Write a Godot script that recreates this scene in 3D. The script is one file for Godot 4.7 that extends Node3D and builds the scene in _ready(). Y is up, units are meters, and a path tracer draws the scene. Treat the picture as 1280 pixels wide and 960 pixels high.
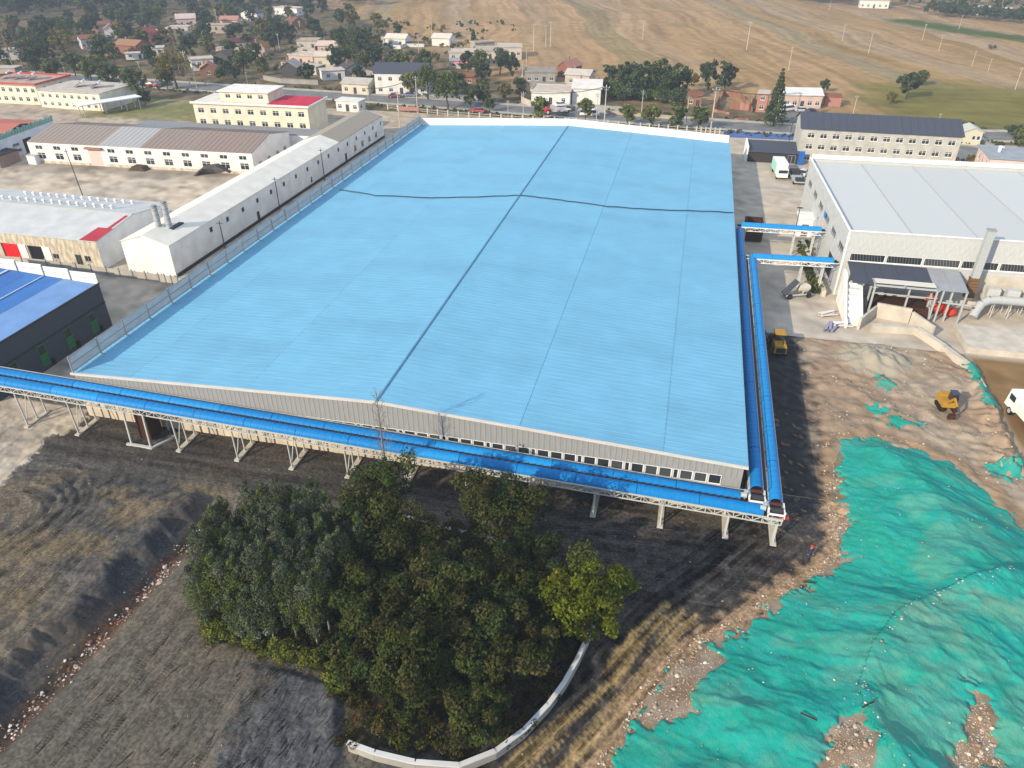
extends Node3D
# An industrial yard in a valley seen from the air: world x runs along the front of the blue-roofed warehouse, -z along its length, metres.

var M := {}
var T := {}
var used := {}
var cache := {}
var rng := RandomNumberGenerator.new()
var nz := FastNoiseLite.new()
var nr := FastNoiseLite.new()


func _ready():
	rng.seed = 7
	var cam := Camera3D.new()
	cam.name = "camera"
	cam.fov = 54.95
	cam.near = 0.5
	cam.far = 6000.0
	add_child(cam)
	cam.position = Vector3(0, 50, 0)
	cam.rotation_degrees = Vector3(-32.59, 13.17, 0)
	cam.current = true
	var env := Environment.new()
	var sky := Sky.new()
	var psm := ProceduralSkyMaterial.new()
	psm.sky_top_color = Color(0.59, 0.65, 0.74)
	psm.sky_horizon_color = Color(0.80, 0.83, 0.86)
	psm.ground_bottom_color = Color(0.3, 0.28, 0.25)
	psm.ground_horizon_color = Color(0.6, 0.6, 0.6)
	psm.sky_curve = 0.2
	psm.sky_energy_multiplier = 1.28
	sky.sky_material = psm
	env.background_mode = Environment.BG_SKY
	env.sky = sky
	env.tonemap_mode = Environment.TONE_MAPPER_LINEAR
	env.tonemap_exposure = 1.23
	env.sdfgi_enabled = true
	env.ssao_enabled = true
	env.ssil_enabled = true
	env.fog_enabled = true
	env.fog_density = 0.0003
	env.fog_light_color = Color(0.80, 0.86, 0.93)
	var we := WorldEnvironment.new()
	we.name = "world_environment"
	we.environment = env
	add_child(we)
	var sun := DirectionalLight3D.new()
	sun.name = "sun"
	sun.light_color = Color(1.0, 0.94, 0.84)
	sun.light_energy = 1.6
	sun.light_angular_distance = 0.5
	sun.shadow_enabled = true
	add_child(sun)
	sun.look_at_from_position(Vector3(-1.2, 1.0, 1.7) * 100.0, Vector3.ZERO)

	nz.seed = 3
	nz.noise_type = FastNoiseLite.TYPE_SIMPLEX
	nz.fractal_octaves = 4
	nz.frequency = 1.0
	nr.seed = 11
	nr.noise_type = FastNoiseLite.TYPE_SIMPLEX
	nr.fractal_type = FastNoiseLite.FRACTAL_RIDGED
	nr.fractal_octaves = 3
	nr.frequency = 1.0
	textures()
	materials()
	setting()
	warehouse()
	conveyors()
	right_plant()
	left_compound()
	village()
	grove()
	far_trees()
	poles()
	machines()
	rubble()


# ---------------------------------------------------------------- mesh building
class MB:
	var v := PackedVector3Array()
	var n := PackedVector3Array()
	var c := PackedColorArray()
	var col := Color.WHITE
	var tint := false

	func tri(a: Vector3, b: Vector3, d: Vector3):
		var m := (b - a).cross(d - a).normalized()
		v.append(a); v.append(d); v.append(b)
		n.append(m); n.append(m); n.append(m)
		if tint:
			c.append(col); c.append(col); c.append(col)

	func tri_n(a: Vector3, b: Vector3, d: Vector3, na: Vector3, nb: Vector3, nd: Vector3):
		v.append(a); v.append(d); v.append(b)
		n.append(na); n.append(nd); n.append(nb)
		if tint:
			c.append(col); c.append(col); c.append(col)

	func quad(a: Vector3, b: Vector3, d: Vector3, e: Vector3):
		tri(a, b, d)
		tri(a, d, e)

	func box(lo: Vector3, hi: Vector3, t := Transform3D()):
		var p := []
		for k in 8:
			p.append(t * Vector3(hi.x if k & 1 else lo.x, hi.y if k & 2 else lo.y, hi.z if k & 4 else lo.z))
		quad(p[0], p[4], p[6], p[2])
		quad(p[1], p[3], p[7], p[5])
		quad(p[0], p[1], p[5], p[4])
		quad(p[2], p[6], p[7], p[3])
		quad(p[0], p[2], p[3], p[1])
		quad(p[4], p[5], p[7], p[6])

	func beam(a: Vector3, b: Vector3, w := 0.1, h := 0.1):
		var d := b - a
		var l := d.length()
		if l < 0.0001:
			return
		var f := d / l
		var up := Vector3.UP if absf(f.y) < 0.95 else Vector3.RIGHT
		var r := f.cross(up).normalized()
		var u := r.cross(f)
		box(Vector3(-w / 2, -h / 2, 0), Vector3(w / 2, h / 2, l), Transform3D(Basis(r, u, f) if r.cross(u).dot(f) > 0 else Basis(-r, u, f), a))

	func tube(a: Vector3, b: Vector3, r0: float, r1: float, k := 8, caps := true):
		var d := (b - a).normalized()
		var up := Vector3.UP if absf(d.y) < 0.9 else Vector3.RIGHT
		var x := d.cross(up).normalized()
		var y := d.cross(x)
		for i in k:
			var t0 := TAU * i / k
			var t1 := TAU * (i + 1) / k
			var e0 := x * cos(t0) + y * sin(t0)
			var e1 := x * cos(t1) + y * sin(t1)
			tri_n(a + e0 * r0, a + e1 * r0, b + e1 * r1, e0, e1, e1)
			tri_n(a + e0 * r0, b + e1 * r1, b + e0 * r1, e0, e1, e0)
			if caps:
				tri(b, b + e0 * r1, b + e1 * r1)
				tri(a, a + e1 * r0, a + e0 * r0)

	# a prism: outline (x,y) counter-clockwise, from z0 to z1, placed by t
	func prism(pts: Array, z0: float, z1: float, t := Transform3D()):
		var pl := PackedVector2Array(pts)
		var idx := Geometry2D.triangulate_polygon(pl)
		var k := pl.size()
		if Geometry2D.is_polygon_clockwise(pl):
			pl.reverse()
			idx = Geometry2D.triangulate_polygon(pl)
		for i in range(0, idx.size(), 3):
			var a := pl[idx[i]]
			var b := pl[idx[i + 1]]
			var d := pl[idx[i + 2]]
			if (b - a).cross(d - a) < 0:
				var s := b
				b = d
				d = s
			tri(t * Vector3(a.x, a.y, z1), t * Vector3(b.x, b.y, z1), t * Vector3(d.x, d.y, z1))
			tri(t * Vector3(a.x, a.y, z0), t * Vector3(d.x, d.y, z0), t * Vector3(b.x, b.y, z0))
		for i in k:
			var a := pl[i]
			var b := pl[(i + 1) % k]
			quad(t * Vector3(a.x, a.y, z0), t * Vector3(b.x, b.y, z0), t * Vector3(b.x, b.y, z1), t * Vector3(a.x, a.y, z1))

	# an ellipsoid-like lump
	func ball(o: Vector3, r: Vector3, k := 8, m := 5):
		for j in m:
			var p0 := PI * j / m - PI / 2
			var p1 := PI * (j + 1) / m - PI / 2
			for i in k:
				var t0 := TAU * i / k
				var t1 := TAU * (i + 1) / k
				var q := []
				for e in [[t0, p0], [t1, p0], [t1, p1], [t0, p1]]:
					q.append(Vector3(cos(e[0]) * cos(e[1]), sin(e[1]), -sin(e[0]) * cos(e[1])))
				tri_n(o + q[0] * r, o + q[1] * r, o + q[2] * r, q[0], q[1], q[2])
				tri_n(o + q[0] * r, o + q[2] * r, o + q[3] * r, q[0], q[2], q[3])

	func done() -> ArrayMesh:
		var arr := []
		arr.resize(Mesh.ARRAY_MAX)
		arr[Mesh.ARRAY_VERTEX] = v
		arr[Mesh.ARRAY_NORMAL] = n
		if tint:
			arr[Mesh.ARRAY_COLOR] = c
		var m := ArrayMesh.new()
		m.add_surface_from_arrays(Mesh.PRIMITIVE_TRIANGLES, arr)
		return m


func numbered(called: String) -> String:
	if not used.has(called):
		used[called] = 0
		return called
	used[called] += 1
	return "%s_%03d" % [called, used[called]]


func tag(o: Node, label: String, category: String, group := ""):
	o.set_meta("label", label)
	o.set_meta("category", category)
	if group:
		o.set_meta("group", group)
	return o


func thing(called: String, label: String, category: String, at := Vector3.ZERO, turn := 0.0, group := "") -> Node3D:
	var o := Node3D.new()
	o.name = numbered(called)
	add_child(o)
	o.position = at
	o.rotation.y = turn
	tag(o, label, category, group)
	return o


func put(called: String, mb, m: Material, parent: Node = self, stuff := false) -> MeshInstance3D:
	var o := MeshInstance3D.new()
	o.mesh = mb.done() if mb is MB else mb
	o.material_override = m
	if parent == self:
		o.name = numbered(called)
		add_child(o)
	else:
		o.name = called
		parent.add_child(o, true)
	if stuff:
		o.set_meta("kind", "stuff")
	return o


func struct(called: String, mb, m: Material) -> MeshInstance3D:
	var o := put(called, mb, m)
	o.set_meta("kind", "structure")
	return o


func dup(o: Node3D, at: Vector3, turn := 0.0, label := "", group := "", s := 1.0) -> Node3D:
	var base := str(o.name).rstrip("0123456789").rstrip("_")
	var r: Node3D = o.duplicate()
	r.name = numbered(base)
	add_child(r)
	r.position = at
	r.rotation.y = turn
	r.scale = Vector3.ONE * s
	if label:
		r.set_meta("label", label)
	if group:
		r.set_meta("group", group)
	return r


# a sheet over a grid: hf(x, z) -> height, or NAN for none; cf(x, z) -> linear colour
func sheet(x0: float, x1: float, z0: float, z1: float, step: float, hf, cf, step_z := 0.0) -> ArrayMesh:
	var sz := step_z if step_z > 0 else step
	var nx := int(round((x1 - x0) / step))
	var nzc := int(round((z1 - z0) / sz))
	var v := PackedVector3Array()
	var n := PackedVector3Array()
	var c := PackedColorArray()
	var ok := PackedByteArray()
	v.resize((nx + 1) * (nzc + 1))
	n.resize(v.size())
	c.resize(v.size())
	ok.resize(v.size())
	var k := 0
	for j in nzc + 1:
		var z := z0 + j * sz
		for i in nx + 1:
			var x := x0 + i * step
			var h: float = hf.call(x, z)
			ok[k] = 0 if is_nan(h) else 1
			v[k] = Vector3(x, 0.0 if is_nan(h) else h, z)
			c[k] = cf.call(x, z)
			k += 1
	var idx := PackedInt32Array()
	k = 0
	for j in nzc + 1:
		for i in nx + 1:
			var l := k - 1 if i > 0 else k
			var r := k + 1 if i < nx else k
			var u := k - nx - 1 if j > 0 else k
			var d := k + nx + 1 if j < nzc else k
			var hx := (v[r].y - v[l].y) / maxf(v[r].x - v[l].x, 0.001)
			var hz := (v[d].y - v[u].y) / maxf(v[d].z - v[u].z, 0.001)
			n[k] = Vector3(-hx, 1, -hz).normalized()
			if i < nx and j < nzc and ok[k] + ok[k + 1] + ok[k + nx + 1] + ok[k + nx + 2] == 4:
				idx.append(k); idx.append(k + 1); idx.append(k + nx + 2)
				idx.append(k); idx.append(k + nx + 2); idx.append(k + nx + 1)
			k += 1
	var arr := []
	arr.resize(Mesh.ARRAY_MAX)
	arr[Mesh.ARRAY_VERTEX] = v
	arr[Mesh.ARRAY_NORMAL] = n
	arr[Mesh.ARRAY_COLOR] = c
	arr[Mesh.ARRAY_INDEX] = idx
	var m := ArrayMesh.new()
	m.add_surface_from_arrays(Mesh.PRIMITIVE_TRIANGLES, arr)
	return m


# ---------------------------------------------------------------- textures and materials
func noise_tex(size: int, freq: float, lo: float, hi: float, kind := FastNoiseLite.TYPE_SIMPLEX, oct := 4, normal := false, bump := 4.0) -> NoiseTexture2D:
	var f := FastNoiseLite.new()
	f.noise_type = kind
	f.frequency = freq
	f.fractal_octaves = oct
	f.seed = int(freq * 9000) + size
	var t := NoiseTexture2D.new()
	t.width = size
	t.height = size
	t.seamless = true
	t.noise = f
	if normal:
		t.as_normal_map = true
		t.bump_strength = bump
	else:
		var g := Gradient.new()
		g.set_color(0, Color(lo, lo, lo))
		g.set_color(1, Color(hi, hi, hi))
		t.color_ramp = g
	return t


func textures():
	T.fine = noise_tex(512, 0.05, 0.72, 1.0)
	T.blotch = noise_tex(512, 0.008, 0.86, 1.0, FastNoiseLite.TYPE_SIMPLEX, 6)
	T.grit = noise_tex(512, 0.16, 0.6, 1.0, FastNoiseLite.TYPE_SIMPLEX, 5)
	T.soft = noise_tex(512, 0.015, 0.9, 1.0)
	T.stain = noise_tex(512, 0.02, 0.70, 1.0, FastNoiseLite.TYPE_SIMPLEX, 6)
	T.streak = noise_tex(512, 0.03, 0.92, 1.0, FastNoiseLite.TYPE_SIMPLEX, 5)
	T.patch = noise_tex(512, 0.012, 0.955, 1.0, FastNoiseLite.TYPE_SIMPLEX, 5)
	T.yard = yard_texture()
	T.grit_n = noise_tex(512, 0.09, 0, 1, FastNoiseLite.TYPE_SIMPLEX, 5, true, 7.0)
	T.fold_n = noise_tex(512, 0.022, 0, 1, FastNoiseLite.TYPE_SIMPLEX, 5, true, 9.0)
	T.soft_n = noise_tex(512, 0.03, 0, 1, FastNoiseLite.TYPE_SIMPLEX, 4, true, 4.0)


func mat(id: String, c: Color, rough := 0.85, tex := "", sc := Vector3.ONE * 0.25, metal := 0.0, nrm := "", ns := 1.0, vcol := false) -> StandardMaterial3D:
	var m := StandardMaterial3D.new()
	m.resource_name = id
	m.albedo_color = c.linear_to_srgb()
	m.roughness = rough
	m.metallic = metal
	if tex:
		m.albedo_texture = T[tex]
	if nrm:
		m.normal_enabled = true
		m.normal_texture = T[nrm]
		m.normal_scale = ns
	if tex or nrm:
		m.uv1_triplanar = true
		m.uv1_world_triplanar = true
		m.uv1_scale = sc
	m.vertex_color_use_as_albedo = vcol
	M[id] = m
	return m


func paint(c: Color, rough := 0.8, tex := "fine", s := 0.3) -> StandardMaterial3D:
	var key := "paint %s %s %s" % [c, rough, tex]
	if not M.has(key):
		mat(key, c, rough, tex, Vector3.ONE * (0.07 if tex == "blotch" else (0.03 if tex == "soft" else s)))
		M[key].metallic_specular = 0.5 if rough < 0.5 else (0.25 if rough < 0.7 else 0.1)
	return M[key]


func materials():
	mat("soil", Color(1, 1, 1), 0.95, "grit", Vector3.ONE * 0.45, 0, "grit_n", 0.7, true)
	var yg := mat("yard", Color(1, 1, 1), 0.95, "yard", Vector3(1.0 / 92.0, 0.2, 1.0 / 48.0), 0, "", 1, true)
	yg.uv1_offset = Vector3(72.0 / 92.0, 0, 62.0 / 48.0)
	mat("land", Color(1, 1, 1), 0.97, "grit", Vector3.ONE * 0.07, 0, "", 1, true)
	mat("slab", Color(1, 1, 1), 0.9, "blotch", Vector3.ONE * 0.05, 0, "", 1, true)
	mat("net", Color(1, 1, 1), 0.72, "fine", Vector3(0.3, 0.6, 0.8), 0, "fold_n", 0.55, true)
	mat("blue_roof", Color(0.165, 0.415, 0.59), 0.55, "streak", Vector3(0.012, 0.3, 0.2), 0, "", 1, true)
	M.blue_roof.detail_enabled = true
	M.blue_roof.detail_albedo = T.patch
	M.blue_roof.detail_blend_mode = BaseMaterial3D.BLEND_MODE_MUL
	M.blue_roof.detail_uv_layer = BaseMaterial3D.DETAIL_UV_2
	M.blue_roof.uv2_triplanar = true
	M.blue_roof.uv2_world_triplanar = true
	M.blue_roof.uv2_scale = Vector3(0.021, 0.02, 0.017)
	mat("blue_cover", Color(0.005, 0.18, 0.47), 0.5, "soft", Vector3.ONE * 0.2)
	mat("blue_cover_light", Color(0.012, 0.23, 0.55), 0.5, "soft", Vector3.ONE * 0.2)
	mat("blue_dark", Color(0.02, 0.14, 0.42), 0.45, "soft", Vector3(0.3, 0.3, 0.02))
	mat("grey_sheet", Color(0.285, 0.285, 0.28), 0.6, "soft", Vector3(0.8, 0.05, 0.8))
	mat("pale_sheet", Color(0.50, 0.51, 0.50), 0.6, "soft", Vector3(0.5, 0.1, 0.05))
	mat("dark_sheet", Color(0.055, 0.065, 0.08), 0.55, "soft", Vector3.ONE * 0.3)
	mat("white_paint", Color(0.78, 0.78, 0.75), 0.7, "soft", Vector3.ONE * 0.03)
	mat("white_steel", Color(0.60, 0.60, 0.57), 0.6, "fine", Vector3.ONE * 0.5)
	mat("cream_plaster", Color(0.66, 0.58, 0.44), 0.9, "blotch", Vector3.ONE * 0.07)
	mat("stain_plaster", Color(0.68, 0.60, 0.47), 0.92, "stain", Vector3(0.13, 0.035, 0.13))
	mat("beige_plinth", Color(0.58, 0.50, 0.38), 0.9, "blotch", Vector3.ONE * 0.09)
	mat("concrete", Color(0.42, 0.39, 0.34), 0.92, "blotch", Vector3.ONE * 0.07)
	mat("concrete_pale", Color(0.55, 0.5, 0.42), 0.92, "blotch", Vector3.ONE * 0.08)
	mat("pole_concrete", Color(0.46, 0.42, 0.36), 0.9)
	mat("rust", Color(0.09, 0.04, 0.025), 0.85, "grit", Vector3.ONE * 0.6)
	mat("black", Color(0.012, 0.012, 0.014), 0.6)
	mat("belt", Color(0.02, 0.02, 0.022), 0.8)
	mat("grating", Color(0.16, 0.13, 0.1), 0.85, "grit", Vector3.ONE * 0.8)
	mat("galv", Color(0.40, 0.42, 0.42), 0.5, "soft", Vector3.ONE * 0.4, 0.0)
	mat("glass", Color(0.02, 0.025, 0.03), 0.12)
	mat("dark_glass", Color(0.05, 0.055, 0.06), 0.25)
	mat("frame_white", Color(0.7, 0.7, 0.68), 0.6)
	mat("frame_grey", Color(0.25, 0.26, 0.26), 0.6)
	mat("frame_green", Color(0.03, 0.13, 0.05), 0.6)
	mat("tyre", Color(0.02, 0.02, 0.02), 0.9)
	mat("machine_yellow", Color(0.5, 0.27, 0.03), 0.5, "fine", Vector3.ONE * 0.8)
	mat("machine_dark", Color(0.03, 0.032, 0.036), 0.6)
	mat("bark", Color(0.12, 0.095, 0.07), 0.95, "grit", Vector3.ONE * 0.8)
	mat("bark_pale", Color(0.36, 0.33, 0.27), 0.9, "grit", Vector3.ONE * 0.8)
	mat("slate", Color(0.075, 0.085, 0.115), 0.7, "fine", Vector3.ONE * 0.4)
	mat("asphalt", Color(0.20, 0.195, 0.19), 0.95, "blotch", Vector3.ONE * 0.04)
	mat("stone", Color(1, 1, 1), 0.95, "", Vector3.ONE, 0, "", 1, true)
	var leaf := mat("leaf", Color(1, 1, 1), 0.6, "", Vector3.ONE, 0, "", 1, true)
	leaf.backlight_enabled = true
	leaf.backlight = Color(0.4, 0.4, 0.4)
	for id in M:
		M[id].metallic_specular = 0.5 if M[id].roughness < 0.5 else (0.25 if M[id].roughness < 0.7 else 0.08)
	M.net.metallic_specular = 0.15
	M.leaf.metallic_specular = 0.12


# the marks of wheels and tracks on the near yard, drawn where they run: grey values that multiply the ground's colour
const YW := 2048
const YH := 1072


func mark(im: Image, pts: Array, w: float, k: float, r: RandomNumberGenerator, tread := 0.0):
	for i in pts.size() - 1:
		var a: Vector2 = pts[i]
		var b: Vector2 = pts[i + 1]
		var l := a.distance_to(b)
		var d := (b - a) / maxf(l, 0.001)
		var s := Vector2(-d.y, d.x)
		var t := 0.0
		while t < l:
			var fade := 0.6 + 0.8 * nz.get_noise_2d((a.x + d.x * t) * 0.5, (a.y + d.y * t) * 0.5)
			if fade > 0.15 and (tread <= 0 or fposmod(t, tread) < tread * 0.55):
				var u := -w / 2
				while u < w / 2:
					var p := a + d * t + s * u
					var x := int((p.x + 72.0) / 92.0 * YW)
					var y := int((p.y + 62.0) / 48.0 * YH)
					if x >= 0 and y >= 0 and x < YW and y < YH:
						var c := im.get_pixel(x, y)
						var f := lerpf(1.0, k, clampf(fade, 0, 1) * (1.0 - pow(absf(u) / (w / 2), 3.0)))
						im.set_pixel(x, y, Color(c.r * f, c.g * f, c.b * f))
					u += 0.045
			t += 0.045


func wheel_tracks(im: Image, pts: Array, r: RandomNumberGenerator, k := 0.62, tread := 0.22):
	k = pow(k, 0.55)
	var soft := []
	for i in pts.size() - 1:
		for j in 5:
			soft.append(pts[i].lerp(pts[i + 1], j / 5.0) + Vector2(r.randfn(), r.randfn()) * 0.03)
	soft.append(pts[-1])
	for side in [-1.0, 1.0]:
		var l := []
		for i in soft.size():
			var d: Vector2 = (soft[min(i + 1, soft.size() - 1)] - soft[max(i - 1, 0)]).normalized()
			l.append(soft[i] + Vector2(-d.y, d.x) * 0.95 * side)
		mark(im, l, r.randf_range(0.26, 0.5), k, r, tread)
		mark(im, offset_line(l, 0.24), 0.07, 1.25, r)
		mark(im, offset_line(l, -0.26), 0.07, 0.55, r)


func yard_texture() -> ImageTexture:
	var f := FastNoiseLite.new()
	f.noise_type = FastNoiseLite.TYPE_SIMPLEX
	f.seed = 31
	f.frequency = 0.09
	f.fractal_octaves = 5
	f.fractal_gain = 0.62
	var im := f.get_image(YW, YH, false, false, true)
	im.convert(Image.FORMAT_RGB8)
	im.adjust_bcs(1.0, 0.30, 1.0)
	im.adjust_bcs(1.70, 1.0, 1.0)
	var r := RandomNumberGenerator.new()
	r.seed = 12
	# along the conveyor
	for i in 12:
		var z := lerpf(-50.0, -54.3, r.randf())
		var x := r.randf_range(-64, -10)
		wheel_tracks(im, [Vector2(x, z), Vector2(x + 12, z + r.randfn() * 0.6), Vector2(x + 26, z + r.randfn() * 0.8)], r, r.randf_range(0.55, 0.8))
	for i in 10:
		var x := r.randf_range(-12, 8)
		var z := lerpf(-45.0, -54.0, r.randf())
		wheel_tracks(im, [Vector2(x - 8, z + 1.0), Vector2(x, z), Vector2(x + 9, z - r.randf() * 3.0)], r, r.randf_range(0.5, 0.85))
	# sweeping turns on the left bank and lines beside the ditch
	for i in 11:
		var c := Vector2(-60.5, -40.5) + Vector2(r.randfn(), r.randfn()) * 1.6
		var rad := r.randf_range(3.5, 9.5)
		var l := []
		for k in 9:
			var a := lerpf(-1.9, 0.4, k / 8.0) + r.randf() * 0.04
			l.append(c + Vector2(cos(a), sin(a)) * rad)
		wheel_tracks(im, l, r, r.randf_range(0.4, 0.7))
	for i in 13:
		var x := r.randf_range(-56, -45)
		wheel_tracks(im, [Vector2(x - 1.5, -18), Vector2(x, -30), Vector2(x + r.randfn(), -40), Vector2(x + 3.0, -49)], r, r.randf_range(0.5, 0.8))
	# the field right of the ditch: a fan of lines towards the near left
	for i in 15:
		var x := r.randf_range(-40, -22)
		var q := r.randf_range(-0.10, 0.32)
		var l := [Vector2(x, -17), Vector2(x + q * 8, -25), Vector2(x + q * 16 + r.randfn() * 0.4, -33)]
		if x < -36:
			l.append(Vector2(x + q * 20, -43))
		wheel_tracks(im, l, r, r.randf_range(0.5, 0.8))
	for i in 260:
		var p := Vector2(r.randf_range(-41, -17), r.randf_range(-33, -17)) if i % 2 else Vector2(r.randf_range(-28.5, -18), r.randf_range(-31.5, -19))
		var d := Vector2(r.randf_range(-0.5, 0.1), 1).normalized() * r.randf_range(0.5, 1.8)
		mark(im, [p, p + d], r.randf_range(0.10, 0.22), r.randf_range(0.35, 0.6), r)
		mark(im, [p + Vector2(0.12, 0), p + d + Vector2(0.12, 0)], 0.07, 1.3, r)
	# the haul road round the grove
	for i in 14:
		var o := r.randf_range(-2.0, 3.4)
		var l := offset_line([Vector2(-10, -22), Vector2(-4.5, -30), Vector2(-0.5, -36.5), Vector2(3.2, -43), Vector2(8, -49), Vector2(13, -56)], -o)
		wheel_tracks(im, l, r, [0.4, 0.55, 0.7, 1.3][i % 4], 0.0)
	for i in 90:
		var p := Vector2(r.randf_range(-6, 15), r.randf_range(-55, -45))
		mark(im, [p, p + Vector2(r.randf_range(0.8, 3.0), r.randfn() * 0.15)], r.randf_range(0.06, 0.2), [0.5, 1.35, 1.5][i % 3], r)
	return ImageTexture.create_from_image(im)


# ---------------------------------------------------------------- the setting
var EDGE := PackedVector2Array([Vector2(-4, -17), Vector2(-2.5, -24), Vector2(-0.8, -29.3), Vector2(0.8, -33), Vector2(1.9, -36.2), Vector2(3.4, -39), Vector2(5.9, -41.9), Vector2(9.6, -45), Vector2(11.4, -47.6), Vector2(14.3, -50.3), Vector2(17.6, -54), Vector2(18.3, -60.6), Vector2(18.4, -65.5), Vector2(19.6, -73.6), Vector2(24.4, -75.1), Vector2(29.2, -73.6), Vector2(32.8, -71.5), Vector2(35, -67.4), Vector2(37, -62), Vector2(60, -50)])
var MOUND: PackedVector2Array
var SEAM := PackedVector2Array([Vector2(20, -24), Vector2(18.2, -31), Vector2(17, -35.8), Vector2(17.2, -38.2), Vector2(18.8, -42.1), Vector2(21.2, -45.8), Vector2(24.8, -48.8), Vector2(29.1, -51.3), Vector2(31.8, -52.2), Vector2(60, -56)])
var PLATEAU: PackedVector2Array
var HOLES := []
var LEFT_SLAB := PackedVector2Array([Vector2(-110, -63), Vector2(-79, -60), Vector2(-71, -59), Vector2(-65, -58.6), Vector2(-64, -55.7), Vector2(-66.2, -53), Vector2(-64.9, -49.4), Vector2(-64.4, -44.6), Vector2(-80, -38), Vector2(-110, -40)])
var DARK_PATCH := PackedVector2Array([Vector2(-29, -31.6), Vector2(-26.8, -31.9), Vector2(-20.3, -31.5), Vector2(-17.9, -25.4), Vector2(-17, -20), Vector2(-25, -18), Vector2(-27.5, -23.2), Vector2(-28.3, -27)])
var GROVE := PackedVector2Array([Vector2(-37.4, -39.5), Vector2(-33.4, -33), Vector2(-30, -32.6), Vector2(-23, -32.2), Vector2(-20.2, -32), Vector2(-18.6, -27), Vector2(-9, -28), Vector2(-4.8, -33), Vector2(-2.9, -40.2), Vector2(-4, -44), Vector2(-8, -48), Vector2(-22, -50.5), Vector2(-30, -49), Vector2(-38, -46)])
var TRACKS := []
var OCHRE := []


func sm(a: float, b: float, x: float) -> float:
	return smoothstep(a, b, x) if a < b else 1.0 - smoothstep(b, a, x)


func line_dist(p: Vector2, l: PackedVector2Array) -> float:
	var best := 1e9
	for i in l.size() - 1:
		var q := Geometry2D.get_closest_point_to_segment(p, l[i], l[i + 1])
		best = minf(best, p.distance_squared_to(q))
	return sqrt(best)


func ditch_x(z: float) -> float:
	return -41.0 - 0.081 * (z + 46.6)


func yard_h(x: float, z: float) -> float:
	var p := Vector2(x, z)
	var h := 0.06 + nz.get_noise_2d(x * 0.13, z * 0.13) * 0.07 + nz.get_noise_2d(x * 0.9, z * 0.9) * 0.035
	if x < -36 and z > -56:
		var e := ditch_x(z)
		var lump := nz.get_noise_2d(z * 0.13, 4.0) * 2.0 + maxf(0.0, nz.get_noise_2d(z * 0.33, 9.0)) * 1.5 + nz.get_noise_2d(x * 0.5, z * 0.5) * 0.6
		var fade := sm(-53, -45, z)
		var bank := sm(e - 1.2 - maxf(lump, -0.4), e - 3.0 - maxf(lump, -0.4), x)
		h += 1.1 * bank * fade * (1.0 - 0.7 * sm(e - 5, e - 22, x)) * (0.95 + 0.25 * nz.get_noise_2d(x * 0.16, z * 0.16)) + 0.09 * bank * nz.get_noise_2d(x * 0.5, z * 0.5)
		h -= 0.85 * exp(-pow((x - e) / 1.15, 2)) * sm(-48.5, -45.5, z)
		# curved wheel ruts
		var r := p.distance_to(Vector2(-60.5, -40.5))
		if r > 3.5 and r < 9 and z < -41:
			h -= 0.16 * pow(absf(sin(r * 2.9 + nz.get_noise_2d(x * 0.2, z * 0.2))), 6.0) * sm(3.5, 4.5, r) * sm(9, 7.5, r) * sm(-40, -43, z)
		var rut := PackedVector2Array([Vector2(-57.6, -47.8), Vector2(-57.8, -45), Vector2(-56.6, -42.2), Vector2(-57.6, -39)])
		h -= 0.3 * exp(-pow(line_dist(p, rut) / 0.28, 2)) if r < 14 else 0.0
	if x > -45 and x < -16 and z > -48:
		h += nr.get_noise_2d(x * 0.55 + z * 0.16, z * 0.10) * 0.07
		if Geometry2D.is_point_in_polygon(p, DARK_PATCH):
			var closed := PackedVector2Array(DARK_PATCH)
			closed.append(DARK_PATCH[0])
			var d := line_dist(p, closed)
			h += 0.4 * sm(0, 0.9, d) + (nr.get_noise_2d(x * 0.5 + z * 0.15, z * 0.12) * 0.16 + nz.get_noise_2d(x * 0.5, z * 0.5) * 0.1) * sm(0, 1.0, d)
	if x > -16 and x < 20 and z > -54:
		for t in TRACKS:
			var d2 := line_dist(p, t)
			if d2 < 1.6:
				h -= 0.07 * exp(-pow(d2 / 0.5, 2)) - 0.05 * nr.get_noise_2d((x * 0.877 + z * 0.48) * 0.8, (z * 0.877 - x * 0.48) * 0.05)
	if x > -2 and x < 10 and z < -44 and z > -48:
		h += 0.05 * sin(z * 9.0 + nz.get_noise_2d(x * 0.2, z * 0.4) * 3.0) * sm(-44, -45, z) * sm(-48, -47, z)
	if z < -60 and x > 9:
		h += mound_yard(x, z)
	return h


func mound_yard(x: float, z: float) -> float:
	# the rough dirt yard beyond the netted mound, with its gravel heap and spoil bank
	var g := 1.5 * sm(5.0, 0.6, Vector2((x - 27.4) * 0.95, z + 92.6).length()) * (0.85 + 0.4 * nz.get_noise_2d(x * 0.35, z * 0.35))
	var b := PackedVector2Array([Vector2(39.2, -89), Vector2(38.6, -84), Vector2(38.0, -78), Vector2(37.6, -72)])
	if x > 32:
		g += 1.0 * sm(2.0, 0.2, line_dist(Vector2(x, z), b)) * (0.8 + 0.7 * nz.get_noise_2d(x * 0.7, z * 0.7))
	if x > 17.5:
		g += (nz.get_noise_2d(x * 0.22 + 40, z * 0.22) * 0.4 + nr.get_noise_2d(x * 0.12, z * 0.4) * 0.14 + 0.1) * sm(17.5, 20, x)
	return g


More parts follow.
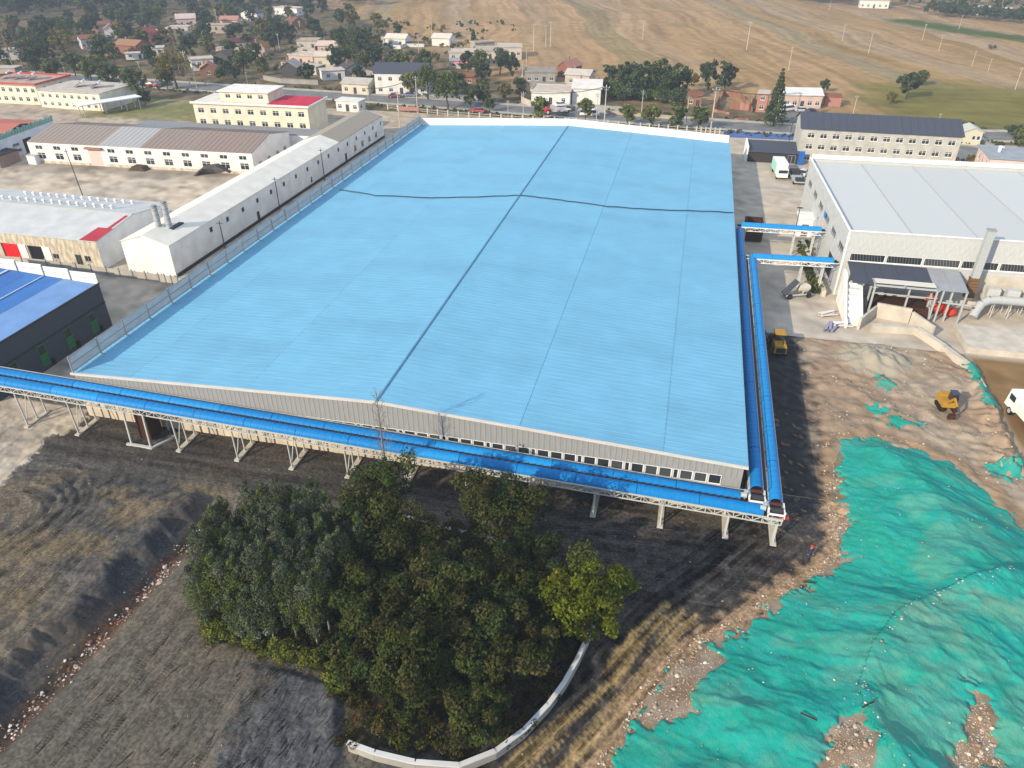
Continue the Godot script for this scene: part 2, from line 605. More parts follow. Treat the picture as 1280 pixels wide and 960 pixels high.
func yard_c(x: float, z: float) -> Color:
	var p := Vector2(x, z)
	var a := nz.get_noise_2d(x * 0.07 + 10, z * 0.07)
	var b := nz.get_noise_2d(x * 0.5, z * 0.5 + 30)
	var s := nz.get_noise_2d(x * 0.06 + 70, z * 0.55)
	var c := Color(0.092, 0.085, 0.075).lerp(Color(0.14, 0.115, 0.084), sm(-0.15, 0.5, a + b * 0.25))
	c = c * (1.0 + 0.25 * b + 0.25 * s)
	for o in OCHRE:
		var d: Vector2 = (p - o[0]) / Vector2(o[1], o[2])
		var k := exp(-d.length_squared()) + b * 0.35 - 0.25
		if k > 0:
			c = c.lerp(o[3], clampf(k * 1.4, 0, 0.6))
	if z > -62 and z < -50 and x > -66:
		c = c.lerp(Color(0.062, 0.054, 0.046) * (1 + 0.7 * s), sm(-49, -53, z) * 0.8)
	if x < -36 and z > -49:
		var e := ditch_x(z)
		c = c.lerp(Color(0.065, 0.045, 0.034).lerp(Color(0.105, 0.05, 0.033), sm(0.05, 0.4, nz.get_noise_2d(3.0, z * 0.2))) * (1 + 0.5 * b), sm(1.5, 0.6, absf(x - e)) * 0.85 * sm(-48, -46, z))
		c = c.lerp(Color(0.045, 0.045, 0.05), sm(e - 4.6, e - 3.0, x) * sm(e - 0.8, e - 1.6, x) * 0.7 * sm(-50, -46, z))  # shade on the bank's slope left of the ditch, painted into the ground colour
	if x > -42 and x < -16 and z > -50:
		c = c.lerp(Color(0.118, 0.104, 0.083) * (1 + 0.2 * b + 0.2 * nz.get_noise_2d(x * 0.8 + z * 0.2, z * 0.1)), 0.75 * sm(-42, -40, x) * sm(-50, -45, z))
		if Geometry2D.is_point_in_polygon(p, DARK_PATCH):
			var closed := PackedVector2Array(DARK_PATCH)
			closed.append(DARK_PATCH[0])
			c = c.lerp(Color(0.086, 0.089, 0.096) * (1 + 0.4 * b), 0.9 * sm(-28.5, -24.5, x + b) * sm(0, 0.7, line_dist(p, closed) + 0.5 * b))
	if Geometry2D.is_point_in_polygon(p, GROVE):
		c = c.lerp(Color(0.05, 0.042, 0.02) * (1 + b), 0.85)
	if x > -16 and z > -56 and x < 20:
		var dark := sm(-15, -9, x) * sm(-56, -52, z)
		c = c.lerp(Color(0.045, 0.042, 0.04) * (1 + 0.6 * b + 0.5 * s), 0.85 * dark)
		for t in TRACKS:
			var d2 := line_dist(p, t)
			if d2 < 1.8:
				var u := (x * 0.877 + z * 0.48)
				var along := nz.get_noise_2d(u * 1.3 + 12, (z * 0.877 - x * 0.48) * 0.12)
				c = c.lerp(Color(0.30, 0.215, 0.10) * (1 + 0.3 * b), sm(0.78, 0.55, d2 + along * 0.7) * 0.92 * sm(0.30, 0.1, along))
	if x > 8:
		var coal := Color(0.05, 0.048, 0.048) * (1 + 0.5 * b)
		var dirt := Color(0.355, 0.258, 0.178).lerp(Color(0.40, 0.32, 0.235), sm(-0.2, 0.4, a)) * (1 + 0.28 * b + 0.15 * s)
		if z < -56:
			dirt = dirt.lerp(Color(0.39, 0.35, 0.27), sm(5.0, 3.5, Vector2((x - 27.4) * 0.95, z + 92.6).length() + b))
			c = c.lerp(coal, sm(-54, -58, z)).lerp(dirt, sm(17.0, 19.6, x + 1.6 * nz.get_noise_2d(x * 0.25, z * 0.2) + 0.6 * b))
	if x > -6 and z > -78:
		var de := line_dist(p, EDGE)
		c = c.lerp(Color(0.33, 0.22, 0.13) * (1 + 0.35 * b), sm((1.2 if z < -55 else 1.8) + b * 1.6, 0.3, de) * 0.85)
	if x < -55:
		var pj := p + Vector2(b, s) * 0.9
		if Geometry2D.is_point_in_polygon(pj, LEFT_SLAB):
			c = Color(0.44, 0.38, 0.30) * (1 + 0.25 * a + 0.2 * b)
			if nz.get_noise_2d(x * 0.25 + 5, z * 0.25) > 0.28:
				c = c.lerp(Color(0.16, 0.14, 0.1), 0.7)
	c = c * 1.3
	return Color(maxf(c.r, 0.01), maxf(c.g, 0.01), maxf(c.b, 0.01))


func mound_h(x: float, z: float) -> float:
	var p := Vector2(x, z)
	var d := line_dist(p, EDGE)
	if not Geometry2D.is_point_in_polygon(p, MOUND):
		return -0.4 - d * 0.3 if d < 1.5 else NAN
	var h := 3.6 * pow(sm(0, 15, d), 0.8)
	var grow := sm(0, 6, d)
	h += grow * (nz.get_noise_2d(x * 0.085 + 3, z * 0.085) * 0.7 + nz.get_noise_2d(x * 0.3, z * 0.3) * 0.07) + sm(0, 1, d) * nz.get_noise_2d(x * 1.1, z * 1.1) * 0.03
	var ds := line_dist(p, SEAM)
	h += 0.34 * exp(-pow(ds / 0.9, 2)) * sm(0, 5, d)
	if Geometry2D.is_point_in_polygon(p, PLATEAU):
		h -= 0.15 * sm(0.3, 3.0, ds) - 0.3 * sm(4, 12, ds)
	return h


func mound_c(x: float, z: float) -> Color:
	var b := nz.get_noise_2d(x * 0.8, z * 0.8)
	return Color(0.34, 0.24, 0.16).lerp(Color(0.42, 0.34, 0.26), sm(-0.3, 0.4, nz.get_noise_2d(x * 0.3 + 8, z * 0.3))) * (1 + 0.3 * b)


var hole_rings: Array[PackedVector2Array] = []


func net_at(x: float, z: float, right: bool) -> float:
	var p := Vector2(x, z)
	if not Geometry2D.is_point_in_polygon(p, MOUND):
		return NAN
	var ds := line_dist(p, SEAM)
	if ds > 0.5 and Geometry2D.is_point_in_polygon(p, PLATEAU) != right:
		return NAN
	var f := line_dist(p, EDGE) - (0.7 + 1.2 * nz.get_noise_2d(x * 0.35 + 90, z * 0.35) + 0.5 * nz.get_noise_2d(x * 1.3, z * 1.3))
	var pj := p + Vector2(nz.get_noise_2d(x * 0.8, z * 0.8), nz.get_noise_2d(x * 0.8 + 50, z * 0.8)) * 0.7
	for i in HOLES.size():
		var first: Vector2 = hole_rings[i][0]
		if p.distance_squared_to(first) < 90.0:
			var dh := line_dist(pj, hole_rings[i])
			f = minf(f, -dh if Geometry2D.is_point_in_polygon(pj, HOLES[i]) else dh)
	if f < -0.6:
		return NAN
	var m := mound_h(x, z)
	var h := m + (0.16 if right else 0.10)
	# the cloth lies slack over stones and drags down the slope in folds
	var w := x * 0.35 - z
	h += maxf(0.0, nr.get_noise_2d(w * 0.16 + 20, (x * 0.9 + z * 0.4) * 0.05)) * 0.15 + maxf(0, nr.get_noise_2d(x * 0.10 + z * 0.05, w * 0.45)) * 0.06 + maxf(0, nr.get_noise_2d(x * 0.25, w * 1.4)) * 0.02
	h += maxf(0.0, nz.get_noise_2d(x * 2.2, z * 2.2) - 0.38) * 0.14
	if right:
		h += maxf(0, nr.get_noise_2d((x - z * 0.5) * 0.25, (z + x) * 0.07)) * 0.16
	# towards its border the cloth dips under the soil and stones that hold it
	return lerpf(m - 0.3, h, sm(-0.45, 0.45, f))


func net_c(x: float, z: float) -> Color:
	var dust := sm(0.0, 0.5, nz.get_noise_2d(x * 0.11 + 7, z * 0.16)) * 0.2 + 0.10 * sm(0, 0.4, nz.get_noise_2d(x * 0.9, z * 1.4))
	if Geometry2D.is_point_in_polygon(Vector2(x, z), PLATEAU):
		dust += 0.24 * sm(-0.15, 0.25, nz.get_noise_2d(x * 0.13, z * 0.13 + 40))
	var c := Color(0.016, 0.34, 0.26).lerp(Color(0.02, 0.36, 0.30), sm(-0.4, 0.4, nz.get_noise_2d(x * 0.2, z * 0.2)))
	return c.lerp(Color(0.26, 0.33, 0.22), dust) * (1.04 + 0.12 * nz.get_noise_2d(x * 2, z * 3))


func slab_c(x: float, z: float) -> Color:
	var a := nz.get_noise_2d(x * 0.03, z * 0.05)
	var b := nz.get_noise_2d(x * 0.25, z * 0.4)
	var c := Color(0.58, 0.485, 0.37).lerp(Color(0.50, 0.43, 0.345), sm(-0.2, 0.4, a)) * (1 + 0.2 * b)
	c = c * (1.0 - 0.3 * sm(0.12, 0.42, nz.get_noise_2d(x * 0.07 + 60, z * 0.16)) - 0.22 * sm(0.25, 0.5, nz.get_noise_2d(x * 0.5, z * 0.12 + 9)))
	if x > -152 and x < -92:
		c = c.lerp(Color(0.19, 0.165, 0.13), 0.55 * sm(-136.5, -142.5, z + 3.0 * nz.get_noise_2d(x * 0.14, z * 0.2) + 0.06 * (x + 150)) * sm(-150, -146, z))
	if z < -178 or x < -155:
		c = c.lerp(Color(0.28, 0.22, 0.15), 0.35)
	if z < -186 and x < -128 and x > -178:
		c = c.lerp(Color(0.17, 0.17, 0.05), sm(-186, -190, z + 3 * b) * sm(-178, -170, x) * (0.8 + 0.2 * a))
	if x > -92 and x < -62 and z > -94:
		c = c.lerp(Color(0.14, 0.12, 0.10), 0.35 * sm(-0.1, 0.3, b))
	if x > 39 and z > -97:
		c = Color(0.24, 0.15, 0.07) * (1 + 0.2 * b)
	elif x > 9:
		c = c.lerp(Color(0.50, 0.445, 0.365), 0.5)
	return c


func land_c(x: float, z: float) -> Color:
	var b := nz.get_noise_2d(x * 0.12, z * 0.12)
	var warp := nz.get_noise_2d(x * 0.006, z * 0.006) * 9.0
	var s := x - 0.25 * z + warp
	# strips of ploughed and harvested land, each with its own tone, and rows along them
	var cell := floorf(s / 15.0 + 0.5 * nz.get_noise_1d(floorf(s / 41.0) * 3.7))
	var tone := fposmod(sin(cell * 12.9898) * 43758.5453, 1.0)
	var c := Color(0.54, 0.345, 0.175).lerp(Color(0.43, 0.28, 0.125), tone)
	c = c.lerp(Color(0.52, 0.37, 0.24), 0.7 * sm(0.66, 0.8, fposmod(tone * 7.3, 1.0)))
	c = c.lerp(Color(0.30, 0.255, 0.13), 0.6 * sm(0.7, 0.85, fposmod(tone * 3.1 + 0.2, 1.0)))
	c = c * (1.0 + 0.32 * nz.get_noise_2d(s * 0.4, z * 0.006) + 0.25 * nz.get_noise_2d(s * 0.12, z * 0.006) + 0.12 * b + 0.08 * nz.get_noise_2d(x * 0.03 + 30, z * 0.4))
	c = c.lerp(Color(0.30, 0.215, 0.085), 0.3 * sm(0.05, 0.5, nz.get_noise_2d(x * 0.02 + 33, z * 0.025)))
	var edge_noise := 9.0 * nz.get_noise_2d(x * 0.04 + 11, z * 0.04)
	var green := sm(44, 62, x + edge_noise * 0.7) * sm(-312, -282, z + edge_noise)
	c = c.lerp(Color(0.22, 0.20, 0.05) * (1 + 0.35 * nz.get_noise_2d(x * 0.03, z * 0.28) + 0.15 * b), green * 0.9)
	var strip := sm(106, 112, x + 0.63 * (z + 447) * -1.0 + 20) * 0.0
	c = c.lerp(Color(0.12, 0.17, 0.05), strip)
	var g2 := PackedVector2Array([Vector2(108, -480), Vector2(126, -446), Vector2(150, -418), Vector2(190, -400)])
	if x > 95 and z < -380:
		c = c.lerp(Color(0.10, 0.14, 0.04), sm(16, 5, line_dist(Vector2(x, z), g2) + b * 4))
	# the village ground, left of a slanting line, and the verges by the road
	var v := sm(8, -8, x + 62 - 0.77 * (z + 262) + edge_noise) * sm(-560, -440, z - x * 0.2)
	v = maxf(v, sm(-250, -238, z + edge_noise * 0.5) * sm(60, 20, x))
	c = c.lerp(Color(0.15, 0.125, 0.065).lerp(Color(0.30, 0.22, 0.14), sm(-0.1, 0.4, b)), v * 0.95)
	return Color(maxf(c.r, 0.01), maxf(c.g, 0.01), maxf(c.b, 0.01))


func ribbon(line: Array, w: float, y: float, thick := 0.0) -> MB:
	var b := MB.new()
	var prev := []
	for i in line.size():
		var p: Vector2 = line[i]
		var d: Vector2 = (line[min(i + 1, line.size() - 1)] - line[max(i - 1, 0)]).normalized()
		var s := Vector2(-d.y, d.x) * w / 2
		var e := [Vector3(p.x - s.x, y, p.y - s.y), Vector3(p.x + s.x, y, p.y + s.y)]
		if prev:
			b.quad(prev[0], prev[1], e[1], e[0])
			if thick > 0:
				var dn := Vector3(0, -thick, 0)
				b.quad(prev[1], prev[1] + dn, e[1] + dn, e[1])
				b.quad(prev[0] + dn, prev[0], e[0], e[0] + dn)
		prev = e
	return b


func offset_line(line: Array, by: float) -> Array:
	var r := []
	for i in line.size():
		var d: Vector2 = (line[min(i + 1, line.size() - 1)] - line[max(i - 1, 0)]).normalized()
		r.append(line[i] + Vector2(-d.y, d.x) * by)
	return r


var ROAD := [Vector2(-420, -262), Vector2(-300, -245), Vector2(-193, -236), Vector2(-149, -233), Vector2(-105, -231), Vector2(-62, -227), Vector2(-14, -221.5), Vector2(20, -219.5), Vector2(50, -220), Vector2(80, -224), Vector2(140, -236), Vector2(260, -262)]


func setting():
	MOUND = PackedVector2Array(EDGE)
	MOUND.append(Vector2(60, -14))
	PLATEAU = PackedVector2Array(SEAM)
	PLATEAU.append(Vector2(60, -14))
	PLATEAU.append(Vector2(22, -14))
	for h in [
		[0.6, [Vector2(1.78, -32.97), Vector2(2.46, -35.45), Vector2(3.79, -38.25), Vector2(4.27, -41.45), Vector2(6.16, -42.3), Vector2(7.73, -40.68), Vector2(10.06, -42.41), Vector2(9.28, -41.28), Vector2(6.81, -38.96), Vector2(5.2, -36.09), Vector2(5.58, -34.64)]],
		[3.2, [Vector2(13.54, -30.57), Vector2(14.42, -33.79), Vector2(16.07, -35.34), Vector2(16.83, -33.59), Vector2(16.36, -31.23)]],
		[3.4, [Vector2(24.2, -40.18), Vector2(24.49, -38.26), Vector2(22.5, -34.75), Vector2(21.48, -32.55), Vector2(24.71, -33.3), Vector2(24.93, -36.5), Vector2(24.8, -38.66)]],
		[0.6, [Vector2(18.5, -66.12), Vector2(19.76, -66.69), Vector2(20.19, -65.19), Vector2(18.55, -63.27)]],
		[0.4, [Vector2(17.37, -59.22), Vector2(18.97, -60.18), Vector2(20.14, -59.06), Vector2(18.54, -56.9), Vector2(18.38, -54.52), Vector2(17.11, -53.2)]]]:
		HOLES.append(PackedVector2Array(h[1]))
		var ring := PackedVector2Array(h[1])
		ring.append(ring[0])
		hole_rings.append(ring)
	for t in [
		[Vector2(2.88, -44.58), Vector2(0.98, -40.77), Vector2(-0.08, -38.41), Vector2(-1.04, -35.97), Vector2(-3.76, -31.3), Vector2(-5.64, -29.02), Vector2(-7.3, -26.44)],
		[Vector2(4.9, -44.18), Vector2(4.09, -42.89), Vector2(2.2, -38.19), Vector2(0.49, -34.73), Vector2(-1.15, -32.16), Vector2(-2.97, -29.05), Vector2(-4.08, -26.91)]]:
		TRACKS.append(PackedVector2Array(t))
	var oc := Color(0.185, 0.14, 0.08)
	for o in [[Vector2(-48.32, -43.71), 2.6, 2.2], [Vector2(-51.39, -45.98), 2.4, 1.2], [Vector2(-49.51, -39.04), 3.5, 1.5], [Vector2(-54.57, -37.86), 5.0, 2.5], [Vector2(-50.92, -32), 3.0, 1.6], [Vector2(-43.67, -45.97), 2.0, 0.6], [Vector2(-43.91, -30.26), 1.2, 3.0], [Vector2(-26.45, -29.81), 1.6, 1.0], [Vector2(-37.77, -27.16), 1.4, 1.2],
			[Vector2(-0.38, -50.33), 1.3, 0.6], [Vector2(4.3, -51.63), 2.0, 0.7], [Vector2(0.19, -52.26), 1.0, 0.5], [Vector2(-62.54, -58.51), 2.0, 0.6], [Vector2(-0.14, -40.91), 0.6, 1.6], [Vector2(-44.23, -48.91), 3.0, 0.8], [Vector2(10.07, -52.98), 3.0, 1.2], [Vector2(13.49, -51.25), 3.0, 1.5]]:
		OCHRE.append([o[0], o[1], o[2], oc])
	OCHRE.append([Vector2(-17.9, -28.5), 0.5, 2.4, Color(0.25, 0.09, 0.035)])
	OCHRE.append([Vector2(-65.4, -54.6), 1.6, 0.8, Color(0.26, 0.13, 0.05)])

	struct("ground", sheet(-3000, 3000, -3000, 1000, 200, func(_x, _z): return -1.6, func(_x, _z): return Color(0.24, 0.18, 0.1)), M.land)
	struct("farmland", sheet(-560, 560, -700, -213.5, 1.6, func(x, z): return 0.0 + 0.012 * maxf(0, -z - 420) * sm(-100, -300, x), land_c, 2.8), M.land)
	struct("compound_pavement", sheet(-330, 110, -214.5, -61.5, 1.5, func(_x, _z): return 0.012, slab_c), M.slab)
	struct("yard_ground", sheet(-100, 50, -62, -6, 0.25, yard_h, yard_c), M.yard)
	var road_h = func(x, z):
		var b := nz.get_noise_2d(x * 0.5, z * 0.5 + 30)
		var s := nz.get_noise_2d(x * 0.06 + 70, z * 0.55)
		return yard_h(x, z) + 0.03 if Geometry2D.is_point_in_polygon(Vector2(x, z) + Vector2(b, s) * 0.9, LEFT_SLAB) else NAN
	struct("concrete_road", sheet(-110, -60, -61.8, -38, 0.2, road_h, func(x, z): return slab_c(x * 1.4 + 40, z - 100) * 0.95), M.slab)
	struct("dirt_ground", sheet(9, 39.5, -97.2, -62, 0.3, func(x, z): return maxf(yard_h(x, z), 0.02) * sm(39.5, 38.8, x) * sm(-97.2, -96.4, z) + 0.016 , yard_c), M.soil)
	struct("spoil_mound", sheet(-5, 50, -77, -16, 0.28, mound_h, mound_c), M.soil)
	tag(put("dust_net", sheet(-4, 42, -76, -24, 0.16, func(x, z): return net_at(x, z, false), net_c), M.net), "large teal green dust net spread over the front slope of the earth mound", "netting")
	tag(put("dust_net", sheet(15, 42, -58, -24, 0.17, func(x, z): return net_at(x, z, true), net_c), M.net), "dusty pale green dust net on the mound top behind the stone-weighted seam", "netting")
	# scraps of the same net lying on the dirt yard
	for s in [[Vector2(27.72, -86.81), 1.3, 1.6, "by the gravel heap"], [Vector2(25.93, -80.06), 1.9, 1.2, "left of the digger"], [Vector2(27.93, -78.02), 2.4, 1.4, "below the digger"], [Vector2(36.89, -71.18), 2.2, 1.8, "at the spoil bank's foot"]]:
		var c0: Vector2 = s[0]
		var ex: float = s[1]
		var ez: float = s[2]
		var hf = func(x, z):
			var d := Vector2((x - c0.x) / ex, (z - c0.y) / ez).length() + 0.9 * nz.get_noise_2d(x * 0.6, z * 0.6)
			return yard_h(x, z) + 0.06 + 0.1 * absf(nz.get_noise_2d(x, z)) if d < 0.95 else NAN
		tag(put("net_scrap", sheet(c0.x - 4, c0.x + 4, c0.y - 4, c0.y + 4, 0.2, hf, net_c), M.net), "torn scrap of green dust net lying on brown dirt " + s[3], "netting")
	var y := 0.02
	struct("road_verge", ribbon(ROAD, 15.0, 0.02), paint(Color(0.17, 0.15, 0.09), 0.95, "grit", 0.3))
	struct("road", ribbon(ROAD, 8.6, 0.034), M.asphalt)
	struct("pavement", ribbon(offset_line(ROAD, -5.6), 2.2, 0.13, 0.13), M.concrete)
	struct("pavement", ribbon(offset_line(ROAD, 5.5), 1.8, 0.13, 0.13), M.concrete)
	# forecourts between the road and the houses
	struct("forecourt", ribbon([Vector2(-99, -241), Vector2(-66, -237)], 9, 0.026), M.concrete)
	struct("forecourt", ribbon([Vector2(-52, -236), Vector2(-18, -231.5)], 9, 0.026), M.concrete)
	struct("forecourt", ribbon([Vector2(23, -233), Vector2(47, -237)], 12, 0.026), M.asphalt)
	struct("sports_court", ribbon([Vector2(9, -210.8), Vector2(28.5, -211.6)], 8.4, 0.05), paint(Color(0.09, 0.15, 0.33), 0.8, "soft", 0.2))
	struct("lane", ribbon([Vector2(60, -236), Vector2(72, -226), Vector2(78, -200)], 5, 0.04), M.concrete)


# ---------------------------------------------------------------- walls, windows, roofs shared by all buildings
# a wall in the plane through o: u runs along it, v up, openings are Rect2 in (u, v); top is the roof line as [[u, v], ...]
func wall(o: Vector3, u: Vector3, length: float, height: float, holes: Array, gable := 0.0, depth := 0.14) -> MB:
	var b := MB.new()
	var n := u.cross(Vector3.UP)
	var us := [0.0, length]
	var vs := [0.0, height]
	for r in holes:
		us.append(r.position.x); us.append(r.end.x); vs.append(r.position.y); vs.append(r.end.y)
	us.sort()
	vs.sort()
	for i in us.size() - 1:
		if us[i + 1] - us[i] < 0.001:
			continue
		for j in vs.size() - 1:
			if vs[j + 1] - vs[j] < 0.001:
				continue
			var m := Vector2((us[i] + us[i + 1]) / 2, (vs[j] + vs[j + 1]) / 2)
			var open := false
			for r in holes:
				if r.has_point(m):
					open = true
					break
			if not open:
				b.quad(o + u * us[i] + Vector3.UP * vs[j], o + u * us[i + 1] + Vector3.UP * vs[j], o + u * us[i + 1] + Vector3.UP * vs[j + 1], o + u * us[i] + Vector3.UP * vs[j + 1])
	for r in holes:
		var p := [o + u * r.position.x + Vector3.UP * r.position.y, o + u * r.end.x + Vector3.UP * r.position.y, o + u * r.end.x + Vector3.UP * r.end.y, o + u * r.position.x + Vector3.UP * r.end.y]
		for k in 4:
			b.quad(p[k], p[k] - n * depth, p[(k + 1) % 4] - n * depth, p[(k + 1) % 4])
	if gable > 0:
		b.tri(o + Vector3.UP * height, o + u * length + Vector3.UP * height, o + u * length / 2 + Vector3.UP * (height + gable))
	return b


# frame and pane of one window, local: x along the wall, y up, z out of it
func window(parent: Node3D, o: Vector3, u: Vector3, r: Rect2, style := "white", called := "window"):
	var w: float = r.size.x
	var h: float = r.size.y
	var key := "%s %.2f %.2f %s" % [called, w, h, style]
	if not cache.has(key):
		var f := MB.new()
		var t := 0.07 if w < 2.2 else 0.09
		f.box(Vector3(0, 0, -0.06), Vector3(w, t, 0))
		f.box(Vector3(0, h - t, -0.06), Vector3(w, h, 0))
		f.box(Vector3(0, t, -0.06), Vector3(t, h - t, 0))
		f.box(Vector3(w - t, t, -0.06), Vector3(w, h - t, 0))
		if style != "open" and w > 1.0:
			var k := 2 if w < 2.4 else 3
			for i in range(1, k):
				f.box(Vector3(w * i / k - t / 2, t, -0.055), Vector3(w * i / k + t / 2, h - t, -0.005))
		if h > 1.1 and style != "open":
			f.box(Vector3(t, h * 0.68, -0.05), Vector3(w - t, h * 0.68 + t, -0.01))
		# sill
		f.box(Vector3(-0.06, -0.07, -0.02), Vector3(w + 0.06, -0.01, 0.16))
		var p := MB.new()
		p.box(Vector3(t * 0.5, t * 0.5, -0.045), Vector3(w - t * 0.5, h - t * 0.5, -0.03))
		cache[key] = [f.done(), p.done()]
	var n := u.cross(Vector3.UP)
	var fm: Material = M.frame_white
	if style == "grey":
		fm = M.frame_grey
	elif style == "green":
		fm = M.frame_green
	var wdw := put(called, cache[key][0], fm, parent)
	wdw.transform = Transform3D(Basis(u, Vector3.UP, n), o + u * r.position.x + Vector3.UP * r.position.y - n * 0.04)
	var pane := put("pane", cache[key][1], M.glass if rng.randf() < 0.7 else M.dark_glass, wdw)
	return wdw


func row(n: int, u0: float, step: float, v: float, w: float, h: float) -> Array:
	var r := []
	for i in n:
		r.append(Rect2(u0 + i * step, v, w, h))
	return r


# a block with openings: root at the front left corner of its base, front along +x facing +z, depth towards -z
# sides: {"front": [rects], "right": [...], "left": [...], "back": [...]}
func block(root: Node3D, w: float, d: float, h: float, m: Material, sides := {}, gable_ends := 0.0, gable_front := 0.0, style := "white", y := 0.0):
	var spots := {"front": [Vector3(0, y, 0), Vector3.RIGHT, w, gable_front], "right": [Vector3(w, y, 0), Vector3.FORWARD, d, gable_ends], "back": [Vector3(w, y, -d), Vector3.LEFT, w, gable_front], "left": [Vector3(0, y, -d), Vector3.BACK, d, gable_ends]}
	for side in spots:
		var s: Array = spots[side]
		var holes: Array = sides.get(side, [])
		put("wall", wall(s[0], s[1], s[2], h, holes, s[3]), m, root)
		for r in holes:
			if r.position.y < 0.15 and r.size.y > 1.7:
				door(root, s[0], s[1], r)
			else:
				window(root, s[0], s[1], r, style)


func door(parent: Node3D, o: Vector3, u: Vector3, r: Rect2, m: Material = null):
	var n := u.cross(Vector3.UP)
	var b := MB.new()
	b.box(Vector3(0.0, 0, -0.1), Vector3(r.size.x, r.size.y, -0.05))
	var lf := MB.new()
	for i in 2:
		lf.box(Vector3(r.size.x * (0.06 + 0.48 * i), 0.12, -0.05), Vector3(r.size.x * (0.46 + 0.48 * i), r.size.y * 0.94, -0.02))
	var g := put("door", b, m if m else M.frame_grey, parent)
	g.transform = Transform3D(Basis(u, Vector3.UP, n), o + u * r.position.x + Vector3.UP * r.position.y)
	put("door_leaf", lf, m if m else M.machine_dark, g)


# two slopes over a block; ridge along x (axis 0) or along z (axis 1)
func gable_roof(root: Node3D, w: float, d: float, h: float, rise: float, m: Material, axis := 0, over := 0.35, x0 := 0.0, called := "roof", z0 := 0.0, ribs := 0.0):
	var t := 0.12
	for s in [0, 1]:
		var b := MB.new()
		var e: Vector3
		var r: Vector3
		var along: Vector3
		if axis == 0:
			var sl := rise / (d / 2)
			e = Vector3(x0 - over, h - sl * over + 0.02, (z0 + over) if s == 0 else (z0 - d - over))
			r = Vector3(x0 - over, h + rise + 0.02, z0 - d / 2)
			along = Vector3(w + 2 * over, 0, 0)
		else:
			var sl := rise / (w / 2)
			e = Vector3((x0 - over) if s == 0 else (x0 + w + over), h - sl * over + 0.02, z0 + over)
			r = Vector3(x0 + w / 2, h + rise + 0.02, z0 + over)
			along = Vector3(0, 0, -d - 2 * over)
		var up := Vector3(0, t, 0)
		var p := [e, e + along, r + along, r]
		if (p[1] - p[0]).cross(p[2] - p[0]).y < 0:
			p = [p[1], p[0], p[3], p[2]]
		b.quad(p[0] + up, p[1] + up, p[2] + up, p[3] + up)
		b.quad(p[3], p[2], p[1], p[0])
		for k in 4:
			b.quad(p[k], p[(k + 1) % 4], p[(k + 1) % 4] + up, p[k] + up)
		var o := put(called, b, m, root)
		if ribs > 0:
			var rb := MB.new()
			var len := along.length()
			var dir := along / len
			var k := ribs
			var lo: Vector3 = e
			var hi: Vector3 = r
			while k < len:
				rb.beam(lo + dir * k + Vector3(0, t + 0.02, 0), hi + dir * k + Vector3(0, t + 0.02, 0), 0.07, 0.05)
				k += ribs
			put("seam", rb, m, o)


func flat_roof(root: Node3D, w: float, d: float, h: float, m: Material, over := 0.3, parapet := 0.0, rim: Material = null, x0 := 0.0, z0 := 0.0):
	var b := MB.new()
	b.box(Vector3(x0 - over, h + 0.01, z0 - d - over), Vector3(x0 + w + over, h + 0.2, z0 + over))
	var o := put("roof", b, m, root)
	if parapet > 0:
		var q := MB.new()
		var y0 := h + 0.2
		var y1 := y0 + parapet
		q.box(Vector3(x0 - over, y0, z0 + over - 0.18), Vector3(x0 + w + over, y1, z0 + over))
		q.box(Vector3(x0 - over, y0, z0 - d - over), Vector3(x0 + w + over, y1, z0 - d - over + 0.18))
		q.box(Vector3(x0 - over, y0, z0 - d - over + 0.18), Vector3(x0 - over + 0.18, y1, z0 + over - 0.18))
		q.box(Vector3(x0 + w + over - 0.18, y0, z0 - d - over + 0.18), Vector3(x0 + w + over, y1, z0 + over - 0.18))
		put("parapet", q, rim if rim else m, o)
	return o


# ---------------------------------------------------------------- the blue roofed warehouse
var WX0 := -64.7
var WX1 := 8.95
var WZ0 := -58.1
var WZ1 := -177.4
var EAVE := 5.86
var RIDGE := 7.62


func roof_y(x: float) -> float:
	return lerpf(RIDGE, EAVE, absf(x - (WX0 + WX1) / 2) / ((WX1 - WX0) / 2))


# trapezoid ribs: [offset along, height] over [a0, a1]
func rib_profile(a0: float, a1: float, pitch: float, rise: float) -> Array:
	var r := []
	var a := a0
	var k := 0
	while a < a1:
		var j := pitch * 0.03 * sin(k * 12.3)
		r.append([a, 0.0])
		r.append([minf(a + pitch * 0.62 + j, a1), 0.0])
		r.append([minf(a + pitch * 0.72 + j, a1), rise])
		r.append([minf(a + pitch * 0.90 + j, a1), rise])
		a += pitch
		k += 1
	r.append([a1, 0.0])
	return r


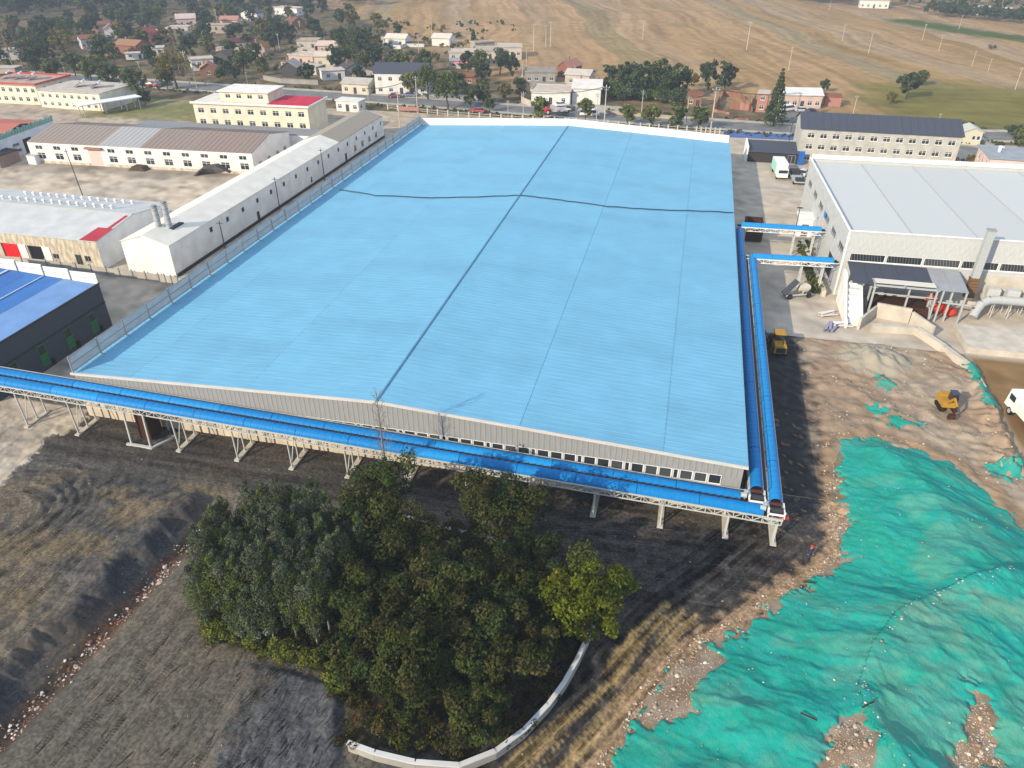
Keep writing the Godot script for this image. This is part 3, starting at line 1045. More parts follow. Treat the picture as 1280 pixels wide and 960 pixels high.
func warehouse():
	var o := thing("warehouse", "huge low warehouse with light blue ribbed metal roof and grey front wall", "warehouse", Vector3.ZERO)
	var xm := (WX0 + WX1) / 2
	# roof strips from eave to ridge on both slopes, each lapping over the one below
	var cuts := [WX0 - 0.25, -57.1, -42.6, xm]
	var cuts_r := [xm, -13.2, 1.0, WX1 + 0.35]
	var prof := rib_profile(WZ1 + 0.2, WZ0 + 0.25, 0.82, 0.013)
	for side in 2:
		for k in 3:
			var xa: float = cuts[k] if side == 0 else cuts_r[k]
			var xb: float = cuts[k + 1] if side == 0 else cuts_r[k + 1]
			var b := MB.new()
			b.tint = true
			var hi := 0.03 * (k if side == 0 else 2 - k)
			var n_sub := 4
			for s in n_sub:
				var p := lerpf(xa, xb, float(s) / n_sub)
				var q := lerpf(xa, xb, float(s + 1) / n_sub)
				if side == 0 and s == 0 and k > 0:
					p -= 0.3
				if side == 1 and s == n_sub - 1 and k < 2:
					q += 0.3
				for i in prof.size() - 1:
					var z0: float = prof[i][0]
					var z1: float = prof[i + 1][0]
					var tone := 1.0 + 0.05 * sin(floorf(i / 16.0) * 7.3 + k * 2.1 + side * 4.0) + 0.03 * sin(floorf(i / 4.0) * 5.7 + k)
					b.col = Color(tone, tone, tone)
					var wave0 := 0.012 * nz.get_noise_2d(p * 0.08, z0 * 0.3)
					var wave1 := 0.012 * nz.get_noise_2d(p * 0.08, z1 * 0.3)
					var wq0 := 0.012 * nz.get_noise_2d(q * 0.08, z0 * 0.3)
					var wq1 := 0.012 * nz.get_noise_2d(q * 0.08, z1 * 0.3)
					b.quad(Vector3(p, roof_y(p) + hi + prof[i + 1][1] + wave1, z1), Vector3(q, roof_y(q) + hi + prof[i + 1][1] + wq1, z1), Vector3(q, roof_y(q) + hi + prof[i][1] + wq0, z0), Vector3(p, roof_y(p) + hi + prof[i][1] + wave0, z0))
			# the lap edge at the foot of the strip
			var foot := xa if side == 0 else xb
			if side == 0 and k > 0:
				foot -= 0.3
			if side == 1 and k < 2:
				foot += 0.3
			b.box(Vector3(foot - 0.02, roof_y(foot) + hi - 0.05, WZ1 + 0.2), Vector3(foot + 0.02, roof_y(foot) + hi + 0.012, WZ0 + 0.25))
			put("roof_strip", b, M.blue_roof, o)
	for i in 2:
		var rc := MB.new()
		for s in 40:
			var za := lerpf(WZ0 + 0.3, WZ1 + 0.3, s / 40.0)
			var zb := lerpf(WZ0 + 0.3, WZ1 + 0.3, (s + 0.985) / 40.0)
			var sg := -1.0 if i == 0 else 1.0
			rc.prism([Vector2(xm, RIDGE + 0.16), Vector2(xm + sg * 0.11, RIDGE + 0.14), Vector2(xm + sg * 0.11, RIDGE + 0.075), Vector2(xm, RIDGE + 0.12)], zb, za)
		put("ridge_cap", rc, paint(Color(0.075, 0.19, 0.29), 0.6, "soft"), o)
	# front gable wall: ribbed sheet above, window strip, precast panels below
	var holes := []
	var x := 7.1
	var n := 0
	while x - 1.36 > -62:
		var w := 1.22 if n % 4 != 3 else 0.5
		holes.append([x - w, x])
		x -= w + 0.14
		n += 1
	var sheet_mb := MB.new()
	var up := rib_profile(WX0, WX1, 0.55, 0.03)
	for i in up.size() - 1:
		var xa: float = up[i][0]
		var xb: float = up[i + 1][0]
		if xb - xa < 0.001:
			continue
		var za: float = WZ0 + up[i][1]
		var zb: float = WZ0 + up[i + 1][1]
		sheet_mb.quad(Vector3(xa, 4.48, za), Vector3(xb, 4.48, zb), Vector3(xb, roof_y(xb) + 0.02, zb), Vector3(xa, roof_y(xa) + 0.02, za))
	put("front_cladding", sheet_mb, M.grey_sheet, o)
	var lowc := MB.new()
	lowc.box(Vector3(7.15, 2.7, WZ0 - 0.05), Vector3(WX1, 4.48, WZ0))
	lowc.box(Vector3(WX0, 2.7, WZ0 - 0.05), Vector3(WX1 - 1.8, 3.12, WZ0 - 0.002))
	put("front_cladding", lowc, M.grey_sheet, o)
	for hh in holes:
		window(o, Vector3(0, 0, WZ0 + 0.02), Vector3.RIGHT, Rect2(hh[0], 3.3, hh[1] - hh[0], 1.14), "open")
	for i in holes.size() - 1:
		var mull := MB.new()
		mull.box(Vector3(holes[i + 1][1], 3.12, WZ0 - 0.05), Vector3(holes[i][0], 4.48, WZ0 + 0.012))
		put("window_post", mull, M.white_steel, o)
	for i in 25:
		var pa := lerpf(WX0, WX1, i / 25.0)
		var pb := lerpf(WX0, WX1, (i + 1) / 25.0) - 0.06
		var pl := MB.new()
		pl.box(Vector3(pa, -0.1, WZ0 - 0.1 - 0.01 * (i % 3)), Vector3(pb, 2.68, WZ0 + 0.02 + 0.012 * (i % 2)))
		put("wall_panel", pl, M.beige_plinth, o)
		var pil := MB.new()
		pil.box(Vector3(pb - 0.02, -0.1, WZ0 - 0.1), Vector3(pb + 0.1, 2.69, WZ0 + 0.07))
		put("pilaster", pil, M.concrete_pale, o)
	var trim := MB.new()
	for sg in 2:
		var xa := WX0 - 0.28 if sg == 0 else xm
		var xb := xm if sg == 0 else WX1 + 0.36
		trim.beam(Vector3(xa, roof_y(xa) + 0.02, WZ0 + 0.16), Vector3(xb, roof_y(xb) + 0.02, WZ0 + 0.16), 0.2, 0.26)
	put("verge_trim", trim, paint(Color(0.56, 0.54, 0.5), 0.6, "soft"), o)
	# the other walls
	var sw := MB.new()
	sw.box(Vector3(WX1 - 0.1, -0.1, WZ1), Vector3(WX1, EAVE - 0.05, WZ0 - 0.12))
	put("wall", sw, M.grey_sheet, o)
	var sl := MB.new()
	sl.box(Vector3(WX0, -0.1, WZ1), Vector3(WX0 + 0.1, EAVE - 0.05, WZ0 - 0.12))
	put("wall", sl, M.grey_sheet, o)
	var bk := MB.new()
	bk.prism([Vector2(WX0 + 0.12, -0.1), Vector2(WX1 - 0.12, -0.1), Vector2(WX1 - 0.12, EAVE), Vector2(xm, RIDGE), Vector2(WX0 + 0.12, EAVE)], WZ1, WZ1 + 0.1)
	put("wall", bk, M.grey_sheet, o)
	# white upstand along the far gable
	var ps := MB.new()
	for i in 24:
		var xa := lerpf(WX0, WX1, i / 24.0)
		var xb := lerpf(WX0, WX1, (i + 1) / 24.0) - 0.03
		ps.quad(Vector3(xa, roof_y(xa) - 0.1, WZ1 + 0.12), Vector3(xb, roof_y(xb) - 0.1, WZ1 + 0.12), Vector3(xb, roof_y(xb) + 1.62, WZ1 + 0.12), Vector3(xa, roof_y(xa) + 1.62, WZ1 + 0.12))
		ps.quad(Vector3(xb, roof_y(xb) - 0.1, WZ1), Vector3(xa, roof_y(xa) - 0.1, WZ1), Vector3(xa, roof_y(xa) + 1.62, WZ1), Vector3(xb, roof_y(xb) + 1.62, WZ1))
		ps.quad(Vector3(xa, roof_y(xa) + 1.62, WZ1 + 0.12), Vector3(xb, roof_y(xb) + 1.62, WZ1 + 0.12), Vector3(xb, roof_y(xb) + 1.62, WZ1), Vector3(xa, roof_y(xa) + 1.62, WZ1))
	put("rear_upstand", ps, M.white_paint, o)
	# screen of sheet panels on posts along the left eave
	var np := 26
	var pm := MB.new()
	var step := (WZ0 - WZ1) / np
	pm.box(Vector3(-0.03, 0.12, -step + 0.12), Vector3(0.0, 2.0, -0.05))
	var panel := pm.done()
	var qm := MB.new()
	qm.box(Vector3(0.0, -0.25, -0.06), Vector3(0.1, 2.15, 0.06))
	qm.beam(Vector3(0.06, 0.1, 0), Vector3(0.75, -0.05, 0), 0.06, 0.06)
	var post := qm.done()
	var rm := MB.new()
	for yy in [0.16, 1.06, 1.98]:
		rm.box(Vector3(0.0, yy, -step + 0.06), Vector3(0.06, yy + 0.07, -0.06))
	var rail := rm.done()
	for i in np + 1:
		var at := Vector3(WX0 + 0.02, EAVE + 0.1, WZ0 + 0.1 - step * i)
		var q := put("screen_post", post, M.frame_grey, o)
		q.position = at
		if i < np:
			var pp := put("screen_panel", panel, M.pale_sheet, o)
			pp.position = at
			pp.rotation.z = 0.03 * sin(i * 5.1)
			var rr := put("screen_rail", rail, M.frame_grey, o)
			rr.position = at
	# black cables lying over the roof and drooping between their supports
	var cb := MB.new()
	var pts := [Vector3(-62.56, 6.2, -125.62), Vector3(-54.17, 6.8, -122.82), Vector3(-43.31, 7.3, -122.42), Vector3(-34.76, 7.55, -123.65), Vector3(-27.71, 7.85, -125.26), Vector3(-20.67, 7.5, -125.32), Vector3(-12.17, 7.1, -125.06), Vector3(-3.97, 6.6, -126.34), Vector3(1.44, 6.35, -127.92), Vector3(9.19, 6.15, -129.9)]
	for i in pts.size() - 1:
		var a: Vector3 = pts[i]
		var d: Vector3 = pts[i + 1]
		a.y = roof_y(a.x) + 0.14
		d.y = roof_y(d.x) + 0.14
		for s in 6:
			var p0 := a.lerp(d, s / 6.0) + Vector3(0, 0, 0.25 * nz.get_noise_2d(i * 3 + s * 0.5, 2))
			var p1 := a.lerp(d, (s + 1) / 6.0) + Vector3(0, 0, 0.25 * nz.get_noise_2d(i * 3 + (s + 1) * 0.5, 2))
			cb.tube(p0, p1, 0.05, 0.05, 6, false)
			cb.tube(p0 + Vector3(0, 0, 0.35), p1 + Vector3(0, 0, 0.35), 0.03, 0.03, 5, false)
	tag(put("cable", cb, M.black), "pair of black cables lying across the blue warehouse roof", "cable")


# ---------------------------------------------------------------- the covered belt conveyors
func cover_arc(a: Vector3, b: Vector3, r: float, lap := 0.0) -> MB:
	var m := MB.new()
	var d := (b - a).normalized()
	var side := d.cross(Vector3.UP).normalized()
	var up := side.cross(d)
	var k := 10
	var ribs := maxi(1, int((b - a).length() / 0.75))
	for j in ribs:
		var p := a.lerp(b, float(j) / ribs)
		var q := a.lerp(b, (j + 0.93) / ribs)
		var e := a.lerp(b, (j + 1.0) / ribs)
		for i in k:
			var t0 := PI * i / k
			var t1 := PI * (i + 1) / k
			var c0 := side * cos(t0) + up * sin(t0) * 0.95
			var c1 := side * cos(t1) + up * sin(t1) * 0.95
			m.tri_n(p + c0 * r, q + c1 * r, p + c1 * r, c0, c1, c1)
			m.tri_n(p + c0 * r, q + c0 * r, q + c1 * r, c0, c0, c1)
			m.quad(e + c0 * (r - 0.015), e + c1 * (r - 0.015), q + c1 * (r - 0.015), q + c0 * (r - 0.015))
	return m


func truss_side(a: Vector3, b: Vector3, h: float, bay: float, t := 0.08) -> MB:
	var m := MB.new()
	var n := maxi(1, int((b - a).length() / bay))
	var up := Vector3(0, h, 0)
	m.beam(a, b, t, t)
	m.beam(a + up, b + up, t, t)
	for i in n:
		var p := a.lerp(b, float(i) / n)
		var q := a.lerp(b, float(i + 1) / n)
		m.beam(p + Vector3(0, t / 2, 0), p + up - Vector3(0, t / 2, 0), t * 0.7, t * 0.7)
		if i % 2 == 0:
			m.beam(p + Vector3(0, 0.02, 0), q + up - Vector3(0, 0.02, 0), t * 0.6, t * 0.6)
		else:
			m.beam(p + up - Vector3(0, 0.02, 0), q + Vector3(0, 0.02, 0), t * 0.6, t * 0.6)
	return m


# a belt under arched covers from a to b: covers of about `piece` metres, belt and stringers below
func belt_line(o: Node3D, a: Vector3, b: Vector3, r: float, m: Material, piece := 6.0):
	var l := (b - a).length()
	var n := int(round(l / piece))
	for i in n:
		put("cover", cover_arc(a.lerp(b, i / float(n)), a.lerp(b, (i + 0.992) / n), r * (1.0 if i % 2 else 0.985)), m if rng.randf() < 0.8 else M.blue_cover_light, o)
	var d := (b - a).normalized()
	var side := d.cross(Vector3.UP).normalized()
	var e := MB.new()
	e.beam(a - d * 0.6 + Vector3(0, -0.05, 0), b + d * 0.6 + Vector3(0, -0.05, 0), r * 1.5, 0.06)
	put("belt", e, M.belt, o)
	var f := MB.new()
	for s in [-1, 1]:
		f.beam(a - d * 0.9 + side * s * (r + 0.03) + Vector3(0, -0.06, 0), b + d * 0.9 + side * s * (r + 0.03) + Vector3(0, -0.06, 0), 0.08, 0.16)
	put("stringer", f, M.white_steel, o)


func support_frame(o: Node3D, x: float, zs: Array, top: float, m: Material, foot := 0.0):
	var base := MB.new()
	base.box(Vector3(x - 0.28, foot - 0.25, zs[-1] - 0.35), Vector3(x + 0.28, foot + 0.22, zs[0] + 0.35))
	var root := put("support_frame", base, M.concrete_pale, o)
	for i in zs.size():
		var p := MB.new()
		p.tube(Vector3(x, foot + 0.2, zs[i]), Vector3(x, top, zs[i]), 0.09, 0.09, 8)
		p.box(Vector3(x - 0.2, foot + 0.2, zs[i] - 0.2), Vector3(x + 0.2, foot + 0.25, zs[i] + 0.2))
		put("post", p, m, root)
	var br := MB.new()
	br.beam(Vector3(x, top - 0.1, zs[0]), Vector3(x, top - 0.1, zs[-1]), 0.14, 0.16)
	br.beam(Vector3(x, foot + 0.5, zs[0]), Vector3(x, top - 0.4, zs[1]), 0.07, 0.07)
	put("cross_beam", br, m, root)


func conveyors():
	# along the front wall: two belts on one trestle, falling gently to the right
	var o := thing("belt_conveyor", "long double belt conveyor under bright blue arched covers along the warehouse front", "conveyor", Vector3.ZERO)
	var yb := func(x): return 2.93 - 0.0266 * x
	belt_line(o, Vector3(-100, yb.call(-100) + 0.6, -55.22), Vector3(11.0, yb.call(11.0) + 0.6, -55.22), 0.66, M.blue_cover, 6.0)
	belt_line(o, Vector3(-100, yb.call(-100) + 0.4, -56.95), Vector3(9.0, yb.call(9.0) + 0.4, -56.95), 0.64, M.blue_cover, 6.0)
	for i in 12:
		var xa := lerpf(-100, 12.6, i / 12.0)
		var xb := lerpf(-100, 12.6, (i + 1) / 12.0)
		for zz in [-54.5, -57.85]:
			put("truss", truss_side(Vector3(xa, yb.call(xa) - 0.1, zz), Vector3(xb, yb.call(xb) - 0.1, zz), 0.68, 0.85, 0.105), M.white_steel, o)
		var cr := MB.new()
		for k in 6:
			var xk := lerpf(xa, xb, k / 6.0)
			cr.beam(Vector3(xk, yb.call(xk) + 0.05, -54.5), Vector3(xk, yb.call(xk) + 0.05, -57.85), 0.08, 0.1)
		put("tie", cr, M.white_steel, o)
		var wk := MB.new()
		wk.beam(Vector3(xa, yb.call(xa) + 0.72, -56.1), Vector3(xb, yb.call(xb) + 0.72, -56.1), 0.3, 0.04)
		put("walkway", wk, M.grating, o)
		for k in 14:
			var rl := MB.new()
			var xk := lerpf(xa, xb, (k + 0.5) / 14.0)
			rl.tube(Vector3(xk, yb.call(xk) + 0.82, -56.02), Vector3(xk + 0.22, yb.call(xk) + 0.82, -56.18), 0.06, 0.06, 6)
			put("roller_bracket", rl, M.machine_dark, o)
	for x in [-70.0, -63.2, -50.3, -43.2, -36.8, -30.4, -24.0, -17.5, -11.0, -4.6, 1.9, 8.0, 12.35]:
		support_frame(o, x, [-54.55, -56.0, -57.4] if x < -20 else [-54.55, -55.1, -57.4], yb.call(x), M.white_steel)
	# the tail ends by the corner: drums, motors and white frames
	for e in [[11.0, -55.22, 0.6], [9.0, -56.95, 0.4]]:
		var hx: float = e[0]
		var y: float = yb.call(hx) + e[2]
		var dr := MB.new()
		dr.tube(Vector3(hx + 1.1, y - 0.1, e[1] + 0.62), Vector3(hx + 1.1, y - 0.1, e[1] - 0.62), 0.26, 0.26, 14)
		put("drum", dr, M.machine_dark, o)
		var hf := MB.new()
		for s in [-0.8, 0.8]:
			hf.beam(Vector3(hx, y - 0.1, e[1] + s), Vector3(hx + 1.7, y - 0.1, e[1] + s), 0.12, 0.18)
			hf.beam(Vector3(hx + 1.6, y - 0.6, e[1] + s), Vector3(hx + 1.6, y + 0.1, e[1] + s), 0.1, 0.1)
		hf.beam(Vector3(hx + 0.35, y + 0.05, e[1] - 0.8), Vector3(hx + 0.35, y + 0.05, e[1] + 0.8), 0.12, 0.12)
		hf.beam(Vector3(hx + 1.65, y - 0.1, e[1] - 0.8), Vector3(hx + 1.65, y - 0.1, e[1] + 0.8), 0.12, 0.16)
		put("end_frame", hf, M.white_steel, o)
	var mt := MB.new()
	mt.tube(Vector3(12.3, yb.call(12) + 0.55, -54.9), Vector3(13.2, yb.call(12) + 0.55, -54.9), 0.24, 0.24, 10)
	mt.box(Vector3(12.5, yb.call(12) + 0.7, -55.1), Vector3(12.9, yb.call(12) + 0.95, -54.7))
	put("motor", mt, paint(Color(0.3, 0.03, 0.02), 0.5, ""), o)
	# loading chute near the left end
	var ch := MB.new()
	ch.box(Vector3(-55.6, 0.3, -57.2), Vector3(-54.2, yb.call(-55), -55.2))
	put("chute", ch, M.rust, o)
	var cf := MB.new()
	for q in [[-56.2, -54.3], [-53.8, -54.3], [-56.2, -57.6], [-53.8, -57.6]]:
		cf.beam(Vector3(q[0], -0.1, q[1]), Vector3(q[0] + 0.3, yb.call(-55), q[1]), 0.16, 0.16)
	cf.beam(Vector3(-56.6, 0.15, -54.1), Vector3(-53.4, 0.15, -54.1), 0.3, 0.3)
	cf.beam(Vector3(-53.4, 0.15, -54.1), Vector3(-52.2, 0.15, -56.6), 0.3, 0.3)
	put("chute_frame", cf, M.white_steel, o)

	# along the right wall: inner and outer belts
	for s in [[10.35, -57.2, -125.6, "inner blue covered belt conveyor tight against the right wall of the warehouse", M.blue_cover, 3.95, 4.4], [12.05, -56.0, -114.2, "outer blue covered belt conveyor beside the dark coal road right of the warehouse", M.blue_cover_light, 3.75, 4.3]]:
		var t := thing("belt_conveyor", s[3], "conveyor", Vector3.ZERO, 0, "conveyors running along the right wall")
		var x: float = s[0]
		var a := Vector3(x, s[5], s[1])
		var b := Vector3(x, s[6], s[2])
		belt_line(t, a, b, 0.6, s[4], 6.0)
		for i in 8:
			var p := a.lerp(b, i / 8.0)
			var q := a.lerp(b, (i + 1) / 8.0)
			for dx in [-0.66, 0.66]:
				put("truss", truss_side(p + Vector3(dx, -0.62, 0), q + Vector3(dx, -0.62, 0), 0.5, 0.85, 0.07), M.white_steel, t)
		for i in 10:
			var p := a.lerp(b, (i + 0.4) / 10.0)
			var lg := MB.new()
			for dx in [-0.6, 0.6]:
				lg.beam(Vector3(x + dx, -0.1, p.z), Vector3(x + dx * 0.9, p.y - 0.6, p.z), 0.14, 0.14)
			lg.beam(Vector3(x - 0.6, p.y - 0.7, p.z), Vector3(x + 0.6, p.y - 0.7, p.z), 0.12, 0.14)
			lg.beam(Vector3(x - 0.6, 0.6, p.z), Vector3(x + 0.6, p.y - 1.0, p.z), 0.07, 0.07)
			put("trestle", lg, M.white_steel, t)
		# discharge end over the front belts
		var dm := MB.new()
		dm.tube(a + Vector3(-0.6, -0.1, 0.9), a + Vector3(0.6, -0.1, 0.9), 0.3, 0.3, 14)
		put("drum", dm, M.machine_dark, t)
		var fr := MB.new()
		for dx in [-0.72, 0.72]:
			fr.beam(a + Vector3(dx, -0.1, -0.2), a + Vector3(dx, -0.1, 1.5), 0.12, 0.2)
			fr.beam(a + Vector3(dx, -0.5, 1.45), a + Vector3(dx, 0.25, 1.45), 0.1, 0.1)
		fr.box(a + Vector3(-0.72, 0.02, 0.85), a + Vector3(0.72, 0.14, 1.05))
		fr.beam(a + Vector3(-0.72, -0.1, 1.5), a + Vector3(0.72, -0.1, 1.5), 0.12, 0.16)
		put("end_frame", fr, M.white_paint, t)
		var mo := MB.new()
		mo.tube(a + Vector3(-0.95, 0, 0.9), a + Vector3(-1.45, 0, 0.9), 0.28, 0.24, 10)
		mo.box(a + Vector3(-1.2, -0.35, 0.4), a + Vector3(-0.85, 0.3, 0.75))
		put("motor", mo, M.galv, t)
		var cap := MB.new()
		cap.box(a + Vector3(-0.5, 0.0, 0.0), a + Vector3(0.5, 0.12, 0.3))
		put("skirt", cap, paint(Color(0.1, 0.035, 0.035), 0.8, ""), t)
	var wk := MB.new()
	for i in 58:
		var z0 := -57.5 - i * 1.0
		wk.box(Vector3(11.03, 3.55 + i * 0.008, z0 - 0.96), Vector3(11.38, 3.6 + i * 0.008, z0))
		if i % 3 == 0:
			wk.beam(Vector3(11.4, 3.5 + i * 0.008, z0), Vector3(11.4, 4.5 + i * 0.008, z0), 0.05, 0.05)
	wk.beam(Vector3(11.4, 4.5, -57.5), Vector3(11.4, 4.95, -114.5), 0.05, 0.05)
	for i in 10:
		wk.beam(Vector3(11.2, -0.1, -58.5 - i * 6.0), Vector3(11.2, 3.5 + i * 0.05, -58.5 - i * 6.0), 0.1, 0.1)
	tag(put("walkway", wk, M.grating), "narrow brown grating walkway between the two right-hand belt conveyors", "walkway")

	# the two bridges to the grey plant
	for s in [[-127.0, 10.6, 23.6, 4.75, 5.0, "far blue covered conveyor bridge crossing to the grey plant, beside rusty bin"], [-113.6, 12.0, 23.9, 4.6, 5.0, "near blue covered conveyor bridge crossing to the grey plant"]]:
		var t := thing("conveyor_bridge", s[5], "conveyor", Vector3.ZERO, 0, "conveyor bridges to the plant")
		var a := Vector3(s[1], s[3], s[0])
		var b := Vector3(s[2], s[4], s[0])
		belt_line(t, a, b, 0.62, M.blue_cover_light, 3.2)
		for dz in [-0.7, 0.7]:
			put("truss", truss_side(a + Vector3(0, -0.68, dz), b + Vector3(0, -0.68, dz), 0.6, 0.8, 0.09), M.white_paint, t)
		for x in [s[1] + 0.8, 19.5, 22.6]:
			for dz in [-0.6, 0.6]:
				var lg := MB.new()
				lg.beam(Vector3(x, -0.05, s[0] + dz), Vector3(x, a.y - 0.6, s[0] + dz), 0.2, 0.2)
				put("post", lg, M.white_steel, t)
			var lb := MB.new()
			lb.beam(Vector3(x, 2.2, s[0] - 0.5), Vector3(x, 2.2, s[0] + 0.5), 0.12, 0.12)
			put("post_brace", lb, M.white_steel, t)


# ---------------------------------------------------------------- right of the warehouse
func right_plant():
	var o := thing("plant_hall", "large light grey metal plant hall with pale panelled roof right of the warehouse", "factory hall", Vector3(24.9, 0, -112.7), 0.043)
	var W := 52.0
	var D := 39.0
	var H := 10.3
	var fw := []
	for i in 9:
		fw.append(Rect2(0.9 + i * 5.2, 5.65, 5.0, 1.25))
	var holes := fw
	put("wall", wall(Vector3.ZERO, Vector3.RIGHT, W, H, holes), M.pale_sheet, o)
	var lw := []
	for i in 6:
		lw.append(Rect2(3.0 + i * 6.3, 6.3, 3.4, 1.0))
	lw.append(Rect2(30.0, 0.2, 4.0, 3.6))
	put("wall", wall(Vector3(0, 0, -D), Vector3.BACK, D, H, lw), M.pale_sheet, o)
	put("wall", wall(Vector3(W, 0, 0), Vector3.FORWARD, D, H, []), M.pale_sheet, o)
	put("wall", wall(Vector3(W, 0, -D), Vector3.LEFT, W, H, []), M.pale_sheet, o)
	for r in fw:
		var wd = window(o, Vector3.ZERO, Vector3.RIGHT, r, "open")
		var lv := MB.new()
		for k in 11:
			var u := 0.25 + k * 0.41
			lv.beam(Vector3(u + 0.14, 0.08, -0.02), Vector3(u - 0.08, 1.17, -0.02), 0.035, 0.03)
		put("glazing_bar", lv, M.frame_grey, wd)
	for r in lw.slice(0, 6):
		window(o, Vector3(0, 0, -D), Vector3.BACK, r, "grey")
	var dk := MB.new()
	dk.box(Vector3(-0.02, 0, 0), Vector3(0.05, 3.6, 4.0), Transform3D(Basis.IDENTITY, Vector3(0.1, 0.2, -9)))
	put("door", dk, M.machine_dark, o)
	# panelled roof set behind a white rimmed parapet
	var seams := [0.15, 9.2, 18.3, 27.4, 36.5, 45.6, W - 0.15]
	for i in 6:
		var b := MB.new()
		b.box(Vector3(seams[i] + 0.03, H - 0.7 + 0.01 * (i % 2), -D + 0.15), Vector3(seams[i + 1] - 0.05, H - 0.62 + 0.012 * (i % 2), -0.15))
		put("roof_panel", b, paint(Color(0.475, 0.49, 0.48) * (1.0 - 0.025 * (i % 3)), 0.7, ""), o)
		var s := MB.new()
		s.box(Vector3(seams[i] - 0.06, H - 0.66, -D + 0.15), Vector3(seams[i] + 0.06, H - 0.5, -0.15))
		if i > 0:
			put("roof_seam", s, M.galv, o)
	var rim := MB.new()
	rim.box(Vector3(-0.12, H, -0.22), Vector3(W + 0.12, H + 0.12, 0.12))
	rim.box(Vector3(-0.12, H, -D - 0.12), Vector3(0.2, H + 0.12, -0.22))
	rim.box(Vector3(0.2, H, -D - 0.12), Vector3(W + 0.12, H + 0.75, -D + 0.2))
	rim.box(Vector3(-0.1, 0, 0.0), Vector3(0.16, H, 0.1))
	rim.box(Vector3(-0.1, 0, -0.2), Vector3(-0.005, H, 0.0))
	put("parapet_trim", rim, M.white_paint, o)
	var band := MB.new()
	band.box(Vector3(18.5, 0, 0.005), Vector3(W, 4.9, 0.06))
	put("wall_band", band, M.concrete_pale, o)
	var blue := MB.new()
	blue.box(Vector3(-0.06, 6.2, -18.0), Vector3(-0.01, 7.2, -16.6))
	put("blue_hatch", blue, M.blue_cover_light, o)
	# grey flue at the front wall
	var fl := thing("flue", "tall square grey metal flue rising past the plant hall parapet", "chimney", Vector3(43.0, 0, -111.6))
	var fm := MB.new()
	fm.box(Vector3(-0.5, 2.0, -0.45), Vector3(0.5, 12.4, 0.5))
	put("shaft", fm, M.galv, fl)
	var fc := MB.new()
	fc.box(Vector3(-0.58, 12.4, -0.53), Vector3(0.58, 12.5, 0.58))
	fc.box(Vector3(-0.42, 12.5, -0.36), Vector3(0.42, 12.54, 0.4))
	put("cap", fc, M.frame_grey, fl)
	var fi := MB.new()
	for k in 7:
		fi.box(Vector3(-0.68 + 0.03 * (k % 2), 2.2 + k * 0.45, -0.2), Vector3(0.66 - 0.05 * (k % 3), 2.55 + k * 0.45, 0.68))
	put("insulation", fi, paint(Color(0.26, 0.15, 0.07), 0.9, "grit", 0.8), fl)
	# fat duct leaving the foot of the flue
	var du := thing("duct", "fat silver grey duct bending down beside the flue and running right", "pipe", Vector3.ZERO)
	var dm := MB.new()
	var dp := [Vector3(43.2, 0.6, -108.0), Vector3(43.6, 1.4, -108.6), Vector3(44.2, 2.3, -109.2), Vector3(45.2, 2.75, -109.6), Vector3(46.5, 2.85, -109.7), Vector3(64, 2.9, -110.2)]
	for i in dp.size() - 1:
		dm.tube(dp[i], dp[i + 1], 0.62, 0.62, 14, i == 0)
	put("pipe", dm, M.galv, du)
	var dl := MB.new()
	for x in [46.0, 48.2, 52.0, 57.0]:
		dl.beam(Vector3(x, -0.1, -109.4), Vector3(x, 2.3, -109.5), 0.1, 0.1)
		dl.beam(Vector3(x, -0.1, -110.3), Vector3(x, 2.3, -110.0), 0.1, 0.1)
	put("stand", dl, M.white_steel, du)
	# white dust filters in a row under the window band
	for i in 5:
		var t := thing("filter_unit", "pale grey square hopper unit under the plant hall windows, number %s from the flue" % ["one", "two", "three", "four", "five"][i], "hopper", Vector3(46.2 + i * 2.6, 0, -112.0), 0, "hopper units at the plant wall")
		var tb := MB.new()
		tb.box(Vector3(-0.85, 2.4, -0.5), Vector3(0.85, 3.7, 0.6))
		put("bin", tb, M.pale_sheet, t)
		var tc := MB.new()
		var q := [Vector3(-0.8, 2.4, -0.45), Vector3(0.8, 2.4, -0.45), Vector3(0.8, 2.4, 0.55), Vector3(-0.8, 2.4, 0.55)]
		for k in 4:
			tc.tri(q[(k + 1) % 4], q[k], Vector3(0, 1.2, 0.05))
		put("cone", tc, M.white_steel, t)
		var tl := MB.new()
		for k in q:
			tl.beam(k + Vector3(0, -2.5, 0), k, 0.09, 0.09)
		put("leg", tl, M.white_steel, t)
	# canopy with slate sheet roof on steel posts
	var cn := thing("canopy", "slate grey sheet canopy on steel posts built against the plant hall front", "canopy", Vector3(25.6, 0, -112.6))
	for i in 7:
		var m: Material = M.slate if i < 5 else paint(Color(0.3, 0.31, 0.33), 0.6, "soft")
		var cr := MB.new()
		var xa := i * 2.2
		cr.quad(Vector3(xa, 5.0, 6.4), Vector3(xa + 2.16, 5.0, 6.4), Vector3(xa + 2.16, 5.7, 0.1), Vector3(xa, 5.7, 0.1))
		cr.quad(Vector3(xa, 5.64, 0.1), Vector3(xa + 2.16, 5.64, 0.1), Vector3(xa + 2.16, 4.94, 6.4), Vector3(xa, 4.94, 6.4))
		cr.quad(Vector3(xa, 4.94, 6.4), Vector3(xa + 2.16, 4.94, 6.4), Vector3(xa + 2.16, 5.0, 6.4), Vector3(xa, 5.0, 6.4))
		put("roof_sheet", cr, m, cn)
	for x in [3.2, 7.8, 12.2, 15.2]:
		var cp := MB.new()
		cp.beam(Vector3(x, -0.1, 6.2), Vector3(x, 4.9, 6.2), 0.22, 0.22)
		cp.beam(Vector3(x, 4.85, 6.2), Vector3(x, 5.5, 0.3), 0.14, 0.16)
		put("post", cp, M.galv, cn)
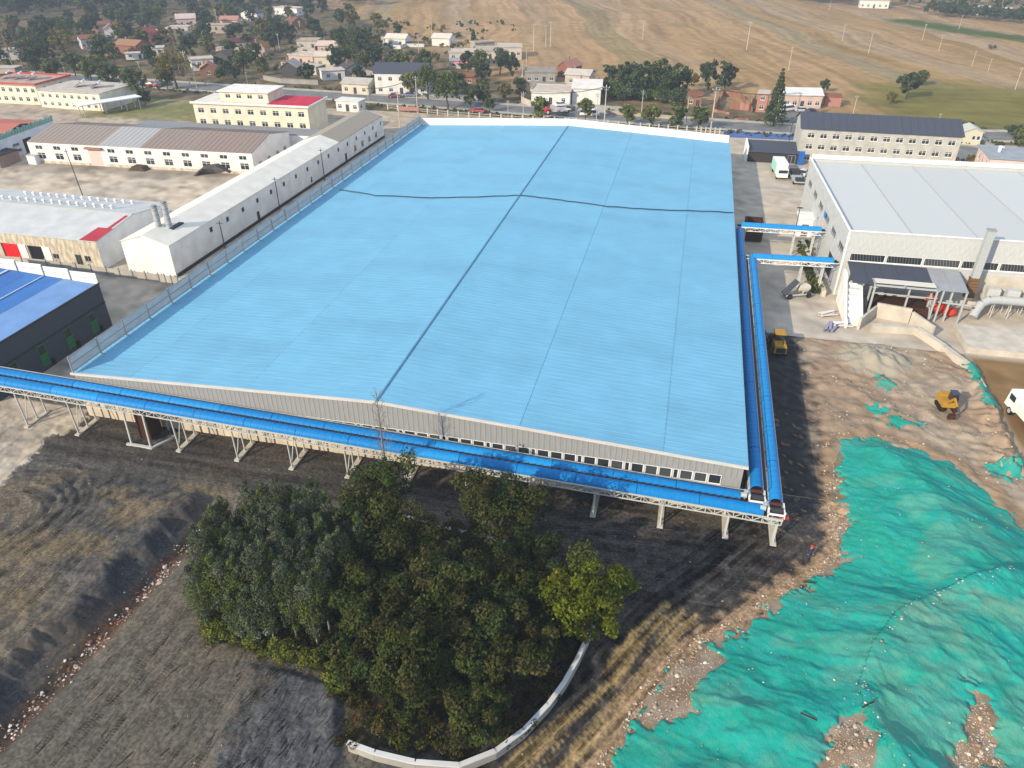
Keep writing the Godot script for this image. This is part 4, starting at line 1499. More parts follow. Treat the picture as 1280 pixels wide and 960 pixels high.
	# gantry frame in front of the canopy
	var gf := thing("gantry_frame", "light grey steel frame with horizontal pipes standing before the canopy", "steel frame", Vector3(28.6, 0, -105.8))
	for s in [[0.0, 0.0], [0.0, 2.0], [8.2, 0.0], [8.2, 2.0], [10.5, 1.0]]:
		var gp := MB.new()
		gp.beam(Vector3(s[0], -0.1, -s[1]), Vector3(s[0], 5.1, -s[1]), 0.24, 0.24)
		put("post", gp, M.galv, gf)
	var gb := MB.new()
	for z in [0.0, -2.0]:
		gb.beam(Vector3(-0.2, 5.1, z), Vector3(8.5, 5.1, z), 0.2, 0.24)
		gb.beam(Vector3(-0.2, 3.9, z), Vector3(8.5, 3.9, z), 0.12, 0.12)
	for x in [0.0, 4.0, 8.2]:
		gb.beam(Vector3(x, 5.1, 0.1), Vector3(x, 5.1, -2.1), 0.18, 0.2)
	gb.beam(Vector3(8.2, 3.0, -1.0), Vector3(13.2, 3.0, -0.6), 0.2, 0.2)
	gb.beam(Vector3(8.2, 0.4, 0.0), Vector3(8.2, 3.9, -2.0), 0.12, 0.12)
	gb.beam(Vector3(8.2, 3.9, 0.0), Vector3(8.2, 0.4, -2.0), 0.12, 0.12)
	put("beam", gb, M.galv, gf)
	var gt := MB.new()
	for k in 3:
		gt.tube(Vector3(0, 5.4, -0.4 - k * 0.5), Vector3(8.0, 5.4, -0.4 - k * 0.5), 0.16, 0.16, 8)
	put("pipe", gt, M.white_steel, gf)
	# white stair block at the hall corner, with its flight of landings
	var st := thing("stair_block", "white walled outside staircase at the front left corner of the plant hall", "staircase", Vector3(25.1, 0, -110.6))
	var sa := MB.new()
	sa.prism([Vector2(0, -0.1), Vector2(9.2, -0.1), Vector2(9.2, 0.9), Vector2(7.6, 1.2), Vector2(1.6, 5.2), Vector2(0, 5.2)], -0.15, 0.15, Transform3D(Basis(Vector3(0, 0, 1), Vector3(0, 1, 0), Vector3(-1, 0, 0)), Vector3(0, 0, 0)))
	put("side_wall", sa, M.white_paint, st)
	var sb := MB.new()
	sb.prism([Vector2(0, -0.1), Vector2(7.2, -0.1), Vector2(7.2, 1.1), Vector2(1.8, 4.4), Vector2(0, 4.4)], -0.1, 0.1, Transform3D(Basis(Vector3(0, 0, 1), Vector3(0, 1, 0), Vector3(-1, 0, 0)), Vector3(2.3, 0, 0)))
	put("side_wall", sb, M.white_paint, st)
	for k in 7:
		var sp := MB.new()
		sp.box(Vector3(0.16, -0.05, 1.6 + k * 0.95), Vector3(2.2, 4.1 - k * 0.58, 2.5 + k * 0.95))
		put("landing", sp, M.white_paint, st)
	# pit walls of pale concrete in front
	for s in [[Vector2(29.62, -106.04), Vector2(34.11, -105.04), 2.3, "pale concrete front wall of the pit under the canopy"], [Vector2(34.28, -104.82), Vector2(36.13, -100.65), 2.0, "slanting pale concrete side wall of the pit"], [Vector2(26.73, -101.32), Vector2(29.62, -106.04), 1.8, "short pale concrete wall between staircase and pit"]]:
		var a: Vector2 = s[0]
		var b: Vector2 = s[1]
		var wm := MB.new()
		var d := (b - a).normalized()
		wm.beam(Vector3(a.x, s[2] / 2 - 0.1, a.y), Vector3(b.x, s[2] / 2 - 0.1, b.y), 0.35, s[2] + 0.2)
		tag(put("pit_wall", wm, M.concrete_pale), s[3], "wall")
	# long retaining wall beside the dirt yard
	var rl := [Vector2(28.42, -101.23), Vector2(34.33, -101.88), Vector2(36.87, -97.18), Vector2(39, -92.4), Vector2(39.03, -87.57), Vector2(38.8, -82.22)]
	var rw := thing("retaining_wall", "cream retaining wall between the dirt yard and the lower brown yard", "wall")
	for i in rl.size() - 1:
		var wm := MB.new()
		var hh := 1.1 if i < 2 else 1.3 - 0.15 * i
		wm.beam(Vector3(rl[i].x, hh / 2, rl[i].y), Vector3(rl[i + 1].x, hh / 2, rl[i + 1].y), 0.75, hh)
		put("wall_panel", wm, M.concrete_pale, rw)
	for s in [[Vector2(38.93, -91.39), 0.9, "draped over the wall top"], [Vector2(38.66, -84.25), 1.0, "hanging off the spoil bank by the brown yard"], [Vector2(38.85, -88.28), 0.7, "caught on the wall below the first drape"]]:
		var c0: Vector2 = s[0]
		var hf = func(x, z):
			var dd := Vector2((x - c0.x) / 1.0, (z - c0.y) / 2.6).length() + 0.6 * nz.get_noise_2d(x * 0.8, z * 0.8)
			return s[1] + 0.35 - 0.55 * absf(x - c0.x) + 0.1 * nz.get_noise_2d(x * 2, z * 2) if dd < 0.9 else NAN
		tag(put("net_scrap", sheet(c0.x - 2, c0.x + 2, c0.y - 3, c0.y + 3, 0.2, hf, net_c), M.net), "bright green net scrap " + s[2], "netting")
	# slab edge over the brown yard and the orange heap
	var ed := MB.new()
	ed.box(Vector3(39.9, 0.014, -104.5), Vector3(70, 0.9, -97.6))
	tag(put("loading_slab", ed, M.concrete_pale), "raised pale concrete slab between the hall front and the brown yard", "slab")
	var rd := MB.new()
	rd.ball(Vector3(38.6, 1.2, -109.2), Vector3(1.5, 0.9, 1.0), 9, 5)
	rd.ball(Vector3(40.2, 0.8, -108.6), Vector3(1.2, 0.6, 0.9), 9, 5)
	rd.ball(Vector3(37.8, 2.0, -109.8), Vector3(0.8, 1.0, 0.7), 9, 5)
	tag(put("tarpaulin", rd, paint(Color(0.72, 0.06, 0.02), 0.6, "fine")), "bright orange red tarpaulin heap under the canopy's right end", "tarpaulin")
	var du2 := MB.new()
	du2.box(Vector3(29.2, 0, -110.5), Vector3(37.0, 1.6, -107.0))
	tag(put("feed_hopper", du2, M.rust), "low rusty brown feed hopper in the pit under the canopy", "hopper")
	# low cream wall along the planted strip at the hall's left side
	var lwm := MB.new()
	lwm.beam(Vector3(23.2, 0.5, -111.4), Vector3(21.9, 0.5, -133.0), 0.6, 1.1)
	tag(put("low_wall", lwm, M.concrete_pale), "low cream wall along the planted strip left of the plant hall", "wall")
	var ap := thing("entrance_box", "small white flat-roofed porch on the left side of the plant hall", "porch", Vector3(21.4, 0, -137.0))
	block(ap, 2.4, 3.0, 3.4, M.white_paint, {"front": [Rect2(0.6, 0.02, 1.2, 2.3)]})
	flat_roof(ap, 2.4, 3.0, 3.4, M.white_paint, 0.3)
	# rusty bin at the far bridge
	var bin := thing("skip", "rusty brown open-topped hopper bin beside the far conveyor bridge", "hopper", Vector3(12.0, 0, -132.0))
	var bm := MB.new()
	for k in 4:
		var e := [Vector3(0, 0.3, 0), Vector3(2.9, 0.3, 0), Vector3(2.9, 0.3, -5), Vector3(0, 0.3, -5)]
		var p0: Vector3 = e[k]
		var p1: Vector3 = e[(k + 1) % 4]
		bm.beam(p0 + Vector3(0, 1.3, 0), p1 + Vector3(0, 1.3, 0), 0.14, 2.6)
		bm.beam(p0 + Vector3(0, 2.6, 0), p1 + Vector3(0, 2.6, 0), 0.24, 0.16)
	put("side_plate", bm, M.rust, bin)
	var bf := MB.new()
	bf.box(Vector3(0.1, 0.2, -4.9), Vector3(2.8, 1.5, -0.1))
	put("load", bf, paint(Color(0.05, 0.035, 0.03), 0.95, "grit", 0.8), bin)

	# dark roofed shed and the office
	var sh := thing("shed", "low dark walled shed with slate roof and white end wall before the court", "shed", Vector3(14.2, 0, -184.5), 0.02)
	block(sh, 11.6, 7.0, 2.5, paint(Color(0.06, 0.052, 0.05), 0.8), {"front": [Rect2(9.0, 0.02, 1.8, 2.0)]})
	var roof := MB.new()
	roof.quad(Vector3(-0.1, 2.5, 0.4), Vector3(11.8, 2.5, 0.4), Vector3(11.8, 3.4, -7.2), Vector3(-0.1, 3.4, -7.2))
	roof.quad(Vector3(-0.1, 3.3, -7.2), Vector3(11.8, 3.3, -7.2), Vector3(11.8, 2.4, 0.4), Vector3(-0.1, 2.4, 0.4))
	roof.quad(Vector3(-0.1, 2.4, 0.4), Vector3(11.8, 2.4, 0.4), Vector3(11.8, 2.5, 0.4), Vector3(-0.1, 2.5, 0.4))
	put("roof", roof, M.slate, sh)
	var we := MB.new()
	we.box(Vector3(-0.5, 0, -7.2), Vector3(-0.12, 3.7, 0.4))
	put("end_wall", we, M.white_paint, sh)
	var po := MB.new()
	po.box(Vector3(11.3, 0, 0.0), Vector3(12.6, 3.2, 0.12))
	tag(put("banner", po, paint(Color(0.02, 0.12, 0.42), 0.6, "soft")), "tall deep blue banner board at the right end of the dark shed", "banner").position = Vector3(14.2, 0, -184.3)

	var of := thing("office_block", "grey three-storey block with slate roof and rows of windows behind the plant hall", "building", Vector3(25.3, 0, -186.2), 0.0)
	var ow := []
	for j in 3:
		for i in 12:
			if j == 0 and i == 5:
				ow.append(Rect2(1.7 + i * 2.72, 0.02, 1.6, 2.1))
			else:
				ow.append(Rect2(1.5 + i * 2.72, 0.75 + j * 2.55, 1.55, 1.15))
	block(of, 34.0, 11.5, 8.0, paint(Color(0.46, 0.45, 0.41), 0.9, "blotch"), {"front": ow}, 0.0, 0.0)
	for s in [[0.0, Vector3.BACK], [34.0, Vector3.FORWARD]]:
		var gm := MB.new()
		gm.prism([Vector2(0, 8.0), Vector2(11.5, 8.0), Vector2(5.75, 10.3)], -0.07, 0.07, Transform3D(Basis(Vector3(0, 0, -1), Vector3(0, 1, 0), Vector3(1, 0, 0)), Vector3(s[0], 0, 0)))
		put("gable", gm, paint(Color(0.46, 0.45, 0.41), 0.9, "blotch"), of)
	gable_roof(of, 34.0, 11.5, 8.0, 2.3, M.slate, 0, 0.4, 0, "roof", 0, 1.7)
	var pk := thing("pink_building", "pale pink two-storey building with blue grey flat roof at the right edge", "building", Vector3(63.0, 0, -177.0), -0.06)
	var pr := row(6, 1.6, 2.6, 3.6, 1.4, 1.3)
	pr.append_array(row(6, 1.6, 2.6, 0.8, 1.4, 1.3))
	block(pk, 22, 10.5, 5.9, paint(Color(0.72, 0.55, 0.5), 0.9, "blotch"), {"front": pr, "left": [Rect2(1.6, 3.6, 1.2, 1.3), Rect2(4.6, 3.6, 1.2, 1.3), Rect2(7.6, 3.6, 1.2, 1.3), Rect2(1.6, 0.8, 1.2, 1.3), Rect2(4.6, 0.8, 1.2, 1.3), Rect2(7.6, 0.8, 1.2, 1.3)]})
	flat_roof(pk, 22, 10.5, 5.9, paint(Color(0.30, 0.33, 0.36), 0.8, "soft"), 0.4)
	for i in 2:
		var vt := MB.new()
		vt.tube(Vector3(0, 0, 0), Vector3(0, 0.7, 0), 0.25, 0.25, 8)
		vt.ball(Vector3(0, 0.8, 0), Vector3(0.35, 0.25, 0.35))
		tag(put("roof_vent", vt, M.white_paint), ["larger left", "smaller right"][i] + " white vent on the pink building's roof", "vent").transform = Transform3D(Basis.IDENTITY.scaled(Vector3.ONE * (1.3 - 0.4 * i)), Vector3(66.0 + i * 0.9, 6.1, -182.0 - i))
	var hu := thing("gate_hut", "tiny cream hut with pale roof between the office block and pink building", "hut", Vector3(68.0, 0, -213.0))
	block(hu, 4.2, 5.5, 3.2, paint(Color(0.7, 0.66, 0.52), 0.9), {"front": [Rect2(2.0, 1.2, 0.8, 1.0), Rect2(3.1, 1.2, 0.8, 1.0)]}, 0, 0.9)
	gable_roof(hu, 4.2, 5.5, 3.2, 0.9, paint(Color(0.6, 0.62, 0.55), 0.8), 1, 0.3)
	# lamp mast by the court and one by the bridges
	for s in [[Vector2(25.27, -204.87), 5.0, "thin dark lamp mast at the edge of the blue court"], [Vector2(19.71, -128.49), 8.0, "thin black mast standing beside the two conveyor bridges"]]:
		var m := thing("lamp_mast", s[2], "lamp post", Vector3(s[0].x, 0, s[0].y))
		var mb := MB.new()
		mb.tube(Vector3(0, -0.1, 0), Vector3(0, s[1], 0), 0.09, 0.06, 6)
		put("pole", mb, M.machine_dark, m)
		var lb := MB.new()
		lb.box(Vector3(-0.45, s[1], -0.14), Vector3(0.45, s[1] + 0.14, 0.14))
		put("lamp_head", lb, M.machine_dark, m)


# ---------------------------------------------------------------- the compound left of the warehouse
func left_compound():
	# long white building beside the warehouse
	var a := thing("long_building", "long narrow white building with pale ridged roof just left of the warehouse", "building", Vector3(-86.8, 0, -95.0))
	var rw := []
	for i in 16:
		rw.append(Rect2(11.0 + i * 5.2, 3.4, 1.0, 1.0))
	for i in 4:
		rw.append(Rect2(72.0 + i * 4.4, 1.1 - 0.0, 1.4, 1.5))
	rw.append(Rect2(26, 0.02, 1.0, 2.0)); rw.append(Rect2(48.6, 0.6, 0.9, 1.4)); rw.append(Rect2(66.5, 0.02, 1.2, 2.2))
	block(a, 8.7, 91.0, 5.4, M.white_paint, {"right": rw}, 0, 1.35)
	gable_roof(a, 8.7, 64.0, 5.4, 1.35, paint(Color(0.74, 0.71, 0.62), 0.8, "soft", 0.15), 1, 0.12)
	gable_roof(a, 8.7, 26.0, 5.4, 1.35, paint(Color(0.42, 0.37, 0.30), 0.85, "fine", 0.3), 1, 0.12, 0, "roof", -64.4)
	var hole := MB.new()
	hole.box(Vector3(3.8, 5.6, -7.6), Vector3(6.6, 6.45, -4.6))
	put("roof_box", hole, M.machine_dark, a)
	var plinth := MB.new()
	plinth.box(Vector3(8.72, 0, -91), Vector3(8.95, 0.5, -0.3))
	put("plinth", plinth, paint(Color(0.06, 0.055, 0.05), 0.95, "grit"), a)
	for i in 2:
		var f := thing("flue_pipe", ["shorter left", "taller right"][i] + " of two silver flue pipes on the long white building", "chimney", Vector3(-82.4 + i * 1.25, 5.6, -99.2 - i * 0.9))
		var pm := MB.new()
		pm.tube(Vector3(0, 0, 0), Vector3(0, 4.2 + 0.4 * i, 0), 0.48, 0.46, 14)
		put("pipe", pm, M.galv, f)
		var bd := MB.new()
		for k in 5:
			bd.tube(Vector3(0, 0.5 + k * 0.85, 0), Vector3(0, 0.6 + k * 0.85, 0), 0.51, 0.51, 14)
		bd.tube(Vector3(0, 4.5 + 0.4 * i, 0), Vector3(0, 4.75 + 0.4 * i, 0), 0.6, 0.35, 14)
		put("band", bd, M.frame_grey, f)
	for s in [[Vector2(-75.51, -105.48), 6.0, "nearer"], [Vector2(-77.57, -128.48), 6.5, "middle"], [Vector2(-77.03, -147.83), 7.0, "farther"]]:
		var m := thing("wall_mast", s[2] + " dark pole against the long white building's wall", "pole", Vector3(s[0].x, 0, s[0].y))
		var pm := MB.new()
		pm.tube(Vector3.ZERO, Vector3(0, s[1], 0), 0.1, 0.07, 6)
		put("pole", pm, M.machine_dark, m)
		var cm := MB.new()
		cm.beam(Vector3(-0.6, s[1] - 0.4, 0), Vector3(0.6, s[1] - 0.4, 0), 0.08, 0.08)
		put("cross_arm", cm, M.machine_dark, m)

	# grey roofed workshop with the red door
	var g := thing("workshop", "stained beige workshop with grey vented roof and bright red door", "workshop", Vector3(-128.0, 0, -95.0))
	var w := 36.4
	var holes := [Rect2(17.1, 0.02, 3.4, 3.0), Rect2(22.4, 0.02, 2.8, 3.0), Rect2(27.0, 1.1, 1.2, 0.9), Rect2(31.4, 0.02, 1.2, 2.3), Rect2(33.2, 1.2, 1.2, 1.0), Rect2(6, 0.02, 3.4, 3.0), Rect2(11.5, 0.02, 3.0, 3.0)]
	put("wall", wall(Vector3.ZERO, Vector3.RIGHT, w, 4.9, holes, 0, 0.35), M.stain_plaster, g)
	put("wall", wall(Vector3(w, 0, 0), Vector3.FORWARD, 19.0, 4.9, [], 1.2), M.white_paint, g)
	put("wall", wall(Vector3(0, 0, -19), Vector3.BACK, 19.0, 4.9, [], 1.2), M.white_paint, g)
	put("wall", wall(Vector3(w, 0, -19), Vector3.LEFT, w, 4.9, []), M.white_paint, g)
	gable_roof(g, w, 19.0, 4.9, 1.25, paint(Color(0.52, 0.53, 0.52), 0.7, "soft", 0.2), 0, 0.25)
	var rg := MB.new()
	rg.box(Vector3(-0.3, 6.28, -9.75), Vector3(w + 0.25, 6.4, -9.25))
	put("ridge_cap", rg, M.white_steel, g)
	var rd := MB.new()
	for k in 8:
		rd.box(Vector3(17.1 + k * 0.425, 0.05, -0.3), Vector3(17.1 + k * 0.425 + 0.41, 3.0, -0.22 + 0.02 * (k % 2)))
	put("red_door", rd, paint(Color(0.62, 0.015, 0.02), 0.5, ""), g)
	for k in [[22.4, 2.8], [6, 3.4], [11.5, 3.0]]:
		var op := MB.new()
		op.box(Vector3(k[0], 0.03, -0.36), Vector3(k[0] + k[1], 3.0, -0.3))
		put("door_opening", op, M.black, g)
	for k in [20.6, 25.3]:
		var pn := MB.new()
		pn.box(Vector3(k, 0.05, 0.02), Vector3(k + 1.5, 3.1, 0.1))
		put("door_leaf", pn, M.white_paint, g)
	window(g, Vector3.ZERO, Vector3.RIGHT, holes[2], "grey")
	window(g, Vector3.ZERO, Vector3.RIGHT, holes[4], "grey")
	door(g, Vector3.ZERO, Vector3.RIGHT, holes[3])
	var rp := MB.new()
	var y_at := func(z): return lerpf(4.9, 6.15, -z / 9.5) + 0.17
	rp.quad(Vector3(w - 3.0, y_at.call(0.2), 0.2), Vector3(w + 0.2, y_at.call(0.2), 0.2), Vector3(w + 0.2, y_at.call(-4.2), -4.2), Vector3(w - 2.6, y_at.call(-4.2), -4.2))
	rp.quad(Vector3(w - 0.9, y_at.call(-4.2), -4.2), Vector3(w - 0.2, y_at.call(-4.2), -4.2), Vector3(w - 0.1, y_at.call(-8.8), -8.8), Vector3(w - 0.7, y_at.call(-8.8), -8.8))
	put("red_roof_patch", rp, paint(Color(0.42, 0.05, 0.07), 0.7, "soft"), g)
	var vm := MB.new()
	vm.tube(Vector3.ZERO, Vector3(0, 0.45, 0), 0.22, 0.22, 8)
	vm.ball(Vector3(0, 0.55, 0), Vector3(0.36, 0.26, 0.36), 8, 4)
	var vmesh := vm.done()
	for j in 2:
		for i in 14:
			var v := put("roof_vent", vmesh, M.white_paint, g)
			v.position = Vector3(8.0 + i * 1.75 + j * 0.5, (5.85 if j == 0 else 5.2) + 0.1, -11.8 - j * 4.6)
	# low grey fence wall with posts between workshop and the dark shed
	var fe := thing("panel_fence", "grey panel fence with posts in front of the stained workshop", "fence")
	var fl := [Vector2(-120.62, -93.48), Vector2(-101.55, -93.77), Vector2(-89.61, -93.25), Vector2(-79.8, -93), Vector2(-74.73, -92.33)]
	for i in fl.size() - 1:
		for k in 4:
			var p: Vector2 = fl[i].lerp(fl[i + 1], k / 4.0)
			var q: Vector2 = fl[i].lerp(fl[i + 1], (k + 0.97) / 4.0)
			var pn := MB.new()
			pn.beam(Vector3(p.x, 0.65, p.y), Vector3(q.x, 0.65, q.y), 0.06, 1.3)
			put("fence_panel", pn, M.concrete, fe)
			var ps := MB.new()
			ps.box(Vector3(p.x - 0.08, -0.1, p.y - 0.02), Vector3(p.x + 0.08, 1.6, p.y + 0.14))
			put("fence_post", ps, M.frame_grey, fe)

	# dark walled shed with the blue roof, bottom left
	var b := thing("blue_roof_shed", "dark grey metal shed with deep blue roof and white rear screen", "shed", Vector3(-116.0, 0, -58.0))
	var bw := 38.8
	var bd2 := 20.3
	put("wall", wall(Vector3(bw, 0, 0), Vector3.FORWARD, bd2, 6.5, []), M.dark_sheet, b)
	put("wall", wall(Vector3(0, 0, 0), Vector3.RIGHT, bw, 6.5, []), M.dark_sheet, b)
	put("wall", wall(Vector3(bw, 0, -bd2), Vector3.LEFT, bw, 6.5, []), M.dark_sheet, b)
	put("wall", wall(Vector3(0, 0, -bd2), Vector3.BACK, bd2, 6.5, []), M.dark_sheet, b)
	var lip := MB.new()
	lip.box(Vector3(bw + 0.01, 3.7, -bd2), Vector3(bw + 0.1, 3.85, 0))
	lip.box(Vector3(bw - 0.05, 6.5, -bd2), Vector3(bw + 0.14, 6.7, 0.1))
	put("edge_trim", lip, M.machine_dark, b)
	for i in 7:
		var xa := bw - 0.06 - i * 5.5
		var xb := bw - 0.06 - (i + 1) * 5.5 + 0.04
		var rfm := MB.new()
		var ya := 6.45 + i * 0.32
		var yb2 := 6.45 + (i + 1) * 0.32
		rfm.quad(Vector3(xb, yb2, 0.2), Vector3(xa, ya, 0.2), Vector3(xa, ya, -bd2 + 0.1), Vector3(xb, yb2, -bd2 + 0.1))
		rfm.quad(Vector3(xb, yb2 - 0.05, 0.2), Vector3(xb, yb2 - 0.05, -bd2 + 0.1), Vector3(xb, yb2, -bd2 + 0.1), Vector3(xb, yb2, 0.2))
		put("roof_strip", rfm, paint([Color(0.16, 0.3, 0.55), Color(0.045, 0.17, 0.46), Color(0.04, 0.15, 0.44), Color(0.045, 0.16, 0.45)][mini(i, 3)], 0.5, "soft", 0.2), b)
	for s in [[8.5, 0.18], [14.2, 0.45]]:
		var sk := MB.new()
		sk.beam(Vector3(bw - s[0], 6.55 + s[0] * 0.0585, 0), Vector3(bw - s[0], 6.55 + s[0] * 0.0585, -bd2 + 0.4), s[1], 0.06)
		put("skylight_strip", sk, paint(Color(0.45, 0.52, 0.58), 0.5, "soft"), b)
	for i in 9:
		var x := bw - i * 4.3
		var sp := MB.new()
		sp.box(Vector3(x - 4.25, 6.5 + i * 0.25, -bd2 + 0.02), Vector3(x - 0.05, 8.1 + i * 0.25, -bd2 + 0.08))
		put("screen_panel", sp, M.white_paint, b)
		var pp := MB.new()
		pp.box(Vector3(x - 4.36, 6.3 + i * 0.25, -bd2 + 0.08), Vector3(x - 4.22, 8.2 + i * 0.25, -bd2 + 0.2))
		pp.box(Vector3(x - 4.25, 7.3 + i * 0.25, -bd2 + 0.09), Vector3(x - 0.05, 7.36 + i * 0.25, -bd2 + 0.12))
		put("screen_post", pp, M.frame_grey, b)
	for i in 4:
		var z := -3.4 - i * 4.6
		var bay := MB.new()
		bay.box(Vector3(bw + 0.01, 0.6, z - 0.6), Vector3(bw + 0.05, 3.6, z + 0.6))
		var bo := put("window", bay, M.frame_green, b)
		var pn := MB.new()
		pn.box(Vector3(bw + 0.051, 2.3, z - 0.5), Vector3(bw + 0.07, 3.4, z + 0.5))
		put("pane", pn, M.glass, bo)
		var br := MB.new()
		for yy in [0.7, 1.5, 2.2]:
			br.box(Vector3(bw + 0.05, yy, z - 0.62), Vector3(bw + 0.16, yy + 0.1, z + 0.62))
		put("frame", br, paint(Color(0.04, 0.16, 0.05), 0.6, ""), bo)
		var ac := MB.new()
		ac.box(Vector3(bw + 0.02, 0.3, z - 1.1), Vector3(bw + 0.4, 1.1, z - 0.8))
		put("wall_box", ac, M.black, b)

	# two-storey white workshop with patchy tan roof
	var s2 := thing("white_workshop", "long two-storey white workshop with patched tan and grey roof across the yard", "workshop", Vector3(-150.3, 0, -145.2), 0.055)
	var f2 := []
	for i in 12:
		if i == 3:
			f2.append(Rect2(1.8 + i * 4.65 - 0.4, 0.02, 3.2, 3.9))
			continue
		f2.append(Rect2(1.8 + i * 4.65, 3.2, 1.9, 0.95))
		f2.append(Rect2(1.8 + i * 4.65, 1.0, 2.1, 1.5))
	block(s2, 56.2, 19.5, 4.7, paint(Color(0.75, 0.7, 0.66), 0.9, "soft"), {"front": f2, "right": [Rect2(2.5, 1.1, 1.5, 1.1), Rect2(7.0, 1.1, 1.5, 1.1), Rect2(11.5, 1.1, 1.5, 1.1), Rect2(15.5, 1.1, 1.5, 1.1)]}, 1.9, 0)
	var cols := [Color(0.37, 0.31, 0.27), Color(0.37, 0.31, 0.27), Color(0.46, 0.46, 0.46), Color(0.34, 0.27, 0.235), Color(0.33, 0.26, 0.225)]
	var xs := [0.0, 9.0, 18.5, 29.0, 41.0, 56.2]
	for i in 5:
		gable_roof(s2, xs[i + 1] - xs[i] - 0.04, 19.5, 4.7, 1.9 + 0.004 * (i % 2), paint(cols[i], 0.85, "fine", 0.5), 0, 0.0, xs[i], "roof", 0, 1.2)
	var rs := MB.new()
	for k in 13:
		rs.box(Vector3(15.35, 0.05 + k * 0.29, -0.05), Vector3(18.55, 0.05 + k * 0.29 + 0.27, -0.01 + 0.02 * (k % 2)))
	put("roller_shutter", rs, paint(Color(0.6, 0.48, 0.43), 0.7, ""), s2)
	var pl := MB.new()
	pl.box(Vector3(-0.05, 0, 0.01), Vector3(15.2, 0.6, 0.08))
	pl.box(Vector3(19.2, 0, 0.01), Vector3(56.2, 0.6, 0.08))
	put("plinth", pl, M.stain_plaster, s2)
	var hd := MB.new()
	hd.box(Vector3(15.0, 3.92, 0), Vector3(19.3, 4.3, 0.7))
	put("door_hood", hd, paint(Color(0.36, 0.2, 0.15), 0.8), s2)
	var bg := thing("grey_back_shed", "low grey roofed shed behind the white workshop", "shed", Vector3(-139, 0, -167.5), 0.03)
	block(bg, 50, 6, 3.7, M.white_paint)
	flat_roof(bg, 50, 6, 3.7, paint(Color(0.3, 0.31, 0.33), 0.7), 0.1)
	# cream three-storey block
	var c := thing("cream_block", "cream three-storey block with white stepped roof and crimson roof terrace", "building", Vector3(-124.9, 0, -174.4), 0.05)
	var cw := []
	for j in 3:
		for i in 9:
			cw.append(Rect2(1.1 + i * 3.42, 0.9 + j * 2.75, 1.7, 1.3))
	block(c, 31.2, 11.5, 8.7, paint(Color(0.70, 0.615, 0.47), 0.9, "soft"), {"front": cw})
	flat_roof(c, 31.2, 11.5, 8.7, paint(Color(0.66, 0.63, 0.56), 0.85, "soft"), 0.5)
	var up := []
	for i in 2:
		up.append(Rect2(1.0 + i * 2.0, 0.9, 1.2, 1.0))
	var upper := [Rect2(8.0, 9.75, 1.4, 1.1), Rect2(11.0, 9.75, 1.4, 1.1), Rect2(14.0, 9.75, 1.4, 1.1), Rect2(17.0, 9.75, 1.4, 1.1)]
	var uw := []
	for r in upper:
		uw.append(Rect2(r.position.x - 6.5, r.position.y - 8.92, r.size.x, r.size.y))
	var spots := [[Vector3(6.5, 8.92, -2.6), Vector3.RIGHT, 13.2, uw], [Vector3(19.7, 8.92, -2.6), Vector3.FORWARD, 8.6, []], [Vector3(19.7, 8.92, -11.2), Vector3.LEFT, 13.2, []], [Vector3(6.5, 8.92, -11.2), Vector3.BACK, 8.6, []]]
	for s in spots:
		put("wall", wall(s[0], s[1], s[2], 2.4, s[3]), paint(Color(0.70, 0.615, 0.47), 0.9, "soft"), c)
		for r in s[3]:
			window(c, s[0], s[1], r)
	flat_roof(c, 13.2, 8.6, 11.3, paint(Color(0.72, 0.7, 0.65), 0.85, "soft"), 0.5, 0, null, 6.5, -2.6)
	var red := MB.new()
	red.box(Vector3(20.2, 8.93, -11.2), Vector3(31.0, 9.15, -0.6))
	put("red_terrace", red, paint(Color(0.5, 0.04, 0.07), 0.7, "soft"), c)
	var rm := MB.new()
	for k in [[Vector3(-0.5, 8.92, 0.32), Vector3(31.7, 9.2, 0.5)], [Vector3(31.5, 8.92, -12.0), Vector3(31.7, 9.2, 0.32)]]:
		rm.box(k[0], k[1])
	put("parapet", rm, M.white_paint, c)

	# red roofed market hall at the left edge
	var h := thing("red_roof_hall", "hall with salmon red roof and pale blue gable trimmed in green at left edge", "hall", Vector3(-157.0, 0, -142.0), 0.1)
	var hw := [Rect2(2.0, 2.4, 2.2, 0.5), Rect2(6.0, 2.4, 2.2, 0.6), Rect2(6.2, 1.0, 2.2, 0.6), Rect2(13.5, 2.4, 2.0, 0.6), Rect2(13.5, 1.0, 2.0, 0.6), Rect2(18.0, 2.4, 2.0, 0.6), Rect2(18.0, 0.7, 2.0, 1.0), Rect2(9.6, 0.02, 3.0, 3.3)]
	put("wall", wall(Vector3(0, 0, 0), Vector3.FORWARD, 22.0, 4.9, hw), paint(Color(0.55, 0.6, 0.68), 0.85, "soft"), h)
	put("wall", wall(Vector3(-40, 0, 0), Vector3.RIGHT, 40.0, 4.9, []), paint(Color(0.55, 0.6, 0.68), 0.85, "soft"), h)
	put("wall", wall(Vector3(0, 0, -22), Vector3.LEFT, 40.0, 4.9, []), paint(Color(0.55, 0.6, 0.68), 0.85, "soft"), h)
	put("wall", wall(Vector3(-40, 0, -22), Vector3.BACK, 22.0, 4.9, []), paint(Color(0.55, 0.6, 0.68), 0.85, "soft"), h)
	for r in hw.slice(0, 7):
		window(h, Vector3.ZERO, Vector3.FORWARD, r, "grey")
	door(h, Vector3.ZERO, Vector3.FORWARD, hw[7], M.black)
	gable_roof(h, 39.7, 21.0, 4.95, 1.6, paint(Color(0.45, 0.16, 0.12), 0.8, "soft", 0.2), 0, 0.0, -40, "roof", -0.5)
